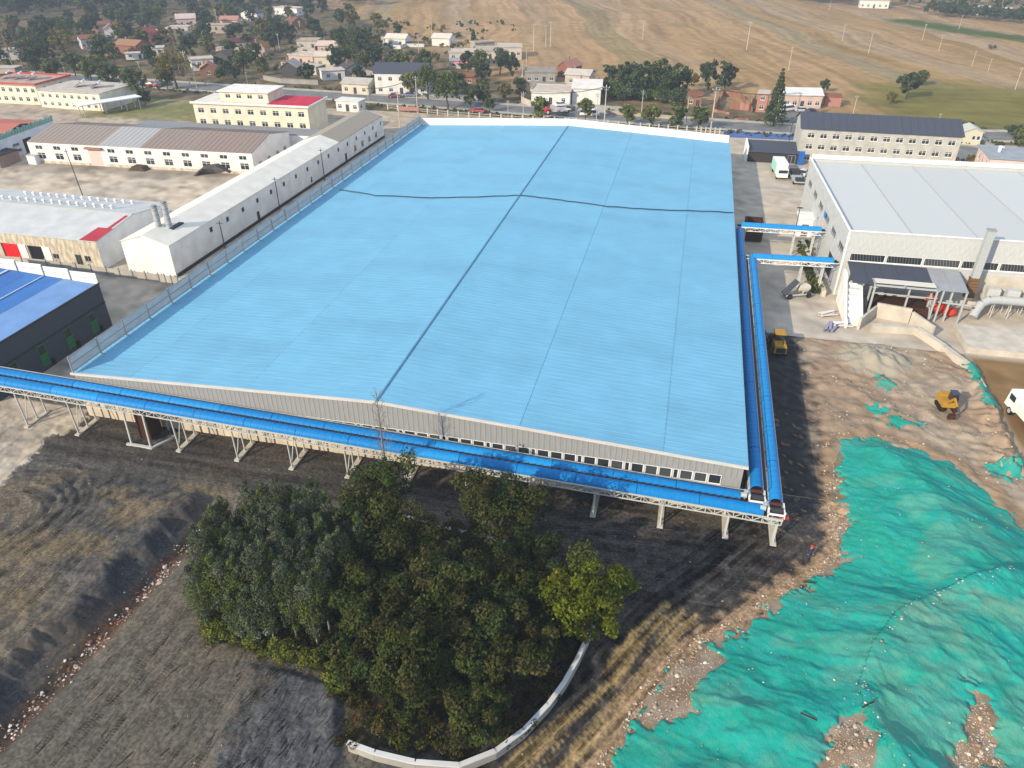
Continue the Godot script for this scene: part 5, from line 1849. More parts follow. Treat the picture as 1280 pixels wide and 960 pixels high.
	for i in 22:
		var tm := MB.new()
		tm.box(Vector3(-0.18, 4.9, -i - 0.9), Vector3(0.08, 6.0 + 0.25 * (i % 2), -i - 0.1))
		put("parapet_tooth", tm, paint(Color(0.2, 0.34, 0.3), 0.8, "soft"), h)
	var lean := thing("lean_to_shed", "cluttered dark lean-to shed with broken roof left of the white workshop", "shed", Vector3(-165.0, 0, -139.5))
	block(lean, 11.0, 6.0, 2.6, paint(Color(0.3, 0.2, 0.17), 0.9, "blotch"), {"front": [Rect2(1.0, 0.02, 2.5, 2.1), Rect2(7.0, 0.9, 1.5, 1.0)]})
	flat_roof(lean, 11.0, 6.0, 2.6, paint(Color(0.05, 0.05, 0.06), 0.8), 0.3)
	# hostels behind
	var h1 := thing("hostel", "two-storey cream hostel with red roof rims and rooftop solar heaters", "building", Vector3(-216.0, 0, -197.5), 0.03)
	var w1 := []
	for j in 2:
		for i in 8:
			w1.append(Rect2(0.9 + i * 2.6, 0.9 + j * 2.6, 1.3, 1.3))
	block(h1, 21.0, 15.0, 5.6, paint(Color(0.72, 0.66, 0.52), 0.9, "soft"), {"front": w1, "right": [Rect2(3, 3.5, 1.4, 1.3), Rect2(10, 3.5, 1.4, 1.3)]})
	flat_roof(h1, 21.0, 15.0, 5.6, paint(Color(0.45, 0.33, 0.27), 0.9, "blotch"), 0.5, 0.45, paint(Color(0.4, 0.06, 0.05), 0.7, ""))
	var h2 := thing("hostel", "two-storey cream white hostel with bare flat roof and grey side wall", "building", Vector3(-192.5, 0, -195.8), -0.03)
	var w2 := []
	for j in 2:
		for i in 8:
			w2.append(Rect2(1.1 + i * 2.6, 0.7 + j * 2.3, 1.1, 1.1))
	block(h2, 22.0, 15.0, 4.9, paint(Color(0.7, 0.66, 0.55), 0.9, "soft"), {"front": w2})
	flat_roof(h2, 22.0, 15.0, 4.9, paint(Color(0.52, 0.46, 0.40), 0.9, "blotch"), 0.4)
	var k := 0
	for s in [[-213.0, 6.2, -204.5, "leftmost on the red-rimmed hostel"], [-208.5, 6.2, -204.5, "middle on the red-rimmed hostel"], [-203.5, 6.2, -204.5, "rightmost on the red-rimmed hostel"], [-184.0, 5.3, -202.0, "left on the bare-roofed hostel"], [-178.0, 5.3, -201.6, "right on the bare-roofed hostel"]]:
		var sh := thing("solar_heater", "tilted dark rooftop solar heater panel, " + s[3], "solar panel", Vector3(s[0], s[1], s[2]), 0.5, "solar heaters on the hostels")
		var pm := MB.new()
		pm.prism([Vector2(0, 0), Vector2(2.4, 1.25), Vector2(2.35, 1.35), Vector2(-0.05, 0.1)], -1.7, 1.7)
		put("panel", pm, paint(Color(0.05, 0.05, 0.08), 0.3, ""), sh)
		var tk := MB.new()
		tk.tube(Vector3(2.45, 1.45, -1.8), Vector3(2.45, 1.45, 1.8), 0.26, 0.26, 8)
		put("tank", tk, M.white_paint, sh)
		var lg := MB.new()
		for z in [-1.5, 1.5]:
			lg.beam(Vector3(2.3, 0, z), Vector3(2.3, 1.3, z), 0.08, 0.08)
		put("stand", lg, M.frame_grey, sh)
	var cp := thing("canopy", "long white flat canopy on posts sticking out from the bare-roofed hostel", "canopy", Vector3(-168.5, 0, -193.0), 1.05)
	var cr := MB.new()
	cr.box(Vector3(-7, 3.2, -2.2), Vector3(11, 3.45, 2.2))
	put("roof", cr, M.white_paint, cp)
	for x in [-6.0, 0.0, 6.0, 10.0]:
		for z in [-1.8, 1.8]:
			var pm := MB.new()
			pm.beam(Vector3(x, -0.1, z), Vector3(x, 3.2, z), 0.2, 0.2)
			put("post", pm, M.white_steel, cp)
	# loose things in the yard
	var lean2 := thing("tin_awning", "rusty folded tin awning lying by the white workshop's right end", "awning", Vector3(Vector2(-103.73, -147.04).x, 0, Vector2(-103.73, -147.04).y), 0.3)
	var am := MB.new()
	am.prism([Vector2(-4.0, 0.1), Vector2(-2.0, 1.5), Vector2(1.2, 2.1), Vector2(4.0, 0.5), Vector2(4.0, 0.6), Vector2(1.2, 2.2), Vector2(-2.0, 1.6), Vector2(-4.1, 0.2)], -1.8, 1.8)
	put("sheet", am, paint(Color(0.14, 0.12, 0.11), 0.8, "grit"), lean2)
	var tp := MB.new()
	tp.prism([Vector2(-2.2, 0.0), Vector2(-1.0, 1.0), Vector2(1.4, 0.9), Vector2(2.2, 0.0)], -1.2, 1.2)
	tag(put("tarp_heap", tp, paint(Color(0.13, 0.1, 0.07), 0.9, "grit")), "dark brown covered heap in front of the white workshop", "heap").position = Vector3(Vector2(-122.14, -145.91).x, 0, Vector2(-122.14, -145.91).y)
	var wb := thing("tank", "white cube tank standing at the left corner of the white workshop", "tank", Vector3(Vector2(-149.35, -144.82).x, 0, Vector2(-149.35, -144.82).y))
	var wm := MB.new()
	wm.box(Vector3(-1.1, 0, -1.0), Vector3(1.1, 1.9, 1.0))
	put("body", wm, M.white_paint, wb)
	var wl := MB.new()
	wl.box(Vector3(-1.2, 1.9, -1.1), Vector3(1.2, 2.02, 1.1))
	put("lid", wl, M.white_steel, wb)
	var lp := thing("leaning_pole", "thin dark leaning pole crossing the concrete yard behind the workshop", "pole", Vector3(Vector2(-121.3, -126.31).x, 0, Vector2(-121.3, -126.31).y))
	var lm := MB.new()
	lm.tube(Vector3.ZERO, Vector3(-2.6, 9.2, -2.0), 0.1, 0.07, 6)
	put("pole", lm, M.machine_dark, lp)
	var lc := MB.new()
	lc.beam(Vector3(-3.1, 8.6, -1.9), Vector3(-1.9, 8.8, -1.9), 0.09, 0.09)
	put("cross_arm", lc, M.machine_dark, lp)


# ---------------------------------------------------------------- the village beyond the road
# roof: "gable" (ridge along the front), "end" (gable to the front), "flat", "shed"
func house(fl: Vector2, fr: Vector2, d: float, h: float, roof: String, rise: float, wm: Material, rm: Material, label: String, storeys := 1, wins := -1, called := "house", style := "white") -> Node3D:
	var v := fr - fl
	var o := thing(called, label, "house", Vector3(fl.x, 0.03, fl.y), atan2(-v.y, v.x))
	var w := v.length()
	var n := wins if wins >= 0 else maxi(2, int(w / 3.2))
	var fw := []
	var sh := h / storeys
	for j in storeys:
		for i in n:
			var u := w * (i + 0.5) / n
			if j == 0 and i == n / 2 and n > 1:
				fw.append(Rect2(u - 0.55, 0.05, 1.1, minf(2.1, h - 0.4)))
			else:
				fw.append(Rect2(u - 0.65, j * sh + 0.85, 1.3, minf(1.25, sh - 1.2)))
	var sw := [Rect2(d * 0.3, h - sh + 0.9, 1.0, minf(1.1, sh - 1.2))] if d > 4 else []
	block(o, w, d, h, wm, {"front": fw, "right": sw}, rise if roof == "gable" else 0.0, rise if roof == "end" else 0.0, style)
	if roof == "gable":
		gable_roof(o, w, d, h, rise, rm, 0, 0.4)
	elif roof == "end":
		gable_roof(o, w, d, h, rise, rm, 1, 0.4)
	elif roof == "shed":
		var b := MB.new()
		b.prism([Vector2(-0.4, h), Vector2(d + 0.4, h + rise), Vector2(d + 0.4, h + rise + 0.15), Vector2(-0.4, h + 0.15)], -0.3, w + 0.3, Transform3D(Basis(Vector3(0, 0, -1), Vector3(0, 1, 0), Vector3(1, 0, 0)), Vector3.ZERO))
		put("roof", b, rm, o)
	else:
		var r = flat_roof(o, w, d, h, rm, 0.3, rise)
	if called == "house" and storeys == 1 and n > 0 and fl.x < -60 and fl.y < -262:
		# the walled yard in front, with its gate gap
		var q := 5.5
		var corners := [Vector3(0.1, 0, 0.3), Vector3(0.1, 0, q), Vector3(w * 0.42, 0, q), Vector3(w * 0.62, 0, q), Vector3(w - 0.1, 0, q), Vector3(w - 0.1, 0, 0.3)]
		var yw := thing("yard_wall", "low front yard wall of the " + " ".join(label.split(" ").slice(0, 11)), "wall", o.position, o.rotation.y)
		for i in 5:
			if i == 2:
				continue
			var b := MB.new()
			b.beam(corners[i] + Vector3(0, 0.7, 0), corners[i + 1] + Vector3(0, 0.7, 0), 0.24, 1.4)
			b.beam(corners[i] + Vector3(0, 1.45, 0), corners[i + 1] + Vector3(0, 1.45, 0), 0.36, 0.1)
			put("wall_panel", b, wm if i % 2 else rm, yw)
	if roof in ["gable", "end"] and d > 5 and storeys == 1:
		var c := MB.new()
		c.box(Vector3(w * 0.22, h, -d * 0.62), Vector3(w * 0.22 + 0.6, h + rise + 0.9, -d * 0.62 + 0.6))
		put("chimney", c, paint(Color(0.35, 0.22, 0.17), 0.9, "fine"), o)
	return o


func yard_wall(pts: Array, h: float, m: Material, label: String):
	var o := thing("yard_wall", label, "wall")
	for i in pts.size() - 1:
		var b := MB.new()
		b.beam(Vector3(pts[i].x, h / 2, pts[i].y), Vector3(pts[i + 1].x, h / 2, pts[i + 1].y), 0.28, h)
		b.beam(Vector3(pts[i].x, h + 0.06, pts[i].y), Vector3(pts[i + 1].x, h + 0.06, pts[i + 1].y), 0.42, 0.12)
		put("wall_panel", b, m, o)


func village():
	var white := paint(Color(0.66, 0.65, 0.61), 0.9, "soft")
	var cream := paint(Color(0.62, 0.55, 0.43), 0.9, "soft")
	var pink := paint(Color(0.56, 0.42, 0.36), 0.9, "soft")
	var pale := paint(Color(0.52, 0.46, 0.40), 0.9, "blotch")
	var grey := paint(Color(0.33, 0.31, 0.29), 0.9, "blotch")
	var dgrey := paint(Color(0.10, 0.095, 0.095), 0.9, "fine")
	var brick := paint(Color(0.33, 0.165, 0.105), 0.9, "fine")
	var tile := paint(Color(0.30, 0.13, 0.085), 0.85, "fine")
	var salmon := paint(Color(0.48, 0.24, 0.19), 0.85, "fine")
	var maroon := paint(Color(0.16, 0.05, 0.05), 0.85, "fine")
	var tan := paint(Color(0.42, 0.35, 0.28), 0.9, "blotch")
	# by the road, left to right
	house(Vector2(-100.74, -236.36), Vector2(-83.87, -239.03), 9, 6.6, "gable", 2.3, white, M.slate, "white two-storey roadside house with slate blue roof", 2, 5)
	house(Vector2(-111.9, -235.04), Vector2(-102.54, -234.66), 7.5, 3.2, "gable", 1.2, cream, paint(Color(0.42, 0.39, 0.35), 0.85, "soft"), "small cream house with grey gable roof left of the slate-roofed one", 1, 3)
	house(Vector2(-103, -211.15), Vector2(-95.68, -210.73), 4.5, 3.0, "flat", 0.0, white, white, "little white flat-roofed gatehouse inside the compound corner", 1, 3, "gatehouse")
	house(Vector2(-127.51, -253.68), Vector2(-121.06, -258.22), 6, 3.0, "flat", 0.0, white, pale, "low white house with arched corner behind the small cream house", 1, 2)
	house(Vector2(-121.4, -259.67), Vector2(-115.64, -264.14), 8, 3.2, "end", 1.6, grey, dgrey, "old house with dark tiled roof beside the low white house", 1, 2)
	house(Vector2(-115.64, -264.14), Vector2(-110.56, -260.67), 8, 2.6, "shed", 1.0, grey, dgrey, "dark tiled lean-to beside the slate-roofed house", 1, 1)
	# at the field's edge
	house(Vector2(-135.18, -332.83), Vector2(-125.79, -332.68), 7, 3.4, "gable", 1.4, white, paint(Color(0.6, 0.55, 0.47), 0.85, "soft"), "white house with pale gable roof at the field's edge, left of two", 1, 2)
	house(Vector2(-140.18, -334.04), Vector2(-135.52, -332.75), 5, 2.8, "flat", 0.0, pale, pale, "pale annex at the left of the field's edge houses", 1, 1)
	house(Vector2(-115.97, -339.7), Vector2(-107.67, -339.27), 7, 3.2, "gable", 1.4, white, paint(Color(0.6, 0.54, 0.46), 0.85, "soft"), "windowless white house with pale roof at the field's edge, right of two", 1, 0)
	house(Vector2(-125.45, -332.76), Vector2(-117.93, -334.51), 4, 1.6, "flat", 0.0, white, dgrey, "low white shed between the two field's edge houses", 1, 1, "shed")
	# behind the roadside trees, middle
	var bal := house(Vector2(-91.26, -286.37), Vector2(-81.82, -288.57), 7, 5.6, "flat", 0.25, pale, pale, "two-storey house with grey balcony and pink awning", 2, 3)
	var aw := MB.new()
	aw.prism([Vector2(0, 2.7), Vector2(2.2, 2.2), Vector2(2.2, 2.3), Vector2(0, 2.85)], 1.5, 7.5, Transform3D(Basis(Vector3(0, 0, 1), Vector3(0, 1, 0), Vector3(-1, 0, 0)), Vector3(9.2, 0, 0)))
	put("awning", aw, paint(Color(0.6, 0.2, 0.24), 0.7, ""), bal)
	var bc := MB.new()
	bc.box(Vector3(0.2, 2.8, 0.05), Vector3(9.0, 3.9, 1.2))
	put("balcony", bc, paint(Color(0.3, 0.34, 0.42), 0.8, "soft"), bal)
	house(Vector2(-82.7, -259.73), Vector2(-74.06, -261.75), 4, 2.0, "shed", 0.6, brick, tile, "low brick outbuilding with orange roof in front of the pink-awning house", 1, 2, "outbuilding")
	house(Vector2(-87.24, -305.61), Vector2(-78.54, -307.65), 9, 3.6, "flat", 0.4, pale, paint(Color(0.42, 0.37, 0.31), 0.9, "blotch"), "beige flat-roofed house behind the tall grey-green tree", 1, 2)
	house(Vector2(-80.43, -315.09), Vector2(-70.27, -317.47), 8, 3.8, "flat", 0.3, pale, paint(Color(0.5, 0.45, 0.39), 0.9, "blotch"), "long beige flat-roofed house right of its neighbour at the field's foot", 1, 4)
	house(Vector2(-93.09, -328.98), Vector2(-86.19, -335.05), 5, 3.0, "flat", 0.3, grey, tan, "rear grey house with dark eaves at the field's foot", 1, 3)
	# the white and grey farm group
	house(Vector2(-48.64, -233.92), Vector2(-36.72, -234.41), 9, 3.8, "flat", 0.3, white, pale, "white flat-roofed roadside shop left of the big white barn", 1, 3)
	house(Vector2(-36.37, -236.79), Vector2(-27.8, -237.64), 12, 4.6, "gable", 1.6, white, paint(Color(0.62, 0.58, 0.54), 0.8, "soft"), "big white roadside barn with pale broad roof", 1, 0)
	house(Vector2(-57.33, -265.67), Vector2(-47.34, -268.01), 8, 3.4, "flat", 0.4, grey, paint(Color(0.3, 0.28, 0.25), 0.9, "blotch"), "grey flat-roofed farmhouse behind the white roadside shop", 1, 4)
	house(Vector2(-52.11, -250.33), Vector2(-41.45, -250.24), 3.5, 2.2, "shed", 0.5, grey, paint(Color(0.26, 0.24, 0.22), 0.9, "blotch"), "low grey shed row in the farm courtyard", 1, 4, "shed")
	house(Vector2(-48.62, -279.82), Vector2(-43.91, -277.8), 8, 3.6, "end", 1.8, tile, salmon, "narrow house with salmon tiled gable among the farm group", 1, 1)
	house(Vector2(-43.62, -265.99), Vector2(-35.21, -265.12), 8, 3.4, "gable", 1.2, pale, paint(Color(0.5, 0.45, 0.4), 0.85, "soft"), "beige gabled house just behind the big white barn", 1, 2)
	# brick ruins by the road
	var ri := thing("brick_ruin", "roofless orange brick walls of an unfinished house behind the road", "ruin")
	var rl := [[Vector2(6.28, -235.65), Vector2(9.48, -262.15), 3.4], [Vector2(9.46, -259.6), Vector2(14.67, -258.32), 3.0], [Vector2(10.96, -241.08), Vector2(16.52, -240.2), 3.2], [Vector2(14.67, -258.32), Vector2(17.37, -238.24), 2.2], [Vector2(16.52, -240.2), Vector2(19.05, -256.89), 3.6], [Vector2(6.28, -235.65), Vector2(10.86, -233.55), 1.2], [Vector2(12.1, -226.74), Vector2(16.1, -227.68), 1.0]]
	for s in rl:
		for k in 4:
			var p: Vector2 = s[0].lerp(s[1], k / 4.0)
			var q: Vector2 = s[0].lerp(s[1], (k + 0.93) / 4.0)
			var b := MB.new()
			var hh: float = s[2] * (0.4 + 0.3 * fposmod(sin(p.x * 7.1 + k) * 43.7, 1.0))
			b.beam(Vector3(p.x, hh / 2, p.y), Vector3(q.x, hh / 2, q.y), 0.3, hh)
			put("wall_stub", b, brick if (k + int(p.x)) % 3 else salmon, ri)
	house(Vector2(-1.83, -241.44), Vector2(2.47, -241.32), 5, 3.2, "flat", 0.0, brick, tile, "small roofless-looking brick hut left of the ruins", 1, 2, "hut")
	house(Vector2(18.3, -238.46), Vector2(21.24, -238.09), 5, 5.2, "flat", 0.0, salmon, pale, "tall narrow unplastered brick house with white parapet right of the ruins", 2, 1)
	house(Vector2(26.54, -245.84), Vector2(37.5, -247.29), 8, 3.8, "gable", 1.3, pink, paint(Color(0.6, 0.6, 0.58), 0.7, "soft"), "long pinkish house with white hipped metal roof behind parked cars", 1, 5)
	house(Vector2(39.06, -251.01), Vector2(43.66, -250.96), 5, 2.8, "flat", 0.0, salmon, tile, "small brick red shed right of the white-roofed pinkish house", 1, 0, "shed")
	# the slope on the left: nearer rows
	house(Vector2(-155.17, -282.16), Vector2(-144.46, -281.01), 7, 3.2, "flat", 0.3, pink, pale, "pinkish flat-roofed house in the terraced group, front left", 1, 3)
	house(Vector2(-142.3, -277.93), Vector2(-133.96, -279.89), 9, 3.8, "gable", 1.2, cream, paint(Color(0.56, 0.47, 0.38), 0.9, "soft"), "cream house with broad pale roof in the terraced group, front right", 1, 2)
	house(Vector2(-168.81, -315.72), Vector2(-160.08, -317.77), 7, 3.4, "flat", 0.2, pale, tan, "upper beige house in the terraced group", 1, 2)
	house(Vector2(-154.44, -306.01), Vector2(-145.68, -308.06), 7, 3.4, "gable", 1.3, pink, paint(Color(0.55, 0.44, 0.37), 0.9, "soft"), "upper pinkish house with pale roof in the terraced group", 1, 2)
	house(Vector2(-145.36, -257.18), Vector2(-139.75, -258.49), 8, 3.2, "end", 1.8, dgrey, paint(Color(0.42, 0.38, 0.33), 0.9, "soft"), "dark gabled barn with pale eaves below the terraced group", 1, 0, "barn")
	house(Vector2(-142.67, -264.23), Vector2(-134.4, -262.92), 6, 2.6, "flat", 0.0, pale, pale, "low pale shed right of the dark gabled barn", 1, 2, "shed")
	house(Vector2(-186.16, -264.16), Vector2(-179.81, -269.16), 6, 3.0, "flat", 0.2, white, pale, "pale house with a row of windows on the left slope", 1, 4)
	house(Vector2(-172.53, -249.26), Vector2(-167.8, -251.93), 6, 3.0, "end", 1.6, brick, salmon, "little house with salmon pink gable roof on the left slope", 1, 1)
	house(Vector2(-185.78, -278.74), Vector2(-178.28, -276.76), 6, 2.8, "end", 1.6, dgrey, dgrey, "black gabled shed behind the salmon gable house", 1, 0, "shed")
	house(Vector2(-196.35, -309.28), Vector2(-187.87, -315.83), 6, 2.8, "shed", 0.8, tan, maroon, "long low farm building with dark maroon front", 1, 4)
	house(Vector2(-198.94, -299.86), Vector2(-186.24, -298.57), 4, 1.8, "flat", 0.0, tan, tan, "low tan wall-like store below the maroon-fronted building", 1, 0, "store")
	house(Vector2(-179.6, -295.96), Vector2(-173.82, -297.31), 7, 3.2, "end", 1.8, tan, paint(Color(0.45, 0.2, 0.07), 0.85, "fine"), "house with orange gable end and black shade, right of the maroon-fronted building", 1, 1)
	house(Vector2(-236.54, -286.8), Vector2(-225.17, -285.29), 8, 3.8, "gable", 1.6, brick, paint(Color(0.36, 0.2, 0.12), 0.85, "fine"), "orange brick house with a pale lean-to on the left slope", 1, 3)
	house(Vector2(-223.26, -275.72), Vector2(-216.98, -279.15), 4, 2.2, "flat", 0.0, white, pale, "white lean-to in front of the orange brick house", 1, 2, "lean_to")
	house(Vector2(-221.32, -286.2), Vector2(-215.5, -289.63), 6, 2.8, "flat", 0.0, pale, pale, "pale low house between the brick and the yellow house", 1, 2)
	house(Vector2(-241.47, -325.22), Vector2(-237.7, -331.32), 7, 4.2, "flat", 0.2, paint(Color(0.62, 0.52, 0.24), 0.9, "soft"), pale, "yellow plastered house on the left slope", 2, 2)
	house(Vector2(-254.22, -324.83), Vector2(-242.55, -324.97), 7, 3.4, "gable", 1.6, maroon, maroon, "long maroon roofed house left of the yellow house", 1, 2)
	house(Vector2(-258.82, -294.66), Vector2(-254.47, -300.24), 6, 4.0, "gable", 1.2, paint(Color(0.5, 0.5, 0.52), 0.9, "soft"), tile, "bluish white house with red-edged roof among trees at far left", 1, 4)
	house(Vector2(-273.93, -328.19), Vector2(-269.07, -332.05), 6, 3.6, "end", 1.8, white, salmon, "white gabled house with pink roof high on the left slope", 1, 1)
	house(Vector2(-292.44, -343.69), Vector2(-287.9, -350.76), 6, 3.0, "gable", 1.2, tan, tile, "brown house with red roof above the white gabled one", 1, 2)
	house(Vector2(-265.1, -371.86), Vector2(-257.25, -376.98), 6, 3.6, "gable", 1.8, pink, paint(Color(0.5, 0.4, 0.37), 0.85, "soft"), "house with two crossed pale gables high on the left slope", 1, 2)
	house(Vector2(-252.77, -347.12), Vector2(-243.65, -349.25), 5, 3.0, "flat", 0.0, pale, pale, "pale flat house below the crossed gables", 1, 2)
	house(Vector2(-239.3, -356.12), Vector2(-227.74, -358.83), 5, 3.0, "flat", 0.2, tan, tan, "long tan house below the pinkish hill houses", 1, 3)
	house(Vector2(-241.54, -374.13), Vector2(-232.72, -376.19), 6, 3.4, "gable", 1.5, pink, salmon, "pinkish hill house with dull red roof, upper middle of the village", 1, 2)
	house(Vector2(-248.9, -406.98), Vector2(-238.45, -405.74), 6, 3.2, "end", 1.8, white, dgrey, "white gabled house with dark roof near the hill top", 1, 1)
	house(Vector2(-240.28, -409), Vector2(-234.4, -417.92), 6, 3.0, "gable", 1.4, pale, dgrey, "grey roofed house at the top of the village", 1, 2)
	house(Vector2(-242.4, -431.84), Vector2(-225.68, -427.73), 7, 3.6, "flat", 0.2, white, pale, "pale flat-roofed house at the field's upper corner", 1, 3)
	house(Vector2(-202.53, -376.91), Vector2(-199.03, -384.08), 6, 3.0, "end", 1.9, brick, paint(Color(0.25, 0.12, 0.1), 0.85, "fine"), "brown gabled house with white eaves at the field's upper corner", 1, 1)
	house(Vector2(-276, -265.34), Vector2(-268.96, -270.97), 6, 3.0, "flat", 0.0, white, pale, "pale house at the far left edge among bare trees", 1, 3)
	house(Vector2(-250.76, -238.93), Vector2(-243.33, -240.67), 5, 1.8, "flat", 0.0, tan, pale, "long low tan wall building at the far left edge", 1, 0)
	house(Vector2(92.79, -545.01), Vector2(109.27, -544.28), 8, 4.2, "flat", 0.0, white, pale, "white farm building at the far edge of the field, left of two", 1, 5)
	house(Vector2(150.62, -523.8), Vector2(165.53, -511.5), 7, 3.4, "gable", 1.2, paint(Color(0.5, 0.47, 0.45), 0.9, "soft"), paint(Color(0.5, 0.5, 0.52), 0.8, "soft"), "long grey barn at the far edge of the field, right of two", 1, 5)
	yard_wall([Vector2(-127.93, -308.05), Vector2(-114.6, -284.41), Vector2(-105.99, -282.92), Vector2(-112.16, -307.66)], 1.2, brick, "low brick wall round the kitchen garden below the field's edge houses")
	yard_wall([Vector2(-59.93, -271), Vector2(-52.03, -235.46), Vector2(-47.73, -229.58)], 1.6, pale, "pale yard wall at the left of the farm group")
	yard_wall([Vector2(-24.89, -226.24), Vector2(-14.46, -224.54), Vector2(-3.01, -223.21)], 0.9, tan, "low tan wall under the roadside trees right of the white van")
	yard_wall([Vector2(-148.51, -250.27), Vector2(-139.66, -246.4), Vector2(-126, -246.71)], 1.4, grey, "grey yard wall behind the cream block's roof")
	# gate sign by the compound corner
	var gs := thing("hoarding", "long low red and cream hoarding beside the road at the warehouse corner", "hoarding", Vector3(Vector2(-81.41, -214.07).x, 0, Vector2(-81.41, -214.07).y), 0.05)
	var gm := MB.new()
	gm.box(Vector3(-3, 0.6, 0), Vector3(3.2, 1.7, 0.1))
	put("board", gm, salmon, gs)
	for x in [-2.8, 0.0, 3.0]:
		var gp := MB.new()
		gp.box(Vector3(x, 0, -0.1), Vector3(x + 0.12, 1.7, 0.0))
		put("post", gp, M.frame_grey, gs)
	# row of pale posts with a rail along the near side of the road
	var fp := MB.new()
	fp.box(Vector3(-0.16, -0.1, -0.16), Vector3(0.16, 1.5, 0.16))
	fp.box(Vector3(-0.22, 1.5, -0.22), Vector3(0.22, 1.62, 0.22))
	var fmesh := fp.done()
	var fence := thing("post_fence", "row of pale concrete posts with a rail along the warehouse side of the road", "fence")
	var line := [Vector2(-88.92, -216.61), Vector2(-68.92, -212.82), Vector2(-49.46, -211.36), Vector2(-31.16, -211.78), Vector2(-13.25, -210.39), Vector2(1.77, -209.45), Vector2(9.08, -209.42)]
	for i in line.size() - 1:
		for k in 6:
			var p: Vector2 = line[i].lerp(line[i + 1], k / 6.0)
			var q: Vector2 = line[i].lerp(line[i + 1], (k + 1) / 6.0)
			var o := put("post", fmesh, M.pole_concrete, fence)
			o.position = Vector3(p.x, 0, p.y)
			var b := MB.new()
			for y in [0.6, 1.2]:
				b.beam(Vector3(p.x, y, p.y), Vector3(q.x, y, q.y), 0.07, 0.09)
			put("rail", b, M.white_steel, fence)


# ---------------------------------------------------------------- trees
# leaves as many small faces spread over clumps; clumps: [centre, radius, count]
func leaf_mesh(clumps: Array, size: float, cols: Array, seed_: int, droop := 0.0, hollow := 0.55) -> ArrayMesh:
	var r := RandomNumberGenerator.new()
	r.seed = seed_
	var b := MB.new()
	b.tint = true
	for cl in clumps:
		var base: Color = cols[r.randi() % cols.size()]
		base = base * (0.65 + 0.8 * r.randf())
		var rad: Vector3 = cl[1] if cl[1] is Vector3 else Vector3.ONE * cl[1]
		for i in cl[2]:
			var d := Vector3(r.randfn(), r.randfn(), r.randfn()).normalized()
			var q: float = pow(lerpf(hollow, 1.0, r.randf()), 0.8) * (0.85 + 0.3 * r.randf())
			var p: Vector3 = cl[0] + d * q * rad
			var nrm := (d * 0.8 + Vector3(r.randf_range(-1, 1), r.randf_range(-0.4, 1.2), r.randf_range(-1, 1))).normalized()
			var u := nrm.cross(Vector3(r.randfn(), r.randfn() * 0.5, r.randfn())).normalized()
			if droop > 0:
				u = (u + Vector3(0, -droop, 0)).normalized()
				nrm = (nrm - u * nrm.dot(u)).normalized()
			var w := nrm.cross(u)
			var s := size * (0.6 + 0.8 * r.randf())
			b.col = base * (0.6 + 0.85 * r.randf())
			b.col.a = 1.0
			b.quad(p - u * s, p - w * s * 0.55, p + u * s, p + w * s * 0.55)
	return b.done()


func limbs(b: MB, a: Vector3, dir: Vector3, length: float, r0: float, depth: int, r: RandomNumberGenerator, tips: Array, spread := 0.7):
	var p := a
	var d := dir
	var segs := 3
	for i in segs:
		var q := p + d * length / segs
		b.tube(p, q, lerpf(r0, r0 * 0.6, float(i) / segs), lerpf(r0, r0 * 0.6, float(i + 1) / segs), 6 if r0 > 0.05 else 4, false)
		p = q
		d = (d + Vector3(r.randfn(), r.randfn() * 0.6 + 0.12, r.randfn()) * 0.12).normalized()
		if depth > 0 and i > 0:
			var sd := (d + Vector3(r.randfn(), r.randf_range(-0.1, 0.6), r.randfn()).normalized() * spread).normalized()
			limbs(b, p, sd, length * r.randf_range(0.5, 0.75), r0 * 0.5, depth - 1, r, tips, spread)
	tips.append(p)
	if depth > 0:
		limbs(b, p, d, length * 0.6, r0 * 0.55, depth - 1, r, tips, spread)


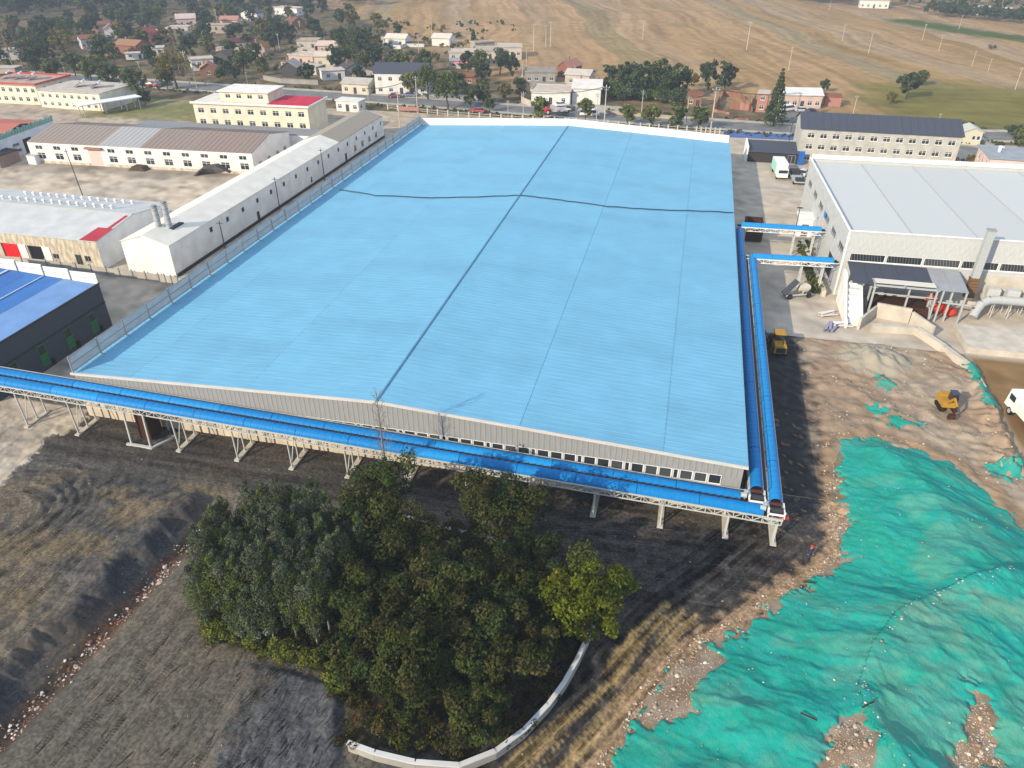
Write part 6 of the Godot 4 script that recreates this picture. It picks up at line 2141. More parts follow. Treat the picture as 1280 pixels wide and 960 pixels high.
# kinds: round, tall (poplar), willow, conifer, bare, shrub; returns [trunk mesh, crown mesh] for a tree of height h
func tree_meshes(kind: String, h: float, variant: int, leaf: float, dense: float, cols: Array) -> Array:
	var key := "%s %.1f %d %.2f %.2f %s" % [kind, h, variant, leaf, dense, str(cols[0])]
	if cache.has(key):
		return cache[key]
	var r := RandomNumberGenerator.new()
	r.seed = 100 + variant * 17 + int(h * 10)
	var b := MB.new()
	var tips := []
	var clumps := []
	if kind == "round":
		limbs(b, Vector3(0, -0.2, 0), Vector3(0.03, 1, 0.02).normalized(), h * 0.42, h * 0.028, 2, r, tips, 0.9)
		var rr := h * 0.34
		for t in tips:
			clumps.append([t, Vector3(r.randf_range(0.6, 1.3), r.randf_range(0.5, 1.0), r.randf_range(0.6, 1.3)) * h * r.randf_range(0.07, 0.13), int(dense * r.randf_range(0.5, 1.0))])
		for i in 30:
			var d := Vector3(r.randfn(), r.randfn() * 0.8 + 0.1, r.randfn()).normalized()
			var q := h * r.randf_range(0.06, 0.125)
			clumps.append([Vector3(0, h * 0.56, 0) + d * Vector3(rr, h * 0.38, rr) * r.randf_range(0.55, 1.08), Vector3(r.randf_range(0.6, 1.4), r.randf_range(0.5, 1.1), r.randf_range(0.6, 1.4)) * q, int(dense * r.randf_range(0.5, 1.0))])
	elif kind == "tall":
		b.tube(Vector3(0, -0.2, 0), Vector3(r.randfn() * 0.1, h * 0.5, r.randfn() * 0.1), h * 0.013, h * 0.009, 6, false)
		b.tube(Vector3(r.randfn() * 0.02, h * 0.5, 0), Vector3(r.randfn() * 0.15, h * 0.97, r.randfn() * 0.15), h * 0.008, h * 0.002, 5, false)
		for i in 22:
			var y := h * lerpf(0.2, 0.99, i / 21.0)
			var wd := h * 0.088 * sin(PI * clampf((i + 2.5) / 25.0, 0, 1)) + 0.12
			var an := i * 2.4 + r.randf()
			var p := Vector3(cos(an) * wd * 0.7, y, sin(an) * wd * 0.7)
			b.tube(Vector3(0, y - wd * 1.4, 0), p, 0.03, 0.01, 4, false)
			clumps.append([p, Vector3(wd * 0.75, wd * 1.15, wd * 0.75), int(dense * (0.5 + wd / (h * 0.105)))])
	elif kind == "willow":
		limbs(b, Vector3(0, -0.2, 0), Vector3.UP, h * 0.4, h * 0.03, 1, r, tips, 0.7)
		for i in 22:
			var an := i * 2.4
			var q := sqrt((i + 0.5) / 22.0)
			var top := h * (0.95 - 0.28 * q * q)
			clumps.append([Vector3(cos(an) * q * h * 0.3, top - h * 0.16, sin(an) * q * h * 0.3), Vector3(h * 0.09, h * 0.24, h * 0.09), int(dense * 1.4)])
	elif kind == "conifer":
		b.tube(Vector3(0, -0.2, 0), Vector3(0, h, 0), h * 0.018, h * 0.003, 6, false)
		for i in 15:
			var y := h * lerpf(0.14, 0.97, i / 14.0)
			var wd := h * 0.24 * (1.0 - i / 15.0) + 0.1
			for k in 4:
				var an := i * 1.3 + k * TAU / 4
				clumps.append([Vector3(cos(an) * wd * 0.62, y - wd * 0.12, sin(an) * wd * 0.62), Vector3(wd * 0.42, wd * 0.26 + 0.1, wd * 0.42), int(dense * (0.25 + 0.5 * wd / (h * 0.24)))])
	elif kind == "bare":
		var top := Vector3(r.randfn() * 0.2, h, r.randfn() * 0.2)
		b.tube(Vector3(0, -0.2, 0), top * 0.5, h * 0.013, h * 0.009, 6, false)
		b.tube(top * 0.5, top, h * 0.009, 0.01, 5, false)
		for i in 46:
			var y := h * lerpf(0.16, 0.97, i / 45.0)
			var an := i * 2.4
			var ln := h * 0.15 * (1.1 - 0.75 * i / 45.0)
			var e := Vector3(cos(an) * ln * 0.55, y + ln * 0.9, sin(an) * ln * 0.55)
			b.tube(top * y / h, e, 0.025, 0.008, 4, false)
			for k in 4:
				b.tube(top.lerp(e, 0) * 0 + (top * y / h).lerp(e, 0.35 + 0.15 * k), e + Vector3(r.randfn(), r.randf() + 0.2, r.randfn()) * ln * 0.3, 0.010, 0.004, 3, false)
			clumps.append([e, ln * 0.35, int(dense * 0.12)])
	else:
		for i in 5:
			b.tube(Vector3(0, -0.1, 0), Vector3(r.randfn() * h * 0.3, h * 0.6, r.randfn() * h * 0.3), 0.04, 0.015, 4, false)
		for i in 9:
			clumps.append([Vector3(r.randfn() * h * 0.36, h * r.randf_range(0.25, 0.75), r.randfn() * h * 0.36), Vector3(1, 0.8, 1) * h * r.randf_range(0.22, 0.34), int(dense)])
	var m := [b.done(), leaf_mesh(clumps, leaf, cols, r.seed + 5, 1.6 if kind == "willow" else 0.0)]
	cache[key] = m
	return m


func tree(called: String, at: Vector2, meshes: Array, label: String, group := "", s := 1.0, bark := "bark", y := 0.0, category := "tree") -> Node3D:
	var o := thing(called, label, category, Vector3(at.x, y, at.y), rng.randf() * TAU, group)
	o.scale = Vector3(s * rng.randf_range(0.92, 1.08), s * rng.randf_range(0.93, 1.07), s * rng.randf_range(0.92, 1.08))
	put("trunk", meshes[0], M[bark], o)
	put("crown", meshes[1], M.leaf, o)
	return o


func grove():
	var olive := [Color(0.030, 0.042, 0.012), Color(0.040, 0.046, 0.013), Color(0.026, 0.038, 0.013), Color(0.042, 0.041, 0.014)]
	var silver := [Color(0.058, 0.076, 0.040), Color(0.050, 0.068, 0.032), Color(0.092, 0.106, 0.066), Color(0.062, 0.08, 0.02)]
	var fresh := [Color(0.080, 0.094, 0.009), Color(0.068, 0.082, 0.009), Color(0.095, 0.098, 0.012), Color(0.052, 0.064, 0.009)]
	# the poplar stand at the left
	var r := RandomNumberGenerator.new()
	r.seed = 21
	var put_n := 0
	var tries := 0
	var spots: Array[Vector2] = []
	var stand := PackedVector2Array([Vector2(-36.2, -39.5), Vector2(-33.6, -33.6), Vector2(-30, -33), Vector2(-25.5, -33), Vector2(-22.6, -34.5), Vector2(-22.5, -42), Vector2(-30, -44.5)])
	while spots.size() < 62 and tries < 4000:
		tries += 1
		var p := Vector2(r.randf_range(-37, -22), r.randf_range(-45, -33))
		if not Geometry2D.is_point_in_polygon(p, stand):
			continue
		var okay := true
		for q in spots:
			if q.distance_to(p) < 1.05:
				okay = false
		if okay:
			spots.append(p)
	for p in spots:
		var h: float = [8.6, 9.4, 10.2, 7.6][put_n % 4]
		var ms := tree_meshes("tall", h, put_n % 4, 0.085, 190, silver)
		var t := tree("poplar", p, ms, "slender silvery poplar with pale stem in the dense stand left of the grove", "poplars in the dense stand", 0.86 + 0.1 * r.randf(), "bark_pale", 0.04)
		put_n += 1
	# broad dark trees
	for s in [
		[Vector2(-20.46, -44.3), 12.0, 0, "broad dark olive tree at the back of the grove, nearest the bare poplar"],
		[Vector2(-11.98, -46.39), 11.5, 1, "tall broad brownish tree at the back of the grove under the conveyor"],
		[Vector2(-14.07, -37.24), 10.0, 2, "big olive tree in the middle of the grove"],
		[Vector2(-14.68, -31.17), 8.5, 3, "rounded dark tree in the front of the grove by the wall's left end"],
		[Vector2(-8.15, -34.81), 8.5, 0, "rounded dark tree in the front of the grove inside the wall's bend"],
		[Vector2(-20.09, -36.65), 9.0, 1, "dark tree squeezed between the poplar stand and the middle of the grove"],
		[Vector2(-8.15, -43.35), 7.0, 3, "shaded olive tree just left of the bright green tree"],
		[Vector2(-9.34, -29.81), 6.0, 2, "low spreading tree leaning over the white wall at the bottom"],
		[Vector2(-15.92, -39.75), 8.5, 1, "olive tree wedged between the middle tree and the back of the grove"],
		[Vector2(-10.66, -39.69), 9.0, 0, "dark tree right of the grove's middle tree"],
		[Vector2(-17.08, -34.2), 8.5, 2, "low-branched dark tree in front of the grove's middle, left side"],
		[Vector2(-11.86, -33.23), 8.2, 1, "dark bushy tree in front of the grove's middle tree"],
		[Vector2(-19.28, -32.21), 6.5, 3, "bright-edged small tree at the right foot of the poplar stand"],
		[Vector2(-6.11, -40.76), 7.0, 3, "small dark tree under the bright green tree's left side"],
		[Vector2(-7.72, -38.73), 8.2, 2, "dark tree behind the rusty patch of grove floor"]]:
		tree("broadleaf_tree", s[0], tree_meshes("round", s[1], s[2], 0.135, 480, olive), s[3], "", 1.0, "bark", 0.05)
	tree("broadleaf_tree", Vector2(-3.37, -39.91), tree_meshes("round", 9.2, 5, 0.14, 520, fresh), "bright yellow-green rounded tree at the end of the curved white wall", "", 1.0, "bark", 0.05)
	tree("bare_poplar", Vector2(-24.9, -52.18), tree_meshes("bare", 13.0, 1, 0.06, 60, [Color(0.22, 0.14, 0.10), Color(0.18, 0.12, 0.09)]), "tall bare thin poplar standing before the warehouse front wall", "", 1.0, "bark_pale", 0.05)
	# light leafy growth at the foot of the poplar stand
	var edge_bush := tree_meshes("shrub", 2.0, 6, 0.10, 90, [Color(0.085, 0.10, 0.018), Color(0.11, 0.115, 0.022), Color(0.065, 0.085, 0.018)])
	for i in 40:
		var p: Vector2 = [Vector2(-34.5, -36.5), Vector2(-32.8, -33.3), Vector2(-28, -32.7), Vector2(-23, -32.6), Vector2(-20.0, -30.5)][i % 4].lerp([Vector2(-32.8, -33.3), Vector2(-28, -32.7), Vector2(-23, -32.6), Vector2(-20.0, -30.5)][i % 4], r.randf()) + Vector2(r.randfn(), r.randfn()) * 0.3
		tree("shrub", p, edge_bush, "light green leafy shrub at the front foot of the poplar stand", "shrubs at the foot of the poplar stand", r.randf_range(0.4, 0.95), "bark", 0.03, "shrub")
	# undergrowth: one tangle of leafy clumps nobody could count
	var bush := tree_meshes("shrub", 1.5, 2, 0.10, 60, [Color(0.04, 0.052, 0.012), Color(0.06, 0.06, 0.014), Color(0.035, 0.045, 0.014), Color(0.06, 0.045, 0.018)])
	var mm := MultiMesh.new()
	mm.transform_format = MultiMesh.TRANSFORM_3D
	mm.use_colors = true
	mm.mesh = bush[1]
	var ts := []
	tries = 0
	while ts.size() < 330 and tries < 5000:
		tries += 1
		var p := Vector2(r.randf_range(-37, -3), r.randf_range(-50, -27))
		if Geometry2D.is_point_in_polygon(p, GROVE) and (p.x > -33 or p.y < -38):
			var s := r.randf_range(0.35, 1.15)
			ts.append(Transform3D(Basis(Vector3.UP, r.randf() * TAU).scaled(Vector3(s, s * r.randf_range(0.6, 1.2), s)), Vector3(p.x, 0.0, p.y)))
	mm.instance_count = ts.size()
	for i in ts.size():
		mm.set_instance_transform(i, ts[i])
		var k := r.randf_range(0.7, 1.4)
		mm.set_instance_color(i, Color(k, k * r.randf_range(0.8, 1.05), k * 0.9))
	var ug := MultiMeshInstance3D.new()
	ug.name = "undergrowth"
	ug.multimesh = mm
	ug.material_override = M.leaf
	add_child(ug)
	tag(ug, "tangle of low bushes and weeds covering the grove floor", "undergrowth")
	ug.set_meta("kind", "stuff")
	# curved white-capped wall round the grove
	var wl := thing("grove_wall", "curving low white-capped wall round the front and right of the grove", "wall")
	var pts := [Vector2(-18.04, -26.66), Vector2(-15.96, -26.42), Vector2(-13, -26.41), Vector2(-9.97, -26.89), Vector2(-7.81, -28.45), Vector2(-6.23, -30.41), Vector2(-4.93, -32.78), Vector2(-4.09, -34.9), Vector2(-3.5, -37), Vector2(-3, -39.2), Vector2(-2.73, -40.55)]
	wall_run(wl, pts, 1.0)
	var w2 := thing("grove_wall", "short straight white-capped wall stub at the back of the grove under the trees", "wall")
	wall_run(w2, [Vector2(-22.39, -49.55), Vector2(-19.39, -49.12), Vector2(-16.09, -48.78), Vector2(-12.88, -48.45), Vector2(-9.34, -48.02)], 0.8)


func wall_run(o: Node3D, pts: Array, h: float):
	for i in pts.size() - 1:
		var a: Vector2 = pts[i]
		var b: Vector2 = pts[i + 1]
		var m := MB.new()
		m.beam(Vector3(a.x, h / 2 - 0.1, a.y), Vector3(b.x, h / 2 - 0.1, b.y), 0.26, h)
		put("wall_panel", m, paint(Color(0.36, 0.34, 0.31), 0.9, "blotch", 0.6), o)
		var c := MB.new()
		var d := (b - a).normalized() * 0.04
		c.beam(Vector3(a.x - d.x, h - 0.05, a.y - d.y), Vector3(b.x + d.x, h - 0.05, b.y + d.y), 0.36, 0.1)
		put("coping", c, paint(Color(0.62, 0.62, 0.6), 0.85, "soft"), o)


func far_trees():
	var green := [Color(0.075, 0.098, 0.03), Color(0.09, 0.108, 0.035), Color(0.062, 0.082, 0.028)]
	var dark := [Color(0.045, 0.064, 0.030), Color(0.056, 0.074, 0.034), Color(0.038, 0.056, 0.028)]
	var light := [Color(0.10, 0.125, 0.03), Color(0.085, 0.11, 0.03), Color(0.12, 0.13, 0.035)]
	var autumn := [Color(0.16, 0.12, 0.03), Color(0.14, 0.12, 0.04), Color(0.11, 0.10, 0.03)]
	var brown := [Color(0.15, 0.11, 0.075), Color(0.17, 0.13, 0.09)]
	var kinds := {
		"g": ["round", green, "bark", "mid green bushy tree"], "d": ["round", dark, "bark", "dark green dense tree"], "l": ["round", light, "bark", "light green leafy tree"],
		"a": ["round", autumn, "bark", "yellow-brown autumn tree"], "w": ["willow", green, "bark", "weeping willow"], "c": ["conifer", dark, "bark", "dark cone-shaped conifer"],
		"b": ["bare", brown, "bark_pale", "bare brownish poplar"], "s": ["shrub", dark, "bark", "dark green shrub"]}
	for s in [
		# the road's avenue
		["l", Vector2(-41.52, -212.24), 7.5, "on the near verge opposite the white shop"], ["g", Vector2(-23.91, -246.84), 6.0, "by the road left of the white house's car", 0], ["l", Vector2(-29.09, -216.12), 6.5, "on the near verge left of the white van"],
		["l", Vector2(-17.02, -213.2), 6.5, "on the verge, first of the row right of the white van"], ["l", Vector2(-10.55, -211.94), 6.8, "on the verge, second of the row right of the white van"], ["g", Vector2(-3.62, -211.74), 6.8, "on the verge, third of the row right of the white van"], ["g", Vector2(2.34, -212.24), 7.0, "on the verge, fourth of the row right of the white van"],
		["w", Vector2(-71.7, -221.74), 11.0, "by the road right of the slate-roofed house"], ["w", Vector2(-81.92, -233.26), 10.0, "tight against the slate-roofed house's right wall"], ["l", Vector2(-88.5, -236.68), 8.0, "in front of the slate-roofed house"],
		["g", Vector2(-65.42, -224.32), 6.5, "by the road below the pink-awning house"], ["a", Vector2(-56.88, -234.33), 6.5, "rusty coloured, beside the road left of the white shop"], ["g", Vector2(-63.09, -230.54), 7.5, "by the road before the orange outbuilding"], ["d", Vector2(-54.06, -242.24), 6.5, "at the left corner of the farm group"],
		["g", Vector2(-58.42, -220.51), 4.5, "clipped, on the far kerb beside the red car"],
		["g", Vector2(-189.53, -223.5), 9.0, "beside the hostels' canopy, on the road"], ["l", Vector2(-203.63, -231.43), 8.0, "on the road behind the bare-roofed hostel"], ["g", Vector2(-171.32, -227.76), 7.0, "beyond the road at the grass plot"], ["g", Vector2(-169.29, -210.4), 11.0, "on the grass plot left of the cream block"], ["d", Vector2(-163.24, -204.81), 5.0, "low at the grass plot's left edge"],
		["a", Vector2(-168.19, -228.49), 14.0, "bare-topped and tall beyond the road left of the cream block"],
		["g", Vector2(-215.78, -228.59), 9.0, "above the red-rimmed hostel"], ["d", Vector2(-236.18, -242.34), 12.0, "left above the red-rimmed hostel"], ["a", Vector2(-239.39, -262.46), 14.0, "tall, above the hostels"], ["g", Vector2(-218.53, -241.64), 9.0, "between the hostels' roofs and the village"], ["b", Vector2(-248.97, -246.02), 18.0, "at the far left edge, left of a pair"], ["b", Vector2(-248.05, -249.68), 17.0, "at the far left edge, right of a pair"], ["b", Vector2(-244.13, -254.11), 13.0, "at the far left, lower, next to the autumn tree"],
		["g", Vector2(-216.88, -253.53), 9.0, "below the bluish white house"], ["b", Vector2(-184.7, -254.39), 15.0, "in front of the yellow house"], ["d", Vector2(-276.9, -295), 13.0, "below the forest at far left"], ["g", Vector2(-276.75, -306.92), 11.0, "left of the bluish white house"],
		# among the houses on the slope
		["d", Vector2(-205.23, -266.79), 8.0, "below the pale low house"], ["d", Vector2(-205.71, -294.01), 8.0, "right of the yellow house"], ["g", Vector2(-203.3, -303.19), 7.0, "above the pale house with a row of windows"], ["a", Vector2(-195.97, -292.13), 5.5, "small and golden by the maroon-fronted building"],
		["g", Vector2(-161.83, -259.74), 10.0, "left of the dark gabled barn"], ["d", Vector2(-164.15, -252.78), 6.5, "right of the salmon gable house"], ["g", Vector2(-163.36, -246.8), 5.0, "roundish beside the salmon gable house's wall"], ["g", Vector2(-153.09, -258.55), 7.0, "between barn and maroon-fronted building"], ["d", Vector2(-130.48, -248.55), 6.5, "in front of the low pale shed"], ["d", Vector2(-176.08, -309.56), 8.5, "right of the orange gable"],
		["d", Vector2(-191.76, -339.45), 10.0, "in the dark belt above the terraced group, left"], ["d", Vector2(-183.24, -336.29), 9.0, "in the dark belt above the terraced group, right"], ["g", Vector2(-207.01, -352.12), 8.0, "in the dark belt, uppermost"], ["d", Vector2(-171.9, -344.09), 6.0, "at the field's corner above the terraced group"], ["d", Vector2(-191.95, -314.87), 6.0, "behind the orange gable"],
		["d", Vector2(-140.09, -301.13), 11.0, "leftmost of the clump beside the field's edge houses"], ["d", Vector2(-132.21, -298.99), 12.0, "largest of the clump beside the field's edge houses"], ["g", Vector2(-125.85, -274.83), 10.0, "front of the clump beside the field's edge houses"], ["d", Vector2(-118.96, -279.88), 9.0, "right of the clump, behind the slate-roofed house"], ["g", Vector2(-118.64, -269.85), 7.0, "low in the clump by the old dark-tiled house"],
		["g", Vector2(-236.12, -304.54), 8.0, "right of the orange brick house"], ["d", Vector2(-258.55, -323.82), 9.0, "above the orange brick house"], ["g", Vector2(-275.96, -372.6), 12.0, "high beside the crossed gables, left"], ["d", Vector2(-270.34, -354.87), 11.0, "high above the maroon roofed house"], ["b", Vector2(-287.43, -376.63), 14.0, "pale-stemmed, high above the maroon roofed house"], ["d", Vector2(-257.32, -383.68), 9.0, "high right of the crossed gables"], ["g", Vector2(-254.93, -405.57), 9.0, "at the top by the pinkish hill house"], ["d", Vector2(-216.39, -349.93), 6.0, "below the white gabled hill house"],
		["d", Vector2(-81.75, -278.48), 8.0, "left of the pink-awning house"], ["g", Vector2(-74.46, -270.66), 10.0, "grey-green, right of the pink-awning house"], ["d", Vector2(-69.55, -278.09), 10.0, "large, below the long beige house"], ["d", Vector2(-64.6, -276.08), 8.0, "between long beige house and farm group"], ["g", Vector2(-73.98, -237.58), 8.0, "thick, below the orange outbuilding"], ["a", Vector2(-100.67, -298.65), 4.0, "small, in the kitchen garden"],
		# the belt right of the barn
		["d", Vector2(-27.67, -261.37), 8.8, "first of the dark belt right of the white barn"], ["d", Vector2(-21.44, -252.38), 10.6, "second of the dark belt right of the white barn"], ["d", Vector2(-15.27, -248.86), 12.5, "third of the dark belt, behind the verge row"], ["d", Vector2(-9.45, -247.8), 13.1, "fourth and tallest of the dark belt"], ["d", Vector2(-4.75, -253.78), 10.6, "fifth of the dark belt"], ["d", Vector2(-21.16, -271.25), 7.5, "rear left in the dark belt by the field"], ["d", Vector2(-12.95, -270.33), 8.1, "rear right in the dark belt by the field"],
		["d", Vector2(4.33, -268.86), 8.8, "left of two above the brick ruins"], ["d", Vector2(9.52, -267.39), 9.4, "right of two above the brick ruins"], ["a", Vector2(-0.23, -273.31), 4.5, "small, left above the brick ruins"],
		["c", Vector2(22.3, -221.47), 14.5, "tall, left of the parked cars"], ["d", Vector2(65.46, -267.75), 9.0, "alone in the green field, larger of two"], ["g", Vector2(74.81, -292.28), 5.0, "alone in the green field, smaller of two"], ["a", Vector2(59.19, -259.15), 4.0, "withered, beside the larger field tree"], ["g", Vector2(80.85, -212.38), 6.0, "at the right edge above the pink building"], ["s", Vector2(84.38, -225.32), 3.5, "low at the right edge of the field"], ["s", Vector2(72.6, -228.68), 2.6, "by the lane right of the office block"], ["s", Vector2(122.7, -383.93), 2.2, "low in the far right of the brown field"],
		["c", Vector2(-101.23, -355.48), 5.0, "small at the field's foot behind the beige house"], ["d", Vector2(41.6, -273.57), 4.0, "behind the white-roofed pinkish house"],
		["a", Vector2(64.63, -192.22), 3.0, "in the patch between office block and pink building"], ["s", Vector2(60.97, -192.69), 2.2, "at the office block's right corner"]]:
		var k: Array = kinds[s[0]]
		var h: float = s[2]
		var hs := snappedf(h, 4.0) if h > 5 else 4.0
		var ms := tree_meshes(k[0], hs, int(absf(s[1].x)) % 3, 0.34 if h > 5 else 0.26, 75.0 if k[0] != "shrub" else 90.0, k[1])
		tree(k[0] + "_tree" if k[0] != "shrub" else "shrub", s[1], ms, k[3] + " " + s[3], "", h / hs, k[2], 0.0, "tree" if k[0] != "shrub" else "shrub")
	# trees filling the gaps between the village houses
	var vr := RandomNumberGenerator.new()
	vr.seed = 44
	var fill := 0
	var taken: Array[Vector2] = []
	var houses := {}
	for c in get_children():
		if c.has_meta("category") and c.get_meta("category") == "house":
			taken.append(Vector2(c.position.x + 4, c.position.z - 3))
			houses[taken[-1]] = true
	for i in 3400:
		var p := Vector2(vr.randf_range(-330, -70), vr.randf_range(-470, -244))
		if p.x > -64 + 0.77 * (p.y + 262) or fill >= 165:
			continue
		var ok := true
		for q in taken:
			if q.distance_to(p) < (8.5 if q in houses else 4.2):
				ok = false
				break
		if not ok:
			continue
		taken.append(p)
		var kl: String = ["d", "g", "d", "g", "a", "d", "s"][fill % 7]
		var kd: Array = kinds[kl]
		var sc0 := vr.randf_range(0.6, 1.25)
		tree("village_tree", p, tree_meshes(kd[0], 8.0 if kd[0] != "shrub" else 4.0, fill % 3, 0.34 if kd[0] != "shrub" else 0.26, 75.0, kd[1]), kd[3] + " filling a gap between the village houses on the left slope", "village " + {"d": "dark trees", "g": "green trees", "a": "autumn trees", "s": "shrubs"}[kl], sc0, kd[2])
		fill += 1
	# the hedge under the dark belt right of the barn
	for i in 22:
		var p: Vector2 = Vector2(-27.66, -248.42).lerp(Vector2(-2.02, -247.17), i / 21.0) + Vector2(vr.randfn() * 1.2, vr.randfn() * 2.5)
		tree("shrub", p, tree_meshes("shrub", 4.0, i % 3, 0.26, 90.0, [dark, green][i % 2]), "leafy shrub in the thick hedge right of the big white barn", "shrubs in the hedge right of the barn", vr.randf_range(0.9, 1.5), "bark", 0.0, "shrub")
	# poplar row on the skyline at the right
	for i in 14:
		var p: Vector2 = Vector2(116.12, -532.54).lerp(Vector2(174.47, -498.73), i / 13.0) + Vector2(rng.randfn() * 2.0, rng.randfn() * 6.0 - 6.0)
		tree("bare_poplar", p, tree_meshes("bare", 16.0, i % 3, 0.34, 70, brown), "tall bare poplar in the row behind the far barns", "poplars behind the far barns", rng.randf_range(0.85, 1.15), "bark_pale", 3.0)
	# woods on the far left slope and the far hedges: masses of crowns
	var wood := tree_meshes("round", 12.0, 7, 0.5, 60, dark)
	var wood2 := tree_meshes("round", 12.0, 8, 0.5, 60, green)
	var rr := RandomNumberGenerator.new()
	rr.seed = 5
	var lists := [[], []]
	for i in 900:
		var p := Vector2(rr.randf_range(-520, -170), rr.randf_range(-760, -320))
		var line := -392.0 - 0.78 * (p.x + 345)
		if p.y < line + 25 * nz.get_noise_2d(p.x * 0.01, 3) and p.y > line - 260:
			lists[0 if rr.randf() < 0.72 else 1].append(Transform3D(Basis(Vector3.UP, rr.randf() * TAU).scaled(Vector3.ONE * rr.randf_range(0.7, 1.35)), Vector3(p.x, 1.0, p.y)))
	for i in 90:
		var p: Vector2 = Vector2(128.87, -510.69).lerp(Vector2(178.85, -466.15), rr.randf()) + Vector2(rr.randfn() * 3, -absf(rr.randfn()) * 8)
		lists[0].append(Transform3D(Basis(Vector3.UP, rr.randf() * TAU).scaled(Vector3.ONE * rr.randf_range(0.3, 0.55)), Vector3(p.x, 1.0, p.y)))
	for i in 70:
		var p: Vector2 = Vector2(55.58, -576.01).lerp(Vector2(100.33, -576.03), rr.randf()) + Vector2(rr.randfn() * 3, -absf(rr.randfn()) * 10)
		lists[0].append(Transform3D(Basis(Vector3.UP, rr.randf() * TAU).scaled(Vector3.ONE * rr.randf_range(0.3, 0.5)), Vector3(p.x, 3.0, p.y)))
	for i in 260:
		var p := Vector2(rr.randf_range(60, 330), rr.randf_range(-640, -560) + 0.2 * i * 0)
		p.y += 0.32 * (p.x - 60)
		lists[1].append(Transform3D(Basis(Vector3.UP, rr.randf() * TAU).scaled(Vector3.ONE * rr.randf_range(0.4, 0.9)), Vector3(p.x, 2.0, p.y)))
	for k in 2:
		var mm := MultiMesh.new()
		mm.transform_format = MultiMesh.TRANSFORM_3D
		mm.mesh = [wood, wood2][k][1]
		mm.instance_count = lists[k].size()
		for i in lists[k].size():
			mm.set_instance_transform(i, lists[k][i])
		var w := MultiMeshInstance3D.new()
		w.name = ["dark_wood", "green_wood"][k]
		w.multimesh = mm
		w.material_override = M.leaf
		add_child(w)
		tag(w, ["dark wood covering the far left slope and the far hedges", "lighter green trees mixed through the far woods"][k], "wood")
		w.set_meta("kind", "stuff")
	# low scrub along the planted strip and verges
	var sc := tree_meshes("shrub", 1.5, 4, 0.16, 40, [Color(0.07, 0.09, 0.02), Color(0.10, 0.10, 0.03), Color(0.05, 0.07, 0.02)])
	var mm2 := MultiMesh.new()
	mm2.transform_format = MultiMesh.TRANSFORM_3D
	mm2.mesh = sc[1]
	var ts := []
	for i in 60:
		ts.append([Vector2(lerpf(21.6, 22.7, rr.randf()) + 0.0, lerpf(-111.8, -133, rr.randf())), rr.randf_range(0.5, 0.95)])
	for i in 420:
		var seg := rr.randi_range(1, 8)
		var p: Vector2 = ROAD[seg].lerp(ROAD[seg + 1], rr.randf())
		ts.append([p + Vector2(rr.randfn(), (8.5 if i % 3 else -8.0) + rr.randfn() * 0.8), rr.randf_range(0.25, 0.7)])
	for i in 260:
		var p := Vector2(rr.randf_range(-330, -60), rr.randf_range(-420, -245))
		if p.y > -262 - 0.9 * (p.x + 62) - 400 and p.x < -62 - (p.y + 262) / -0.9 * 0.2:
			ts.append([p, rr.randf_range(0.7, 2.0)])
	mm2.instance_count = ts.size()
	for i in ts.size():
		mm2.set_instance_transform(i, Transform3D(Basis(Vector3.UP, i * 1.7).scaled(Vector3.ONE * ts[i][1]), Vector3(ts[i][0].x, 0.0, ts[i][0].y)))
	var sb := MultiMeshInstance3D.new()
	sb.name = "scrub"
	sb.multimesh = mm2
	sb.material_override = M.leaf
	add_child(sb)
	tag(sb, "low scrub along verges, the planted strip and between village houses", "scrub")
	sb.set_meta("kind", "stuff")


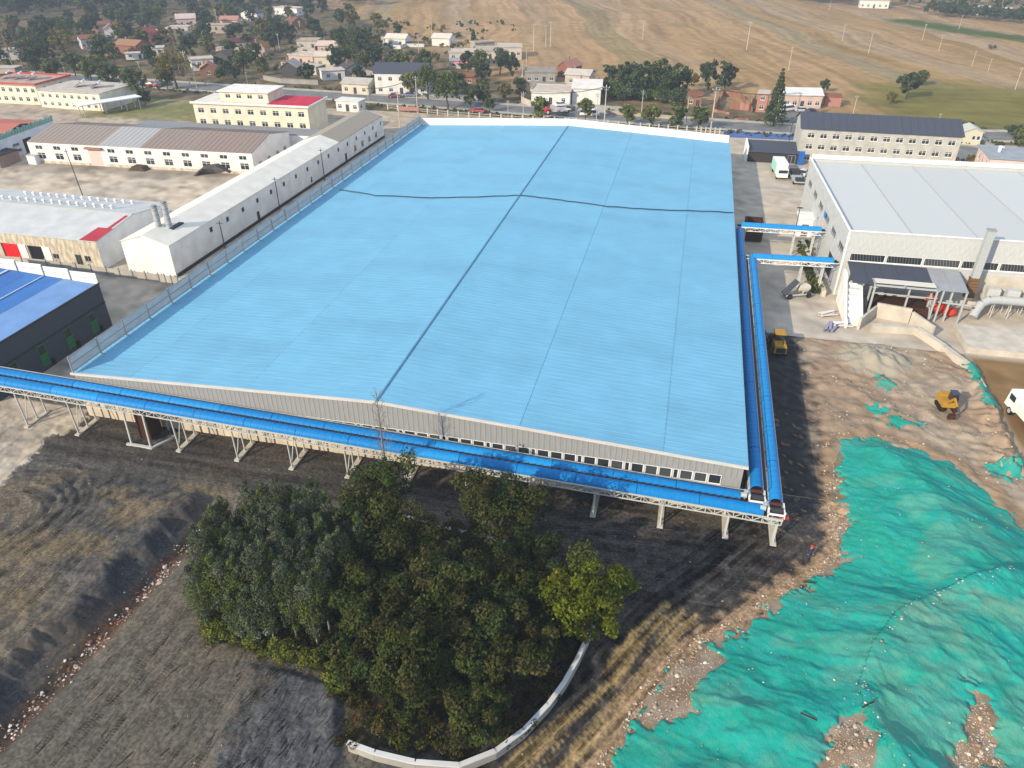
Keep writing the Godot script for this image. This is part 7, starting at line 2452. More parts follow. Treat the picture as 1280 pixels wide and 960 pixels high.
# ---------------------------------------------------------------- poles, vehicles, machines, the worker, rubble
func poles():
	var pm := MB.new()
	pm.tube(Vector3(0, -0.2, 0), Vector3(0, 9.0, 0), 0.14, 0.09, 8)
	var pole := pm.done()
	var am := MB.new()
	am.beam(Vector3(-0.8, 8.5, 0.14), Vector3(0.8, 8.5, 0.14), 0.1, 0.12)
	am.beam(Vector3(-0.5, 8.0, 0.14), Vector3(0.5, 8.0, 0.14), 0.1, 0.1)
	am.beam(Vector3(-0.6, 8.45, 0.14), Vector3(0, 7.8, 0.14), 0.05, 0.05)
	am.beam(Vector3(0.6, 8.45, 0.14), Vector3(0, 7.8, 0.14), 0.05, 0.05)
	var arm := am.done()
	var im := MB.new()
	im.tube(Vector3(0, 8.55, 0.14), Vector3(0, 8.8, 0.14), 0.06, 0.04, 6)
	var ins := im.done()
	var proto := thing("utility_pole", "pale concrete utility pole standing in the open brown field", "utility pole", Vector3(0, -50, 0), 0, "poles in the brown field")
	put("shaft", pole, M.pole_concrete, proto)
	var a := put("cross_arm", arm, M.frame_grey, proto)
	for x in [-0.7, 0.0, 0.7]:
		put("insulator", ins, M.white_paint, a).position.x = x
	var first := true
	var field := [[Vector2(-68.42, -332.56), 1.15], [Vector2(-65.55, -344.45), 0.95], [Vector2(-63.51, -344.93), 1.1], [Vector2(-26.41, -378.14), 0.85], [Vector2(19.52, -357.55), 1.2], [Vector2(62.44, -391.25), 0.75], [Vector2(68.51, -358.18), 0.85], [Vector2(98.44, -402.2), 0.75], [Vector2(98.6, -371.65), 0.65], [Vector2(101.39, -333.19), 0.6], [Vector2(103.13, -289.3), 0.75], [Vector2(103.85, -321.91), 0.5], [Vector2(32.89, -308.61), 0.9], [Vector2(125.01, -447.38), 0.7], [Vector2(72.33, -522.3), 0.7], [Vector2(-124.66, -365.84), 1.0]]
	for s in field:
		if first:
			proto.position = Vector3(s[0].x, 0.6, s[0].y)
			proto.scale = Vector3.ONE * s[1]
			first = false
		else:
			dup(proto, Vector3(s[0].x, 0.6, s[0].y), rng.randf_range(-0.4, 0.4), "", "", s[1])
	for s in [[Vector2(-25.59, -212.14), 0.95, "on the verge beside the white van, left of a pair"], [Vector2(-23.18, -210.82), 1.2, "on the verge beside the white van, right of a pair"], [Vector2(-46.15, -211.15), 0.9, "on the verge below the farm group's left corner"], [Vector2(-50.79, -212.03), 0.6, "short, on the verge left of the farm group"],
			[Vector2(-79.57, -216.63), 1.1, "in front of the slate-roofed house's right end"], [Vector2(-77.52, -196.27), 1.1, "inside the compound corner near the gatehouse"], [Vector2(-96.64, -220.39), 0.6, "at the small cream house's corner"], [Vector2(-13.9, -220.66), 0.9, "across the road under the dark tree belt"], [Vector2(-1.2, -215.97), 0.9, "on the verge, second from the brick ruins"], [Vector2(5.52, -212.09), 1.25, "on the verge, nearest the brick ruins"], [Vector2(-3.76, -254.01), 0.8, "behind the dark tree belt's right end"],
			[Vector2(-56.04, -254.73), 0.9, "beside the grey farmhouse"], [Vector2(-63.32, -294.65), 0.8, "at the field's foot by the long beige house"], [Vector2(-110.41, -281.88), 0.9, "rising behind the slate roof"], [Vector2(-112.21, -311.73), 0.9, "in the kitchen garden"], [Vector2(-180.21, -342.15), 0.9, "in the village at the terraced group"], [Vector2(-173.05, -308.08), 0.8, "by the orange gable"], [Vector2(-166.73, -283.19), 0.75, "right of the maroon-fronted building"], [Vector2(-167.17, -234.25), 1.25, "tall, beyond the road, left of a close pair"], [Vector2(-163.49, -232.32), 0.75, "short, beyond the road, right of a close pair"], [Vector2(-186.36, -235.48), 0.8, "at the grass plot's road edge"], [Vector2(-216.18, -234.44), 0.6, "behind the bare-roofed hostel"], [Vector2(-250.3, -385.32), 0.8, "high among the pinkish hill houses"], [Vector2(-246.14, -360.53), 0.8, "by the crossed gables"], [Vector2(-202.44, -396.52), 0.6, "at the upper field corner"], [Vector2(-148.09, -238.71), 0.5, "behind the cream block, right"], [Vector2(29.37, -232.78), 0.8, "beside the parked cars left of the office block"], [Vector2(45.05, -236.44), 0.7, "behind the office block's ridge"], [Vector2(65.19, -226.94), 0.5, "stub-like, behind the office block's right end"]]:
		dup(proto, Vector3(s[0].x, 0.0, s[0].y), rng.randf_range(-0.3, 0.3), "pale concrete utility pole " + s[2], "", s[1]).remove_meta("group")


func wires():
	var o := thing("power_line", "sagging overhead wires strung between the roadside poles", "power line")
	var l := [[Vector2(-96.64, -220.39), 5.0], [Vector2(-79.57, -216.63), 9.6], [Vector2(-46.15, -211.15), 7.9], [Vector2(-23.18, -210.82), 10.4], [Vector2(-13.9, -220.66), 7.9], [Vector2(-1.2, -215.97), 7.9], [Vector2(5.52, -212.09), 10.9], [Vector2(29.37, -232.78), 7.0]]
	for i in l.size() - 1:
		for k in [-0.6, 0.0, 0.6]:
			var b := MB.new()
			var a := Vector3(l[i][0].x, l[i][1], l[i][0].y + k)
			var e := Vector3(l[i + 1][0].x, l[i + 1][1], l[i + 1][0].y + k)
			for s in 8:
				var p := a.lerp(e, s / 8.0)
				var q := a.lerp(e, (s + 1) / 8.0)
				p.y -= 1.0 * (1.0 - pow(s / 4.0 - 1.0, 2))
				q.y -= 1.0 * (1.0 - pow((s + 1) / 4.0 - 1.0, 2))
				b.tube(p, q, 0.03, 0.03, 4, false)
			put("wire", b, M.machine_dark, o)


func frustum(b: MB, y0: float, x0: float, x1: float, w0: float, y1: float, x2: float, x3: float, w1: float):
	var p := [Vector3(x0, y0, w0), Vector3(x1, y0, w0), Vector3(x1, y0, -w0), Vector3(x0, y0, -w0), Vector3(x2, y1, w1), Vector3(x3, y1, w1), Vector3(x3, y1, -w1), Vector3(x2, y1, -w1)]
	b.quad(p[0], p[1], p[5], p[4])
	b.quad(p[1], p[2], p[6], p[5])
	b.quad(p[2], p[3], p[7], p[6])
	b.quad(p[3], p[0], p[4], p[7])
	b.quad(p[4], p[5], p[6], p[7])
	b.quad(p[3], p[2], p[1], p[0])


func wheel(parent: Node3D, x: float, z: float, r: float, w: float, rim: Material = null, y := -1.0):
	var t := MB.new()
	var yy := r if y < 0 else y
	var s := signf(z)
	t.tube(Vector3(x, yy, z - s * w), Vector3(x, yy, z - s * 0.03), r, r, 14)
	t.tube(Vector3(x, yy, z - s * 0.03), Vector3(x, yy, z), r, r * 0.88, 14)
	var o := put("wheel", t, M.tyre, parent)
	var m := MB.new()
	m.tube(Vector3(x, yy, z), Vector3(x, yy, z + s * 0.02), r * 0.6, r * 0.5, 12)
	put("rim", m, rim if rim else M.galv, o)


func car(called: String, label: String, at: Vector2, yaw: float, c: Color, van := false, l := 4.4):
	var o := thing(called, label, "van" if van else "car", Vector3(at.x, 0.06, at.y), yaw)
	var pm := paint(c, 0.35, "")
	pm.clearcoat_enabled = true
	var b := MB.new()
	var h := l / 2
	frustum(b, 0.28, -h, h, 0.84, 0.62, -h - 0.04, h + 0.04, 0.88)
	frustum(b, 0.62, -h - 0.04, h + 0.04, 0.88, 0.9 if not van else 1.0, -h + 0.05, h - 0.12, 0.84)
	put("body", b, pm, o)
	var g := MB.new()
	if van:
		frustum(g, 1.0, -h + 0.08, h - 0.55, 0.83, 1.72, -h + 0.2, h - 1.15, 0.7)
	else:
		frustum(g, 0.9, -h + 0.45, h - 1.15, 0.8, 1.36, -h + 1.0, h - 1.85, 0.62)
	put("windows", g, M.glass, o)
	var rf := MB.new()
	if van:
		frustum(rf, 1.70, -h + 0.17, h - 1.12, 0.72, 1.9, -h + 0.35, h - 1.3, 0.62)
	else:
		frustum(rf, 1.35, -h + 0.96, h - 1.82, 0.64, 1.45, -h + 1.15, h - 2.0, 0.55)
	put("roof", rf, pm, o)
	for x in [-h + 0.8, h - 0.8]:
		for z in [-0.86, 0.86]:
			wheel(o, x, z, 0.32, 0.2)
	for z in [-0.6, 0.6]:
		var hl := MB.new()
		hl.box(Vector3(h + 0.0, 0.58, z - 0.17), Vector3(h + 0.05, 0.72, z + 0.17))
		put("headlight", hl, M.white_paint, o)
		var tl := MB.new()
		tl.box(Vector3(-h - 0.05, 0.6, z - 0.15), Vector3(-h, 0.76, z + 0.15))
		put("tail_light", tl, paint(Color(0.35, 0.01, 0.01), 0.4, ""), o)


func machines():
	for s in [
		["car", "dark red small car parked before the slate-roofed house's door", Vector2(-92.9, -233.15), 0.3, Color(0.16, 0.02, 0.02), false], ["car", "violet blue car parked under the tree at the slate-roofed house", Vector2(-88.58, -235.41), 0.1, Color(0.10, 0.11, 0.22), false],
		["car", "dark red car driving on the road left of the farm group", Vector2(-61.61, -218.7), 3.2, Color(0.30, 0.02, 0.015), false], ["van", "white minibus on the road before the big white barn", Vector2(-28.82, -222.2), 0.05, Color(0.75, 0.75, 0.74), true],
		["car", "dark car parked between the white shop and the barn", Vector2(-35.43, -228.04), 1.4, Color(0.04, 0.045, 0.06), false], ["car", "white car parked at the white shop's right corner", Vector2(-38.92, -232.76), 0.6, Color(0.7, 0.7, 0.7), false],
		["car", "bright red car on the road by the grass plot at left", Vector2(-180.16, -231.21), 0.1, Color(0.45, 0.01, 0.03), false],
		["car", "silver white car parked under the tall conifer", Vector2(25.05, -230.76), 1.2, Color(0.5, 0.52, 0.55), false], ["car", "white car beside the pinkish house's left end", Vector2(27.39, -241.66), 0.7, Color(0.72, 0.72, 0.72), true], ["car", "silver car in front of the pinkish house", Vector2(31.93, -241.65), 0.3, Color(0.45, 0.48, 0.52), false], ["car", "black car in front of the pinkish house's right end", Vector2(34.49, -240.13), -0.2, Color(0.015, 0.015, 0.018), false],
		["car", "silver car nose in beside the plant hall's rear corner", Vector2(26.19, -176.2), 1.2, Color(0.5, 0.5, 0.5), false]]:
		car(s[0], s[1], s[2], s[3], s[4], s[5], 5.6 if s[5] else 4.3)
	# red farm tractor with a trailer at the road side
	var tr := thing("tractor", "red tractor with a laden flat trailer parked before the white roadside shop", "tractor", Vector3(Vector2(-41.2, -221.37).x, 0.05, Vector2(-41.2, -221.37).y), 0.1)
	var rb := MB.new()
	frustum(rb, 0.6, -1.9, -0.3, 0.5, 1.5, -1.8, -0.4, 0.45)
	frustum(rb, 0.9, -0.4, 0.8, 0.8, 2.3, -0.3, 0.6, 0.7)
	put("body", rb, paint(Color(0.42, 0.02, 0.03), 0.5, ""), tr)
	for x in [-1.5, 0.3]:
		for z in [-0.95, 0.95]:
			wheel(tr, x, z, 0.45 if x < 0 else 0.7, 0.32)
	var td := MB.new()
	td.box(Vector3(1.2, 0.75, -1.1), Vector3(6.4, 0.95, 1.1))
	td.beam(Vector3(0.8, 0.7, 0), Vector3(1.2, 0.8, 0), 0.12, 0.12)
	put("trailer", td, M.rust, tr)
	var ld := MB.new()
	ld.box(Vector3(1.4, 0.95, -0.9), Vector3(3.6, 1.7, 0.9))
	ld.box(Vector3(3.8, 0.95, -0.8), Vector3(6.0, 1.35, 0.8))
	put("load", ld, M.white_steel, tr)
	for z in [-1.0, 1.0]:
		wheel(tr, 5.2, z, 0.42, 0.25)

	# box lorry in the passage
	var bt := thing("box_lorry", "white box lorry with mint green side standing before the dark shed", "lorry", Vector3(20.8, 0.02, -175.0), 0.09)
	var bb := MB.new()
	bb.box(Vector3(-1.25, 0.9, -3.6), Vector3(1.25, 3.2, 2.2))
	put("cargo_box", bb, M.white_paint, bt)
	var ms := MB.new()
	ms.box(Vector3(-1.29, 0.95, -3.5), Vector3(-1.255, 3.1, 2.1))
	put("side_panel", ms, paint(Color(0.3, 0.6, 0.52), 0.6, ""), bt)
	var cab := MB.new()
	frustum(cab, 0.6, -1.15, 1.15, 0.8, 2.4, -1.1, 1.1, 0.65)
	var cb := put("cab", cab, M.white_paint, bt)
	cb.position = Vector3(0, 0, 3.2)
	var wsd := MB.new()
	wsd.box(Vector3(-0.95, 1.55, 0.74), Vector3(0.95, 2.2, 0.8))
	put("windscreen", wsd, M.glass, cb)
	for z in [-2.4, 3.0]:
		for x in [-1.0, 1.0]:
			var wt := MB.new()
			wt.tube(Vector3(x - 0.12, 0.45, z), Vector3(x + 0.12, 0.45, z), 0.45, 0.45, 12)
			put("wheel", wt, M.tyre, bt)
	var fb := thing("flatbed", "grey flatbed trailer with a dark load parked right of the box lorry", "trailer", Vector3(Vector2(24.25, -171.52).x, 0.02, Vector2(24.25, -171.52).y), 0.1)
	var fm := MB.new()
	fm.box(Vector3(-1.2, 0.7, -4.0), Vector3(1.2, 0.9, 4.0))
	put("bed", fm, M.galv, fb)
	var fl := MB.new()
	fl.box(Vector3(-1.0, 0.9, -3.6), Vector3(1.0, 1.7, -1.4))
	fl.box(Vector3(-0.8, 0.9, 2.0), Vector3(0.9, 1.4, 3.6))
	put("load", fl, M.machine_dark, fb)
	for z in [-2.6, 2.6]:
		for x in [-1.05, 1.05]:
			var wt := MB.new()
			wt.tube(Vector3(x - 0.12, 0.4, z), Vector3(x + 0.12, 0.4, z), 0.4, 0.4, 12)
			put("wheel", wt, M.tyre, fb)

	# wheel loader
	var lo := thing("wheel_loader", "yellow wheel loader parked on the coal road beside the outer conveyor", "loader", Vector3(Vector2(15.06, -92.74).x, 0.1, Vector2(15.06, -92.74).y), PI / 2 + 0.08)
	lo.scale = Vector3.ONE * 0.86
	var le := MB.new()
	frustum(le, 0.9, -3.0, -0.3, 0.95, 2.0, -2.8, -0.3, 0.85)
	frustum(le, 0.7, -0.3, 1.6, 0.6, 1.5, -0.3, 1.5, 0.55)
	put("body", le, M.machine_yellow, lo)
	var lc := MB.new()
	frustum(lc, 1.7, -0.9, 0.7, 0.75, 3.0, -0.8, 0.5, 0.68)
	put("cab", lc, M.glass, lo)
	var lr := MB.new()
	lr.box(Vector3(-1.0, 3.0, -0.85), Vector3(0.75, 3.18, 0.85))
	put("cab_roof", lr, M.machine_yellow, lo)
	var lg := MB.new()
	lg.box(Vector3(-3.05, 1.0, -0.7), Vector3(-3.0, 1.8, 0.7))
	lg.tube(Vector3(-2.0, 2.0, 0.4), Vector3(-2.0, 2.7, 0.4), 0.08, 0.08, 8)
	put("grille", lg, M.machine_dark, lo)
	for x in [-1.9, 1.4]:
		for z in [-1.15, 1.15]:
			wheel(lo, x, z, 0.75, 0.5, M.machine_yellow)
	var la := MB.new()
	for z in [-0.45, 0.45]:
		la.beam(Vector3(0.6, 1.9, z), Vector3(2.3, 1.5, z), 0.16, 0.3)
		la.beam(Vector3(2.3, 1.5, z), Vector3(3.3, 0.6, z), 0.16, 0.26)
	put("lift_arm", la, M.machine_yellow, lo)
	var lb := MB.new()
	lb.prism([Vector2(3.2, 0.15), Vector2(4.5, 0.1), Vector2(4.5, 0.2), Vector2(3.4, 0.35), Vector2(3.3, 1.1), Vector2(3.7, 1.5), Vector2(3.6, 1.55), Vector2(3.1, 1.15)], -1.35, 1.35)
	for z in [-1.35, 1.3]:
		lb.prism([Vector2(3.2, 0.15), Vector2(4.5, 0.12), Vector2(3.7, 1.5), Vector2(3.1, 1.15)], z, z + 0.06)
	put("bucket", lb, M.galv, lo)

	# tracked digger
	var dg := thing("digger", "small yellow tracked digger with dark cab side on the brown dirt yard", "digger", Vector3(Vector2(33.59, -82.19).x, 0.35, Vector2(33.59, -82.19).y), -PI / 2 + 0.1)
	dg.scale = Vector3.ONE * 0.85
	for z in [-0.85, 0.85]:
		var tk := MB.new()
		tk.prism([Vector2(-1.3, 0.3), Vector2(-1.0, 0.0), Vector2(1.0, 0.0), Vector2(1.3, 0.3), Vector2(1.0, 0.62), Vector2(-1.0, 0.62)], z - 0.22, z + 0.22)
		put("track", tk, M.tyre, dg)
	var dh := MB.new()
	frustum(dh, 0.7, -1.5, 1.0, 0.95, 1.6, -1.4, 0.9, 0.9)
	put("body", dh, M.machine_yellow, dg)
	var dw := MB.new()
	frustum(dw, 1.55, -1.45, -0.4, 0.9, 2.0, -1.3, -0.5, 0.8)
	put("engine_cover", dw, M.machine_yellow, dg)
	var dc := MB.new()
	frustum(dc, 1.6, -0.3, 1.0, 0.45, 2.75, -0.25, 0.75, 0.4)
	var dcn := put("cab", dc, M.glass, dg)
	dcn.position.z = -0.45
	var dr := MB.new()
	dr.box(Vector3(-0.35, 2.75, -0.95), Vector3(0.85, 2.85, 0.05))
	put("cab_roof", dr, paint(Color(0.05, 0.055, 0.09), 0.5, ""), dg)
	var db := MB.new()
	db.beam(Vector3(0.8, 1.4, 0.3), Vector3(2.2, 2.9, 0.3), 0.24, 0.34)
	db.beam(Vector3(2.2, 2.9, 0.3), Vector3(3.3, 2.3, 0.3), 0.22, 0.3)
	put("boom", db, M.machine_yellow, dg)
	var ds := MB.new()
	ds.beam(Vector3(3.3, 2.4, 0.3), Vector3(3.0, 0.8, 0.3), 0.18, 0.24)
	put("stick", ds, M.rust, dg)
	var dk := MB.new()
	dk.prism([Vector2(2.7, 0.9), Vector2(3.2, 0.85), Vector2(3.3, 0.25), Vector2(2.9, 0.0), Vector2(2.5, 0.2)], -0.1, 0.7)
	put("bucket", dk, M.rust, dg)

	# white lorry at the right edge
	var wl := thing("white_lorry", "white tipper lorry standing on the brown yard at the right edge", "lorry", Vector3(42.3, 0.03, -80.0), -PI / 2 + 3.3)
	var wc := MB.new()
	frustum(wc, 0.8, 2.4, 4.5, 1.2, 2.9, 2.5, 4.3, 1.1)
	var wcab := put("cab", wc, M.white_paint, wl)
	var ww := MB.new()
	ww.box(Vector3(4.38, 1.8, -1.0), Vector3(4.45, 2.6, 1.0))
	ww.box(Vector3(2.9, 1.8, 1.14), Vector3(4.0, 2.5, 1.18))
	ww.box(Vector3(2.9, 1.8, -1.18), Vector3(4.0, 2.5, -1.14))
	put("windows", ww, M.glass, wcab)
	var wb := MB.new()
	frustum(wb, 1.1, -4.6, 2.1, 1.2, 2.5, -4.6, 2.1, 1.25)
	put("tipper_body", wb, M.white_paint, wl)
	var wf := MB.new()
	wf.box(Vector3(-4.5, 0.75, -0.5), Vector3(4.2, 1.05, 0.5))
	wf.box(Vector3(-4.7, 0.6, -1.1), Vector3(-4.6, 1.0, 1.1))
	put("chassis", wf, paint(Color(0.25, 0.05, 0.03), 0.7, ""), wl)
	for x in [-3.6, -2.4, 3.2]:
		for z in [-1.2, 1.2]:
			wheel(wl, x, z, 0.52, 0.35)

	# site mixer by the planted strip
	var mx := thing("site_mixer", "portable concrete mixer with raised dark hopper by the planted strip", "concrete mixer", Vector3(Vector2(19.25, -110.47).x, 0.02, Vector2(19.25, -110.47).y), 0.4)
	var m1 := MB.new()
	m1.beam(Vector3(-2.2, 0.6, -0.6), Vector3(2.0, 0.6, -0.6), 0.14, 0.16)
	m1.beam(Vector3(-2.2, 0.6, 0.6), Vector3(2.0, 0.6, 0.6), 0.14, 0.16)
	m1.beam(Vector3(0.5, 0.6, 0.6), Vector3(0.5, 1.6, 0.6), 0.14, 0.14)
	m1.beam(Vector3(0.5, 0.6, -0.6), Vector3(0.5, 1.6, -0.6), 0.14, 0.14)
	put("frame", m1, M.white_steel, mx)
	var m2 := MB.new()
	m2.tube(Vector3(0.1, 1.45, 0), Vector3(0.6, 1.45, 0), 0.45, 0.75, 14)
	m2.tube(Vector3(0.6, 1.45, 0), Vector3(1.2, 1.45, 0), 0.75, 0.75, 14)
	m2.tube(Vector3(1.2, 1.45, 0), Vector3(1.8, 1.45, 0), 0.75, 0.4, 14)
	put("drum", m2, M.concrete_pale, mx)
	var m3 := MB.new()
	m3.prism([Vector2(-2.3, 0.6), Vector2(-0.4, 2.7), Vector2(-0.55, 2.8), Vector2(-2.45, 0.75)], -0.6, 0.6)
	put("hopper", m3, M.slate, mx)
	for x in [-1.6, 1.5]:
		for z in [-0.8, 0.8]:
			wheel(mx, x, z, 0.42, 0.2, M.machine_dark)
	# boards and scrap by the staircase
	var k := 0
	for s in [[Vector2(22.8, -104.7), 0.5, Color(0.55, 0.5, 0.45), "pale board pile by the foot of the white staircase"], [Vector2(22.96, -100.44), 1.2, Color(0.24, 0.23, 0.32), "violet grey sheet pile left of the pit wall"], [Vector2(24.42, -101.77), 0.2, Color(0.6, 0.58, 0.55), "white scrap boards nearest the staircase foot"]]:
		var bp := thing("board_pile", s[3], "boards", Vector3(s[0].x, 0.02, s[0].y), s[1])
		for j in 6:
			var b := MB.new()
			b.box(Vector3(-1.3, 0, -0.16), Vector3(1.3, 0.07, 0.16), Transform3D(Basis(Vector3.UP, 0.14 * (j % 3) - 0.1), Vector3(0.08 * j, 0.1 + 0.072 * j, -0.5 + 0.33 * (j % 4))))
			put("board", b, paint(s[2] * (0.8 + 0.08 * j), 0.85, ""), bp)
	# old timbers on the net
	for s in [[Vector2(16.83, -35.8), 0.7, "dark timber with white scraps at the lower end of the stone-weighted seam"], [Vector2(15.08, -49.99), 0.1, "thin dark timber on the upper left part of the big net"], [Vector2(13.06, -34.69), -0.3, "small weathered stick on the big net above the bare rock patch"]]:
		var b := MB.new()
		b.beam(Vector3(-0.55, 0.05, 0), Vector3(0.55, 0.1, 0.06), 0.09, 0.08)
		var tb := put("timber", b, paint(Color(0.08, 0.055, 0.04), 0.9, "grit", 0.8))
		tb.position = Vector3(s[0].x, mound_h(s[0].x, s[0].y) + 0.3, s[0].y)
		tb.rotation.y = s[1]
		tag(tb, s[2], "timber")
	worker()
	wires()


# a body as one surface: tapered bones [a, b, ra, rb] joined by a smooth minimum and meshed as surface nets
func nets(bones: Array, lo: Vector3, hi: Vector3, cell: float, k: float, paint_f) -> ArrayMesh:
	var n := Vector3i(((hi - lo) / cell).ceil()) + Vector3i.ONE
	var val := PackedFloat32Array()
	val.resize(n.x * n.y * n.z)
	var i := 0
	for z in n.z:
		for y in n.y:
			for x in n.x:
				var p := lo + Vector3(x, y, z) * cell
				var acc := 0.0
				for b in bones:
					var ab: Vector3 = b[1] - b[0]
					var t := clampf((p - b[0]).dot(ab) / maxf(ab.length_squared(), 1e-6), 0, 1)
					var d: float = p.distance_to(b[0] + ab * t) - lerpf(b[2], b[3], t)
					acc += exp(-minf(d, 0.6) / k)
				val[i] = -k * log(maxf(acc, 1e-12))
				i += 1
	var at := {}
	var v := PackedVector3Array()
	for z in n.z - 1:
		for y in n.y - 1:
			for x in n.x - 1:
				var base := x + n.x * (y + n.y * z)
				var s := Vector3.ZERO
				var cnt := 0
				var c := []
				for q in 8:
					c.append(val[base + (q & 1) + n.x * ((q >> 1) & 1) + n.x * n.y * (q >> 2)])
				for e in [[0, 1], [2, 3], [4, 5], [6, 7], [0, 2], [1, 3], [4, 6], [5, 7], [0, 4], [1, 5], [2, 6], [3, 7]]:
					var a: float = c[e[0]]
					var b: float = c[e[1]]
					if (a < 0) != (b < 0):
						var t := a / (a - b)
						var pa := Vector3(e[0] & 1, (e[0] >> 1) & 1, e[0] >> 2)
						var pb := Vector3(e[1] & 1, (e[1] >> 1) & 1, e[1] >> 2)
						s += pa.lerp(pb, t)
						cnt += 1
				if cnt:
					at[base] = v.size()
					v.append(lo + (Vector3(x, y, z) + s / cnt) * cell)
	var st := SurfaceTool.new()
	st.begin(Mesh.PRIMITIVE_TRIANGLES)
	st.set_smooth_group(0)
	var step := [1, n.x, n.x * n.y]
	for z in range(1, n.z - 1):
		for y in range(1, n.y - 1):
			for x in range(1, n.x - 1):
				var base := x + n.x * (y + n.y * z)
				for a in 3:
					var inside := val[base] < 0
					if inside != (val[base + step[a]] < 0):
						var u: int = step[(a + 1) % 3]
						var w: int = step[(a + 2) % 3]
						var q := [base - u - w, base - w, base, base - u]
						if not (at.has(q[0]) and at.has(q[1]) and at.has(q[2]) and at.has(q[3])):
							continue
						if inside:
							q.reverse()
						for j in [0, 1, 2, 0, 2, 3]:
							var p: Vector3 = v[at[q[j]]]
							st.set_color(paint_f.call(p))
							st.add_vertex(p)
	st.index()
	st.generate_normals()
	return st.commit()


func worker():
	var at := Vector2(15.39, -53.2)
	var o := thing("person", "worker in dark blue overalls and red helmet walking near the conveyor's end", "person", Vector3(at.x, yard_h(at.x, at.y), at.y), 0.5)
	var bones := [
		[Vector3(0, 0.92, 0), Vector3(0, 1.12, 0.01), 0.145, 0.125], [Vector3(0, 1.12, 0.01), Vector3(0, 1.36, 0), 0.13, 0.15], [Vector3(-0.14, 1.38, 0), Vector3(0.14, 1.38, 0), 0.085, 0.085], [Vector3(0, 1.42, 0), Vector3(0, 1.53, 0.02), 0.06, 0.055],
		[Vector3(0, 1.60, 0.025), Vector3(0, 1.66, 0.02), 0.085, 0.095],
		[Vector3(-0.09, 0.9, 0), Vector3(-0.10, 0.5, 0.12), 0.10, 0.07], [Vector3(-0.10, 0.5, 0.12), Vector3(-0.10, 0.1, 0.06), 0.066, 0.045], [Vector3(-0.10, 0.05, 0.04), Vector3(-0.11, 0.04, 0.24), 0.05, 0.045],
		[Vector3(0.09, 0.9, 0), Vector3(0.10, 0.5, -0.06), 0.10, 0.07], [Vector3(0.10, 0.5, -0.06), Vector3(0.10, 0.12, -0.28), 0.066, 0.045], [Vector3(0.10, 0.09, -0.30), Vector3(0.11, 0.05, -0.12), 0.05, 0.045],
		[Vector3(-0.20, 1.38, 0), Vector3(-0.26, 1.10, -0.06), 0.062, 0.05], [Vector3(-0.26, 1.10, -0.06), Vector3(-0.25, 0.86, 0.04), 0.048, 0.035],
		[Vector3(0.20, 1.38, 0), Vector3(0.26, 1.10, 0.0), 0.062, 0.05], [Vector3(0.26, 1.10, 0.0), Vector3(0.24, 0.88, 0.14), 0.048, 0.035]]
	var hands := []
	for s in [-1, 1]:
		var hb := []
		var w := Vector3(0.25 * s, 0.85, 0.05) if s < 0 else Vector3(0.24, 0.87, 0.15)
		hb.append([w + Vector3(0, 0.03, 0), w + Vector3(0, -0.07, 0.02), 0.034, 0.034])
		for f in 4:
			var p := w + Vector3(0, -0.08, 0.045 - 0.024 * f)
			hb.append([p, p + Vector3(-0.01 * s, -0.045, 0.005), 0.011, 0.010])
			hb.append([p + Vector3(-0.01 * s, -0.045, 0.005), p + Vector3(-0.025 * s, -0.075 + 0.008 * absf(f - 1.5), 0.008), 0.010, 0.008])
		hands.append([hb, w])
		hb.append([w + Vector3(0, -0.02, 0.035), w + Vector3(-0.02 * s, -0.07, 0.07), 0.013, 0.010])
	var cf := func(p: Vector3) -> Color:
		if p.y > 1.47:
			return Color(0.36, 0.21, 0.14)
		if p.y < 0.12:
			return Color(0.03, 0.028, 0.025)
		if absf(p.x) > 0.19 and p.y < 0.87:
			return Color(0.36, 0.21, 0.14)
		return Color(0.018, 0.028, 0.085) if p.y > 0.93 else Color(0.022, 0.026, 0.05)
	var st := SurfaceTool.new()
	st.begin(Mesh.PRIMITIVE_TRIANGLES)
	st.append_from(nets(bones, Vector3(-0.4, -0.06, -0.45), Vector3(0.4, 1.84, 0.4), 0.03, 0.012, cf), 0, Transform3D())
	for hd in hands:
		st.append_from(nets(hd[0], hd[1] + Vector3(-0.07, -0.21, -0.07), hd[1] + Vector3(0.07, 0.08, 0.12), 0.007, 0.004, cf), 0, Transform3D())
	put("body", st.commit(), mat("skin_and_cloth", Color(1, 1, 1), 0.85, "", Vector3.ONE, 0, "", 1, true), o)
	var h := MB.new()
	h.ball(Vector3(0, 1.70, 0.02), Vector3(0.125, 0.11, 0.14), 14, 8)
	h.box(Vector3(-0.1, 1.67, 0.12), Vector3(0.1, 1.685, 0.21))
	put("helmet", h, paint(Color(0.55, 0.02, 0.02), 0.4, ""), o)
	for s in [-1, 1]:
		var e := MB.new()
		e.ball(Vector3(0.035 * s, 1.635, 0.105), Vector3.ONE * 0.014, 8, 5)
		put("eye", e, M.black, o)
	var nm := MB.new()
	nm.ball(Vector3(0, 1.605, 0.118), Vector3(0.014, 0.024, 0.02), 8, 5)
	put("nose", nm, paint(Color(0.36, 0.21, 0.14), 0.7, ""), o)


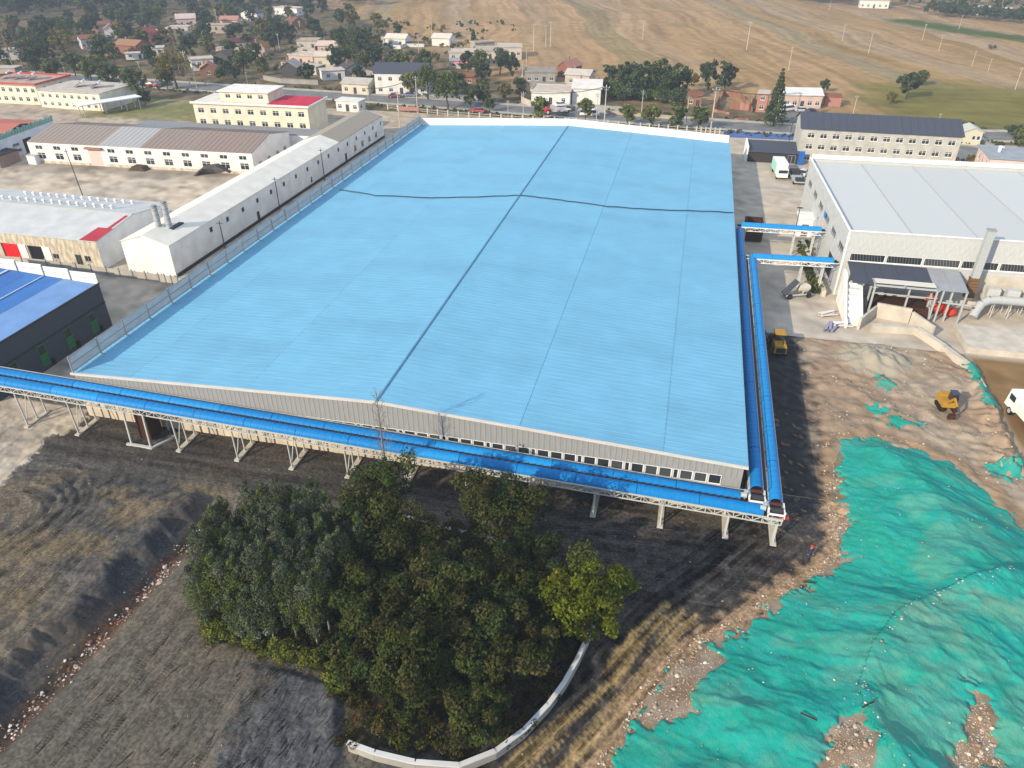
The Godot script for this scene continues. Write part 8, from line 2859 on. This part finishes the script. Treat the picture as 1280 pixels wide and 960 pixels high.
func rock_mesh(seed_: int) -> ArrayMesh:
	var r := RandomNumberGenerator.new()
	r.seed = seed_
	var b := MB.new()
	b.tint = true
	var pts := []
	for j in 4:
		var ring := []
		var ph: float = [-1.1, -0.35, 0.4, 1.2][j]
		for i in 6:
			var t := TAU * (i + 0.5 * (j % 2)) / 6
			ring.append(Vector3(cos(t) * cos(ph), sin(ph) * 0.75, -sin(t) * cos(ph)) * r.randf_range(0.7, 1.2))
		pts.append(ring)
	for j in 3:
		for i in 6:
			b.quad(pts[j][i], pts[j][(i + 1) % 6], pts[j + 1][(i + 1) % 6], pts[j + 1][i])
	for i in 6:
		b.tri(pts[3][i], pts[3][(i + 1) % 6], Vector3(0, 0.8, 0))
	return b.done()


func scatter(called: String, label: String, places: Array, cols: Array, seed_: int):
	var r := RandomNumberGenerator.new()
	r.seed = seed_
	var mm := MultiMesh.new()
	mm.transform_format = MultiMesh.TRANSFORM_3D
	mm.use_colors = true
	mm.mesh = rock_mesh(seed_)
	mm.instance_count = places.size()
	for i in places.size():
		var s: float = places[i][1]
		mm.set_instance_transform(i, Transform3D(Basis.from_euler(Vector3(r.randf() * 0.6, r.randf() * TAU, r.randf() * 0.6)).scaled(Vector3(s, s * r.randf_range(0.5, 1.0), s * r.randf_range(0.6, 1.2))), places[i][0]))
		var c: Color = cols[r.randi() % cols.size()]
		mm.set_instance_color(i, c * r.randf_range(0.7, 1.25))
	var o := MultiMeshInstance3D.new()
	o.name = called
	o.multimesh = mm
	o.material_override = M.stone
	add_child(o)
	tag(o, label, "rubble")
	o.set_meta("kind", "stuff")


func rubble():
	var r := RandomNumberGenerator.new()
	r.seed = 77
	var pale := [Color(0.46, 0.37, 0.29), Color(0.38, 0.30, 0.22), Color(0.52, 0.46, 0.38), Color(0.34, 0.23, 0.15)]
	var red := [Color(0.25, 0.13, 0.08), Color(0.4, 0.33, 0.28), Color(0.33, 0.24, 0.18), Color(0.5, 0.46, 0.41), Color(0.16, 0.08, 0.05)]
	var l := []
	for i in 1100:
		var z := lerpf(-15, -47.5, r.randf())
		if nz.get_noise_2d(z * 0.35, 31) < -0.12:
			continue
		var x := ditch_x(z) + r.randfn() * 0.5
		var s := 0.04 + 0.10 * pow(r.randf(), 2.5)
		if r.randf() < 0.012:
			s *= 2.2
		l.append([Vector3(x, yard_h(x, z) + s * 0.3, z), s])
	scatter("ditch_rubble", "red and pale rubble lying along the bottom of the ditch", l, red, 3)
	l = []
	for i in 2600:
		var k := r.randi_range(1, 14)
		var p: Vector2 = EDGE[k].lerp(EDGE[k + 1], r.randf()) + Vector2(r.randfn(), r.randfn()) * 0.5
		if nz.get_noise_2d(p.x * 0.3, p.y * 0.3) < -0.2:
			continue
		var inside := Geometry2D.is_point_in_polygon(p, MOUND)
		if not inside and line_dist(p, EDGE) > 0.35:
			continue
		var s := 0.03 + 0.09 * pow(r.randf(), 3.0)
		l.append([Vector3(p.x, (mound_h(p.x, p.y) if inside else yard_h(p.x, p.y)) + s * 0.3, p.y), s])
	for h in HOLES:
		var lo: Vector2 = h[0]
		var hi: Vector2 = h[0]
		for q in h:
			lo = lo.min(q)
			hi = hi.max(q)
		var n := int((hi.x - lo.x) * (hi.y - lo.y) * 60)
		for i in mini(n, 2600):
			var p := Vector2(r.randf_range(lo.x, hi.x), r.randf_range(lo.y, hi.y))
			if Geometry2D.is_point_in_polygon(p, h) and Geometry2D.is_point_in_polygon(p, MOUND):
				var s := 0.025 + 0.05 * r.randf() * r.randf() + (0.16 * r.randf() if r.randf() < 0.05 else 0.0)
				l.append([Vector3(p.x, mound_h(p.x, p.y) + s * 0.3, p.y), s])
	scatter("mound_rubble", "pale broken stone along the net's edge and in its bare patches", l, pale, 4)
	l = []
	for i in 380:
		var p: Vector2
		var s := 0.04 + 0.07 * r.randf() * r.randf()
		if i < 110:
			var k := r.randi_range(1, 7)
			p = SEAM[k].lerp(SEAM[k + 1], r.randf()) + Vector2(r.randfn(), r.randfn()) * 0.28
			s *= 1.3
		else:
			p = Vector2(r.randf_range(0, 40), r.randf_range(-72, -26))
		if not Geometry2D.is_point_in_polygon(p, MOUND) or line_dist(p, EDGE) < 1.0:
			continue
		l.append([Vector3(p.x, mound_h(p.x, p.y) + 0.2 + s * 0.3, p.y), s])
	scatter("net_stones", "small pale stones weighing down the green nets", l, [Color(0.42, 0.36, 0.28), Color(0.3, 0.26, 0.2), Color(0.5, 0.46, 0.4)], 6)
	l = []
	for i in 2600:
		var p := Vector2(r.randf_range(17.5, 39), r.randf_range(-97, -62))
		if Geometry2D.is_point_in_polygon(p, MOUND) or nz.get_noise_2d(p.x * 0.12 + 4, p.y * 0.12) < 0.0:
			continue
		var s := 0.035 + 0.10 * pow(r.randf(), 4.0)
		l.append([Vector3(p.x, yard_h(p.x, p.y) + s * 0.2, p.y), s])
	scatter("yard_rubble", "broken stone strewn over the brown dirt yard", l, [Color(0.42, 0.33, 0.25), Color(0.34, 0.26, 0.19), Color(0.5, 0.43, 0.35)], 8)
	l = []
	for i in 800:
		var p := Vector2(r.randf_range(-66, 14), r.randf_range(-54, -17))
		if Geometry2D.is_point_in_polygon(p, MOUND):
			continue
		var s := 0.025 + 0.07 * pow(r.randf(), 4.0)
		l.append([Vector3(p.x, yard_h(p.x, p.y) + s * 0.3, p.y), s])
	scatter("yard_pebbles", "loose pebbles scattered over the dark yard", l, [Color(0.2, 0.18, 0.15), Color(0.12, 0.105, 0.09), Color(0.32, 0.28, 0.23)], 9)
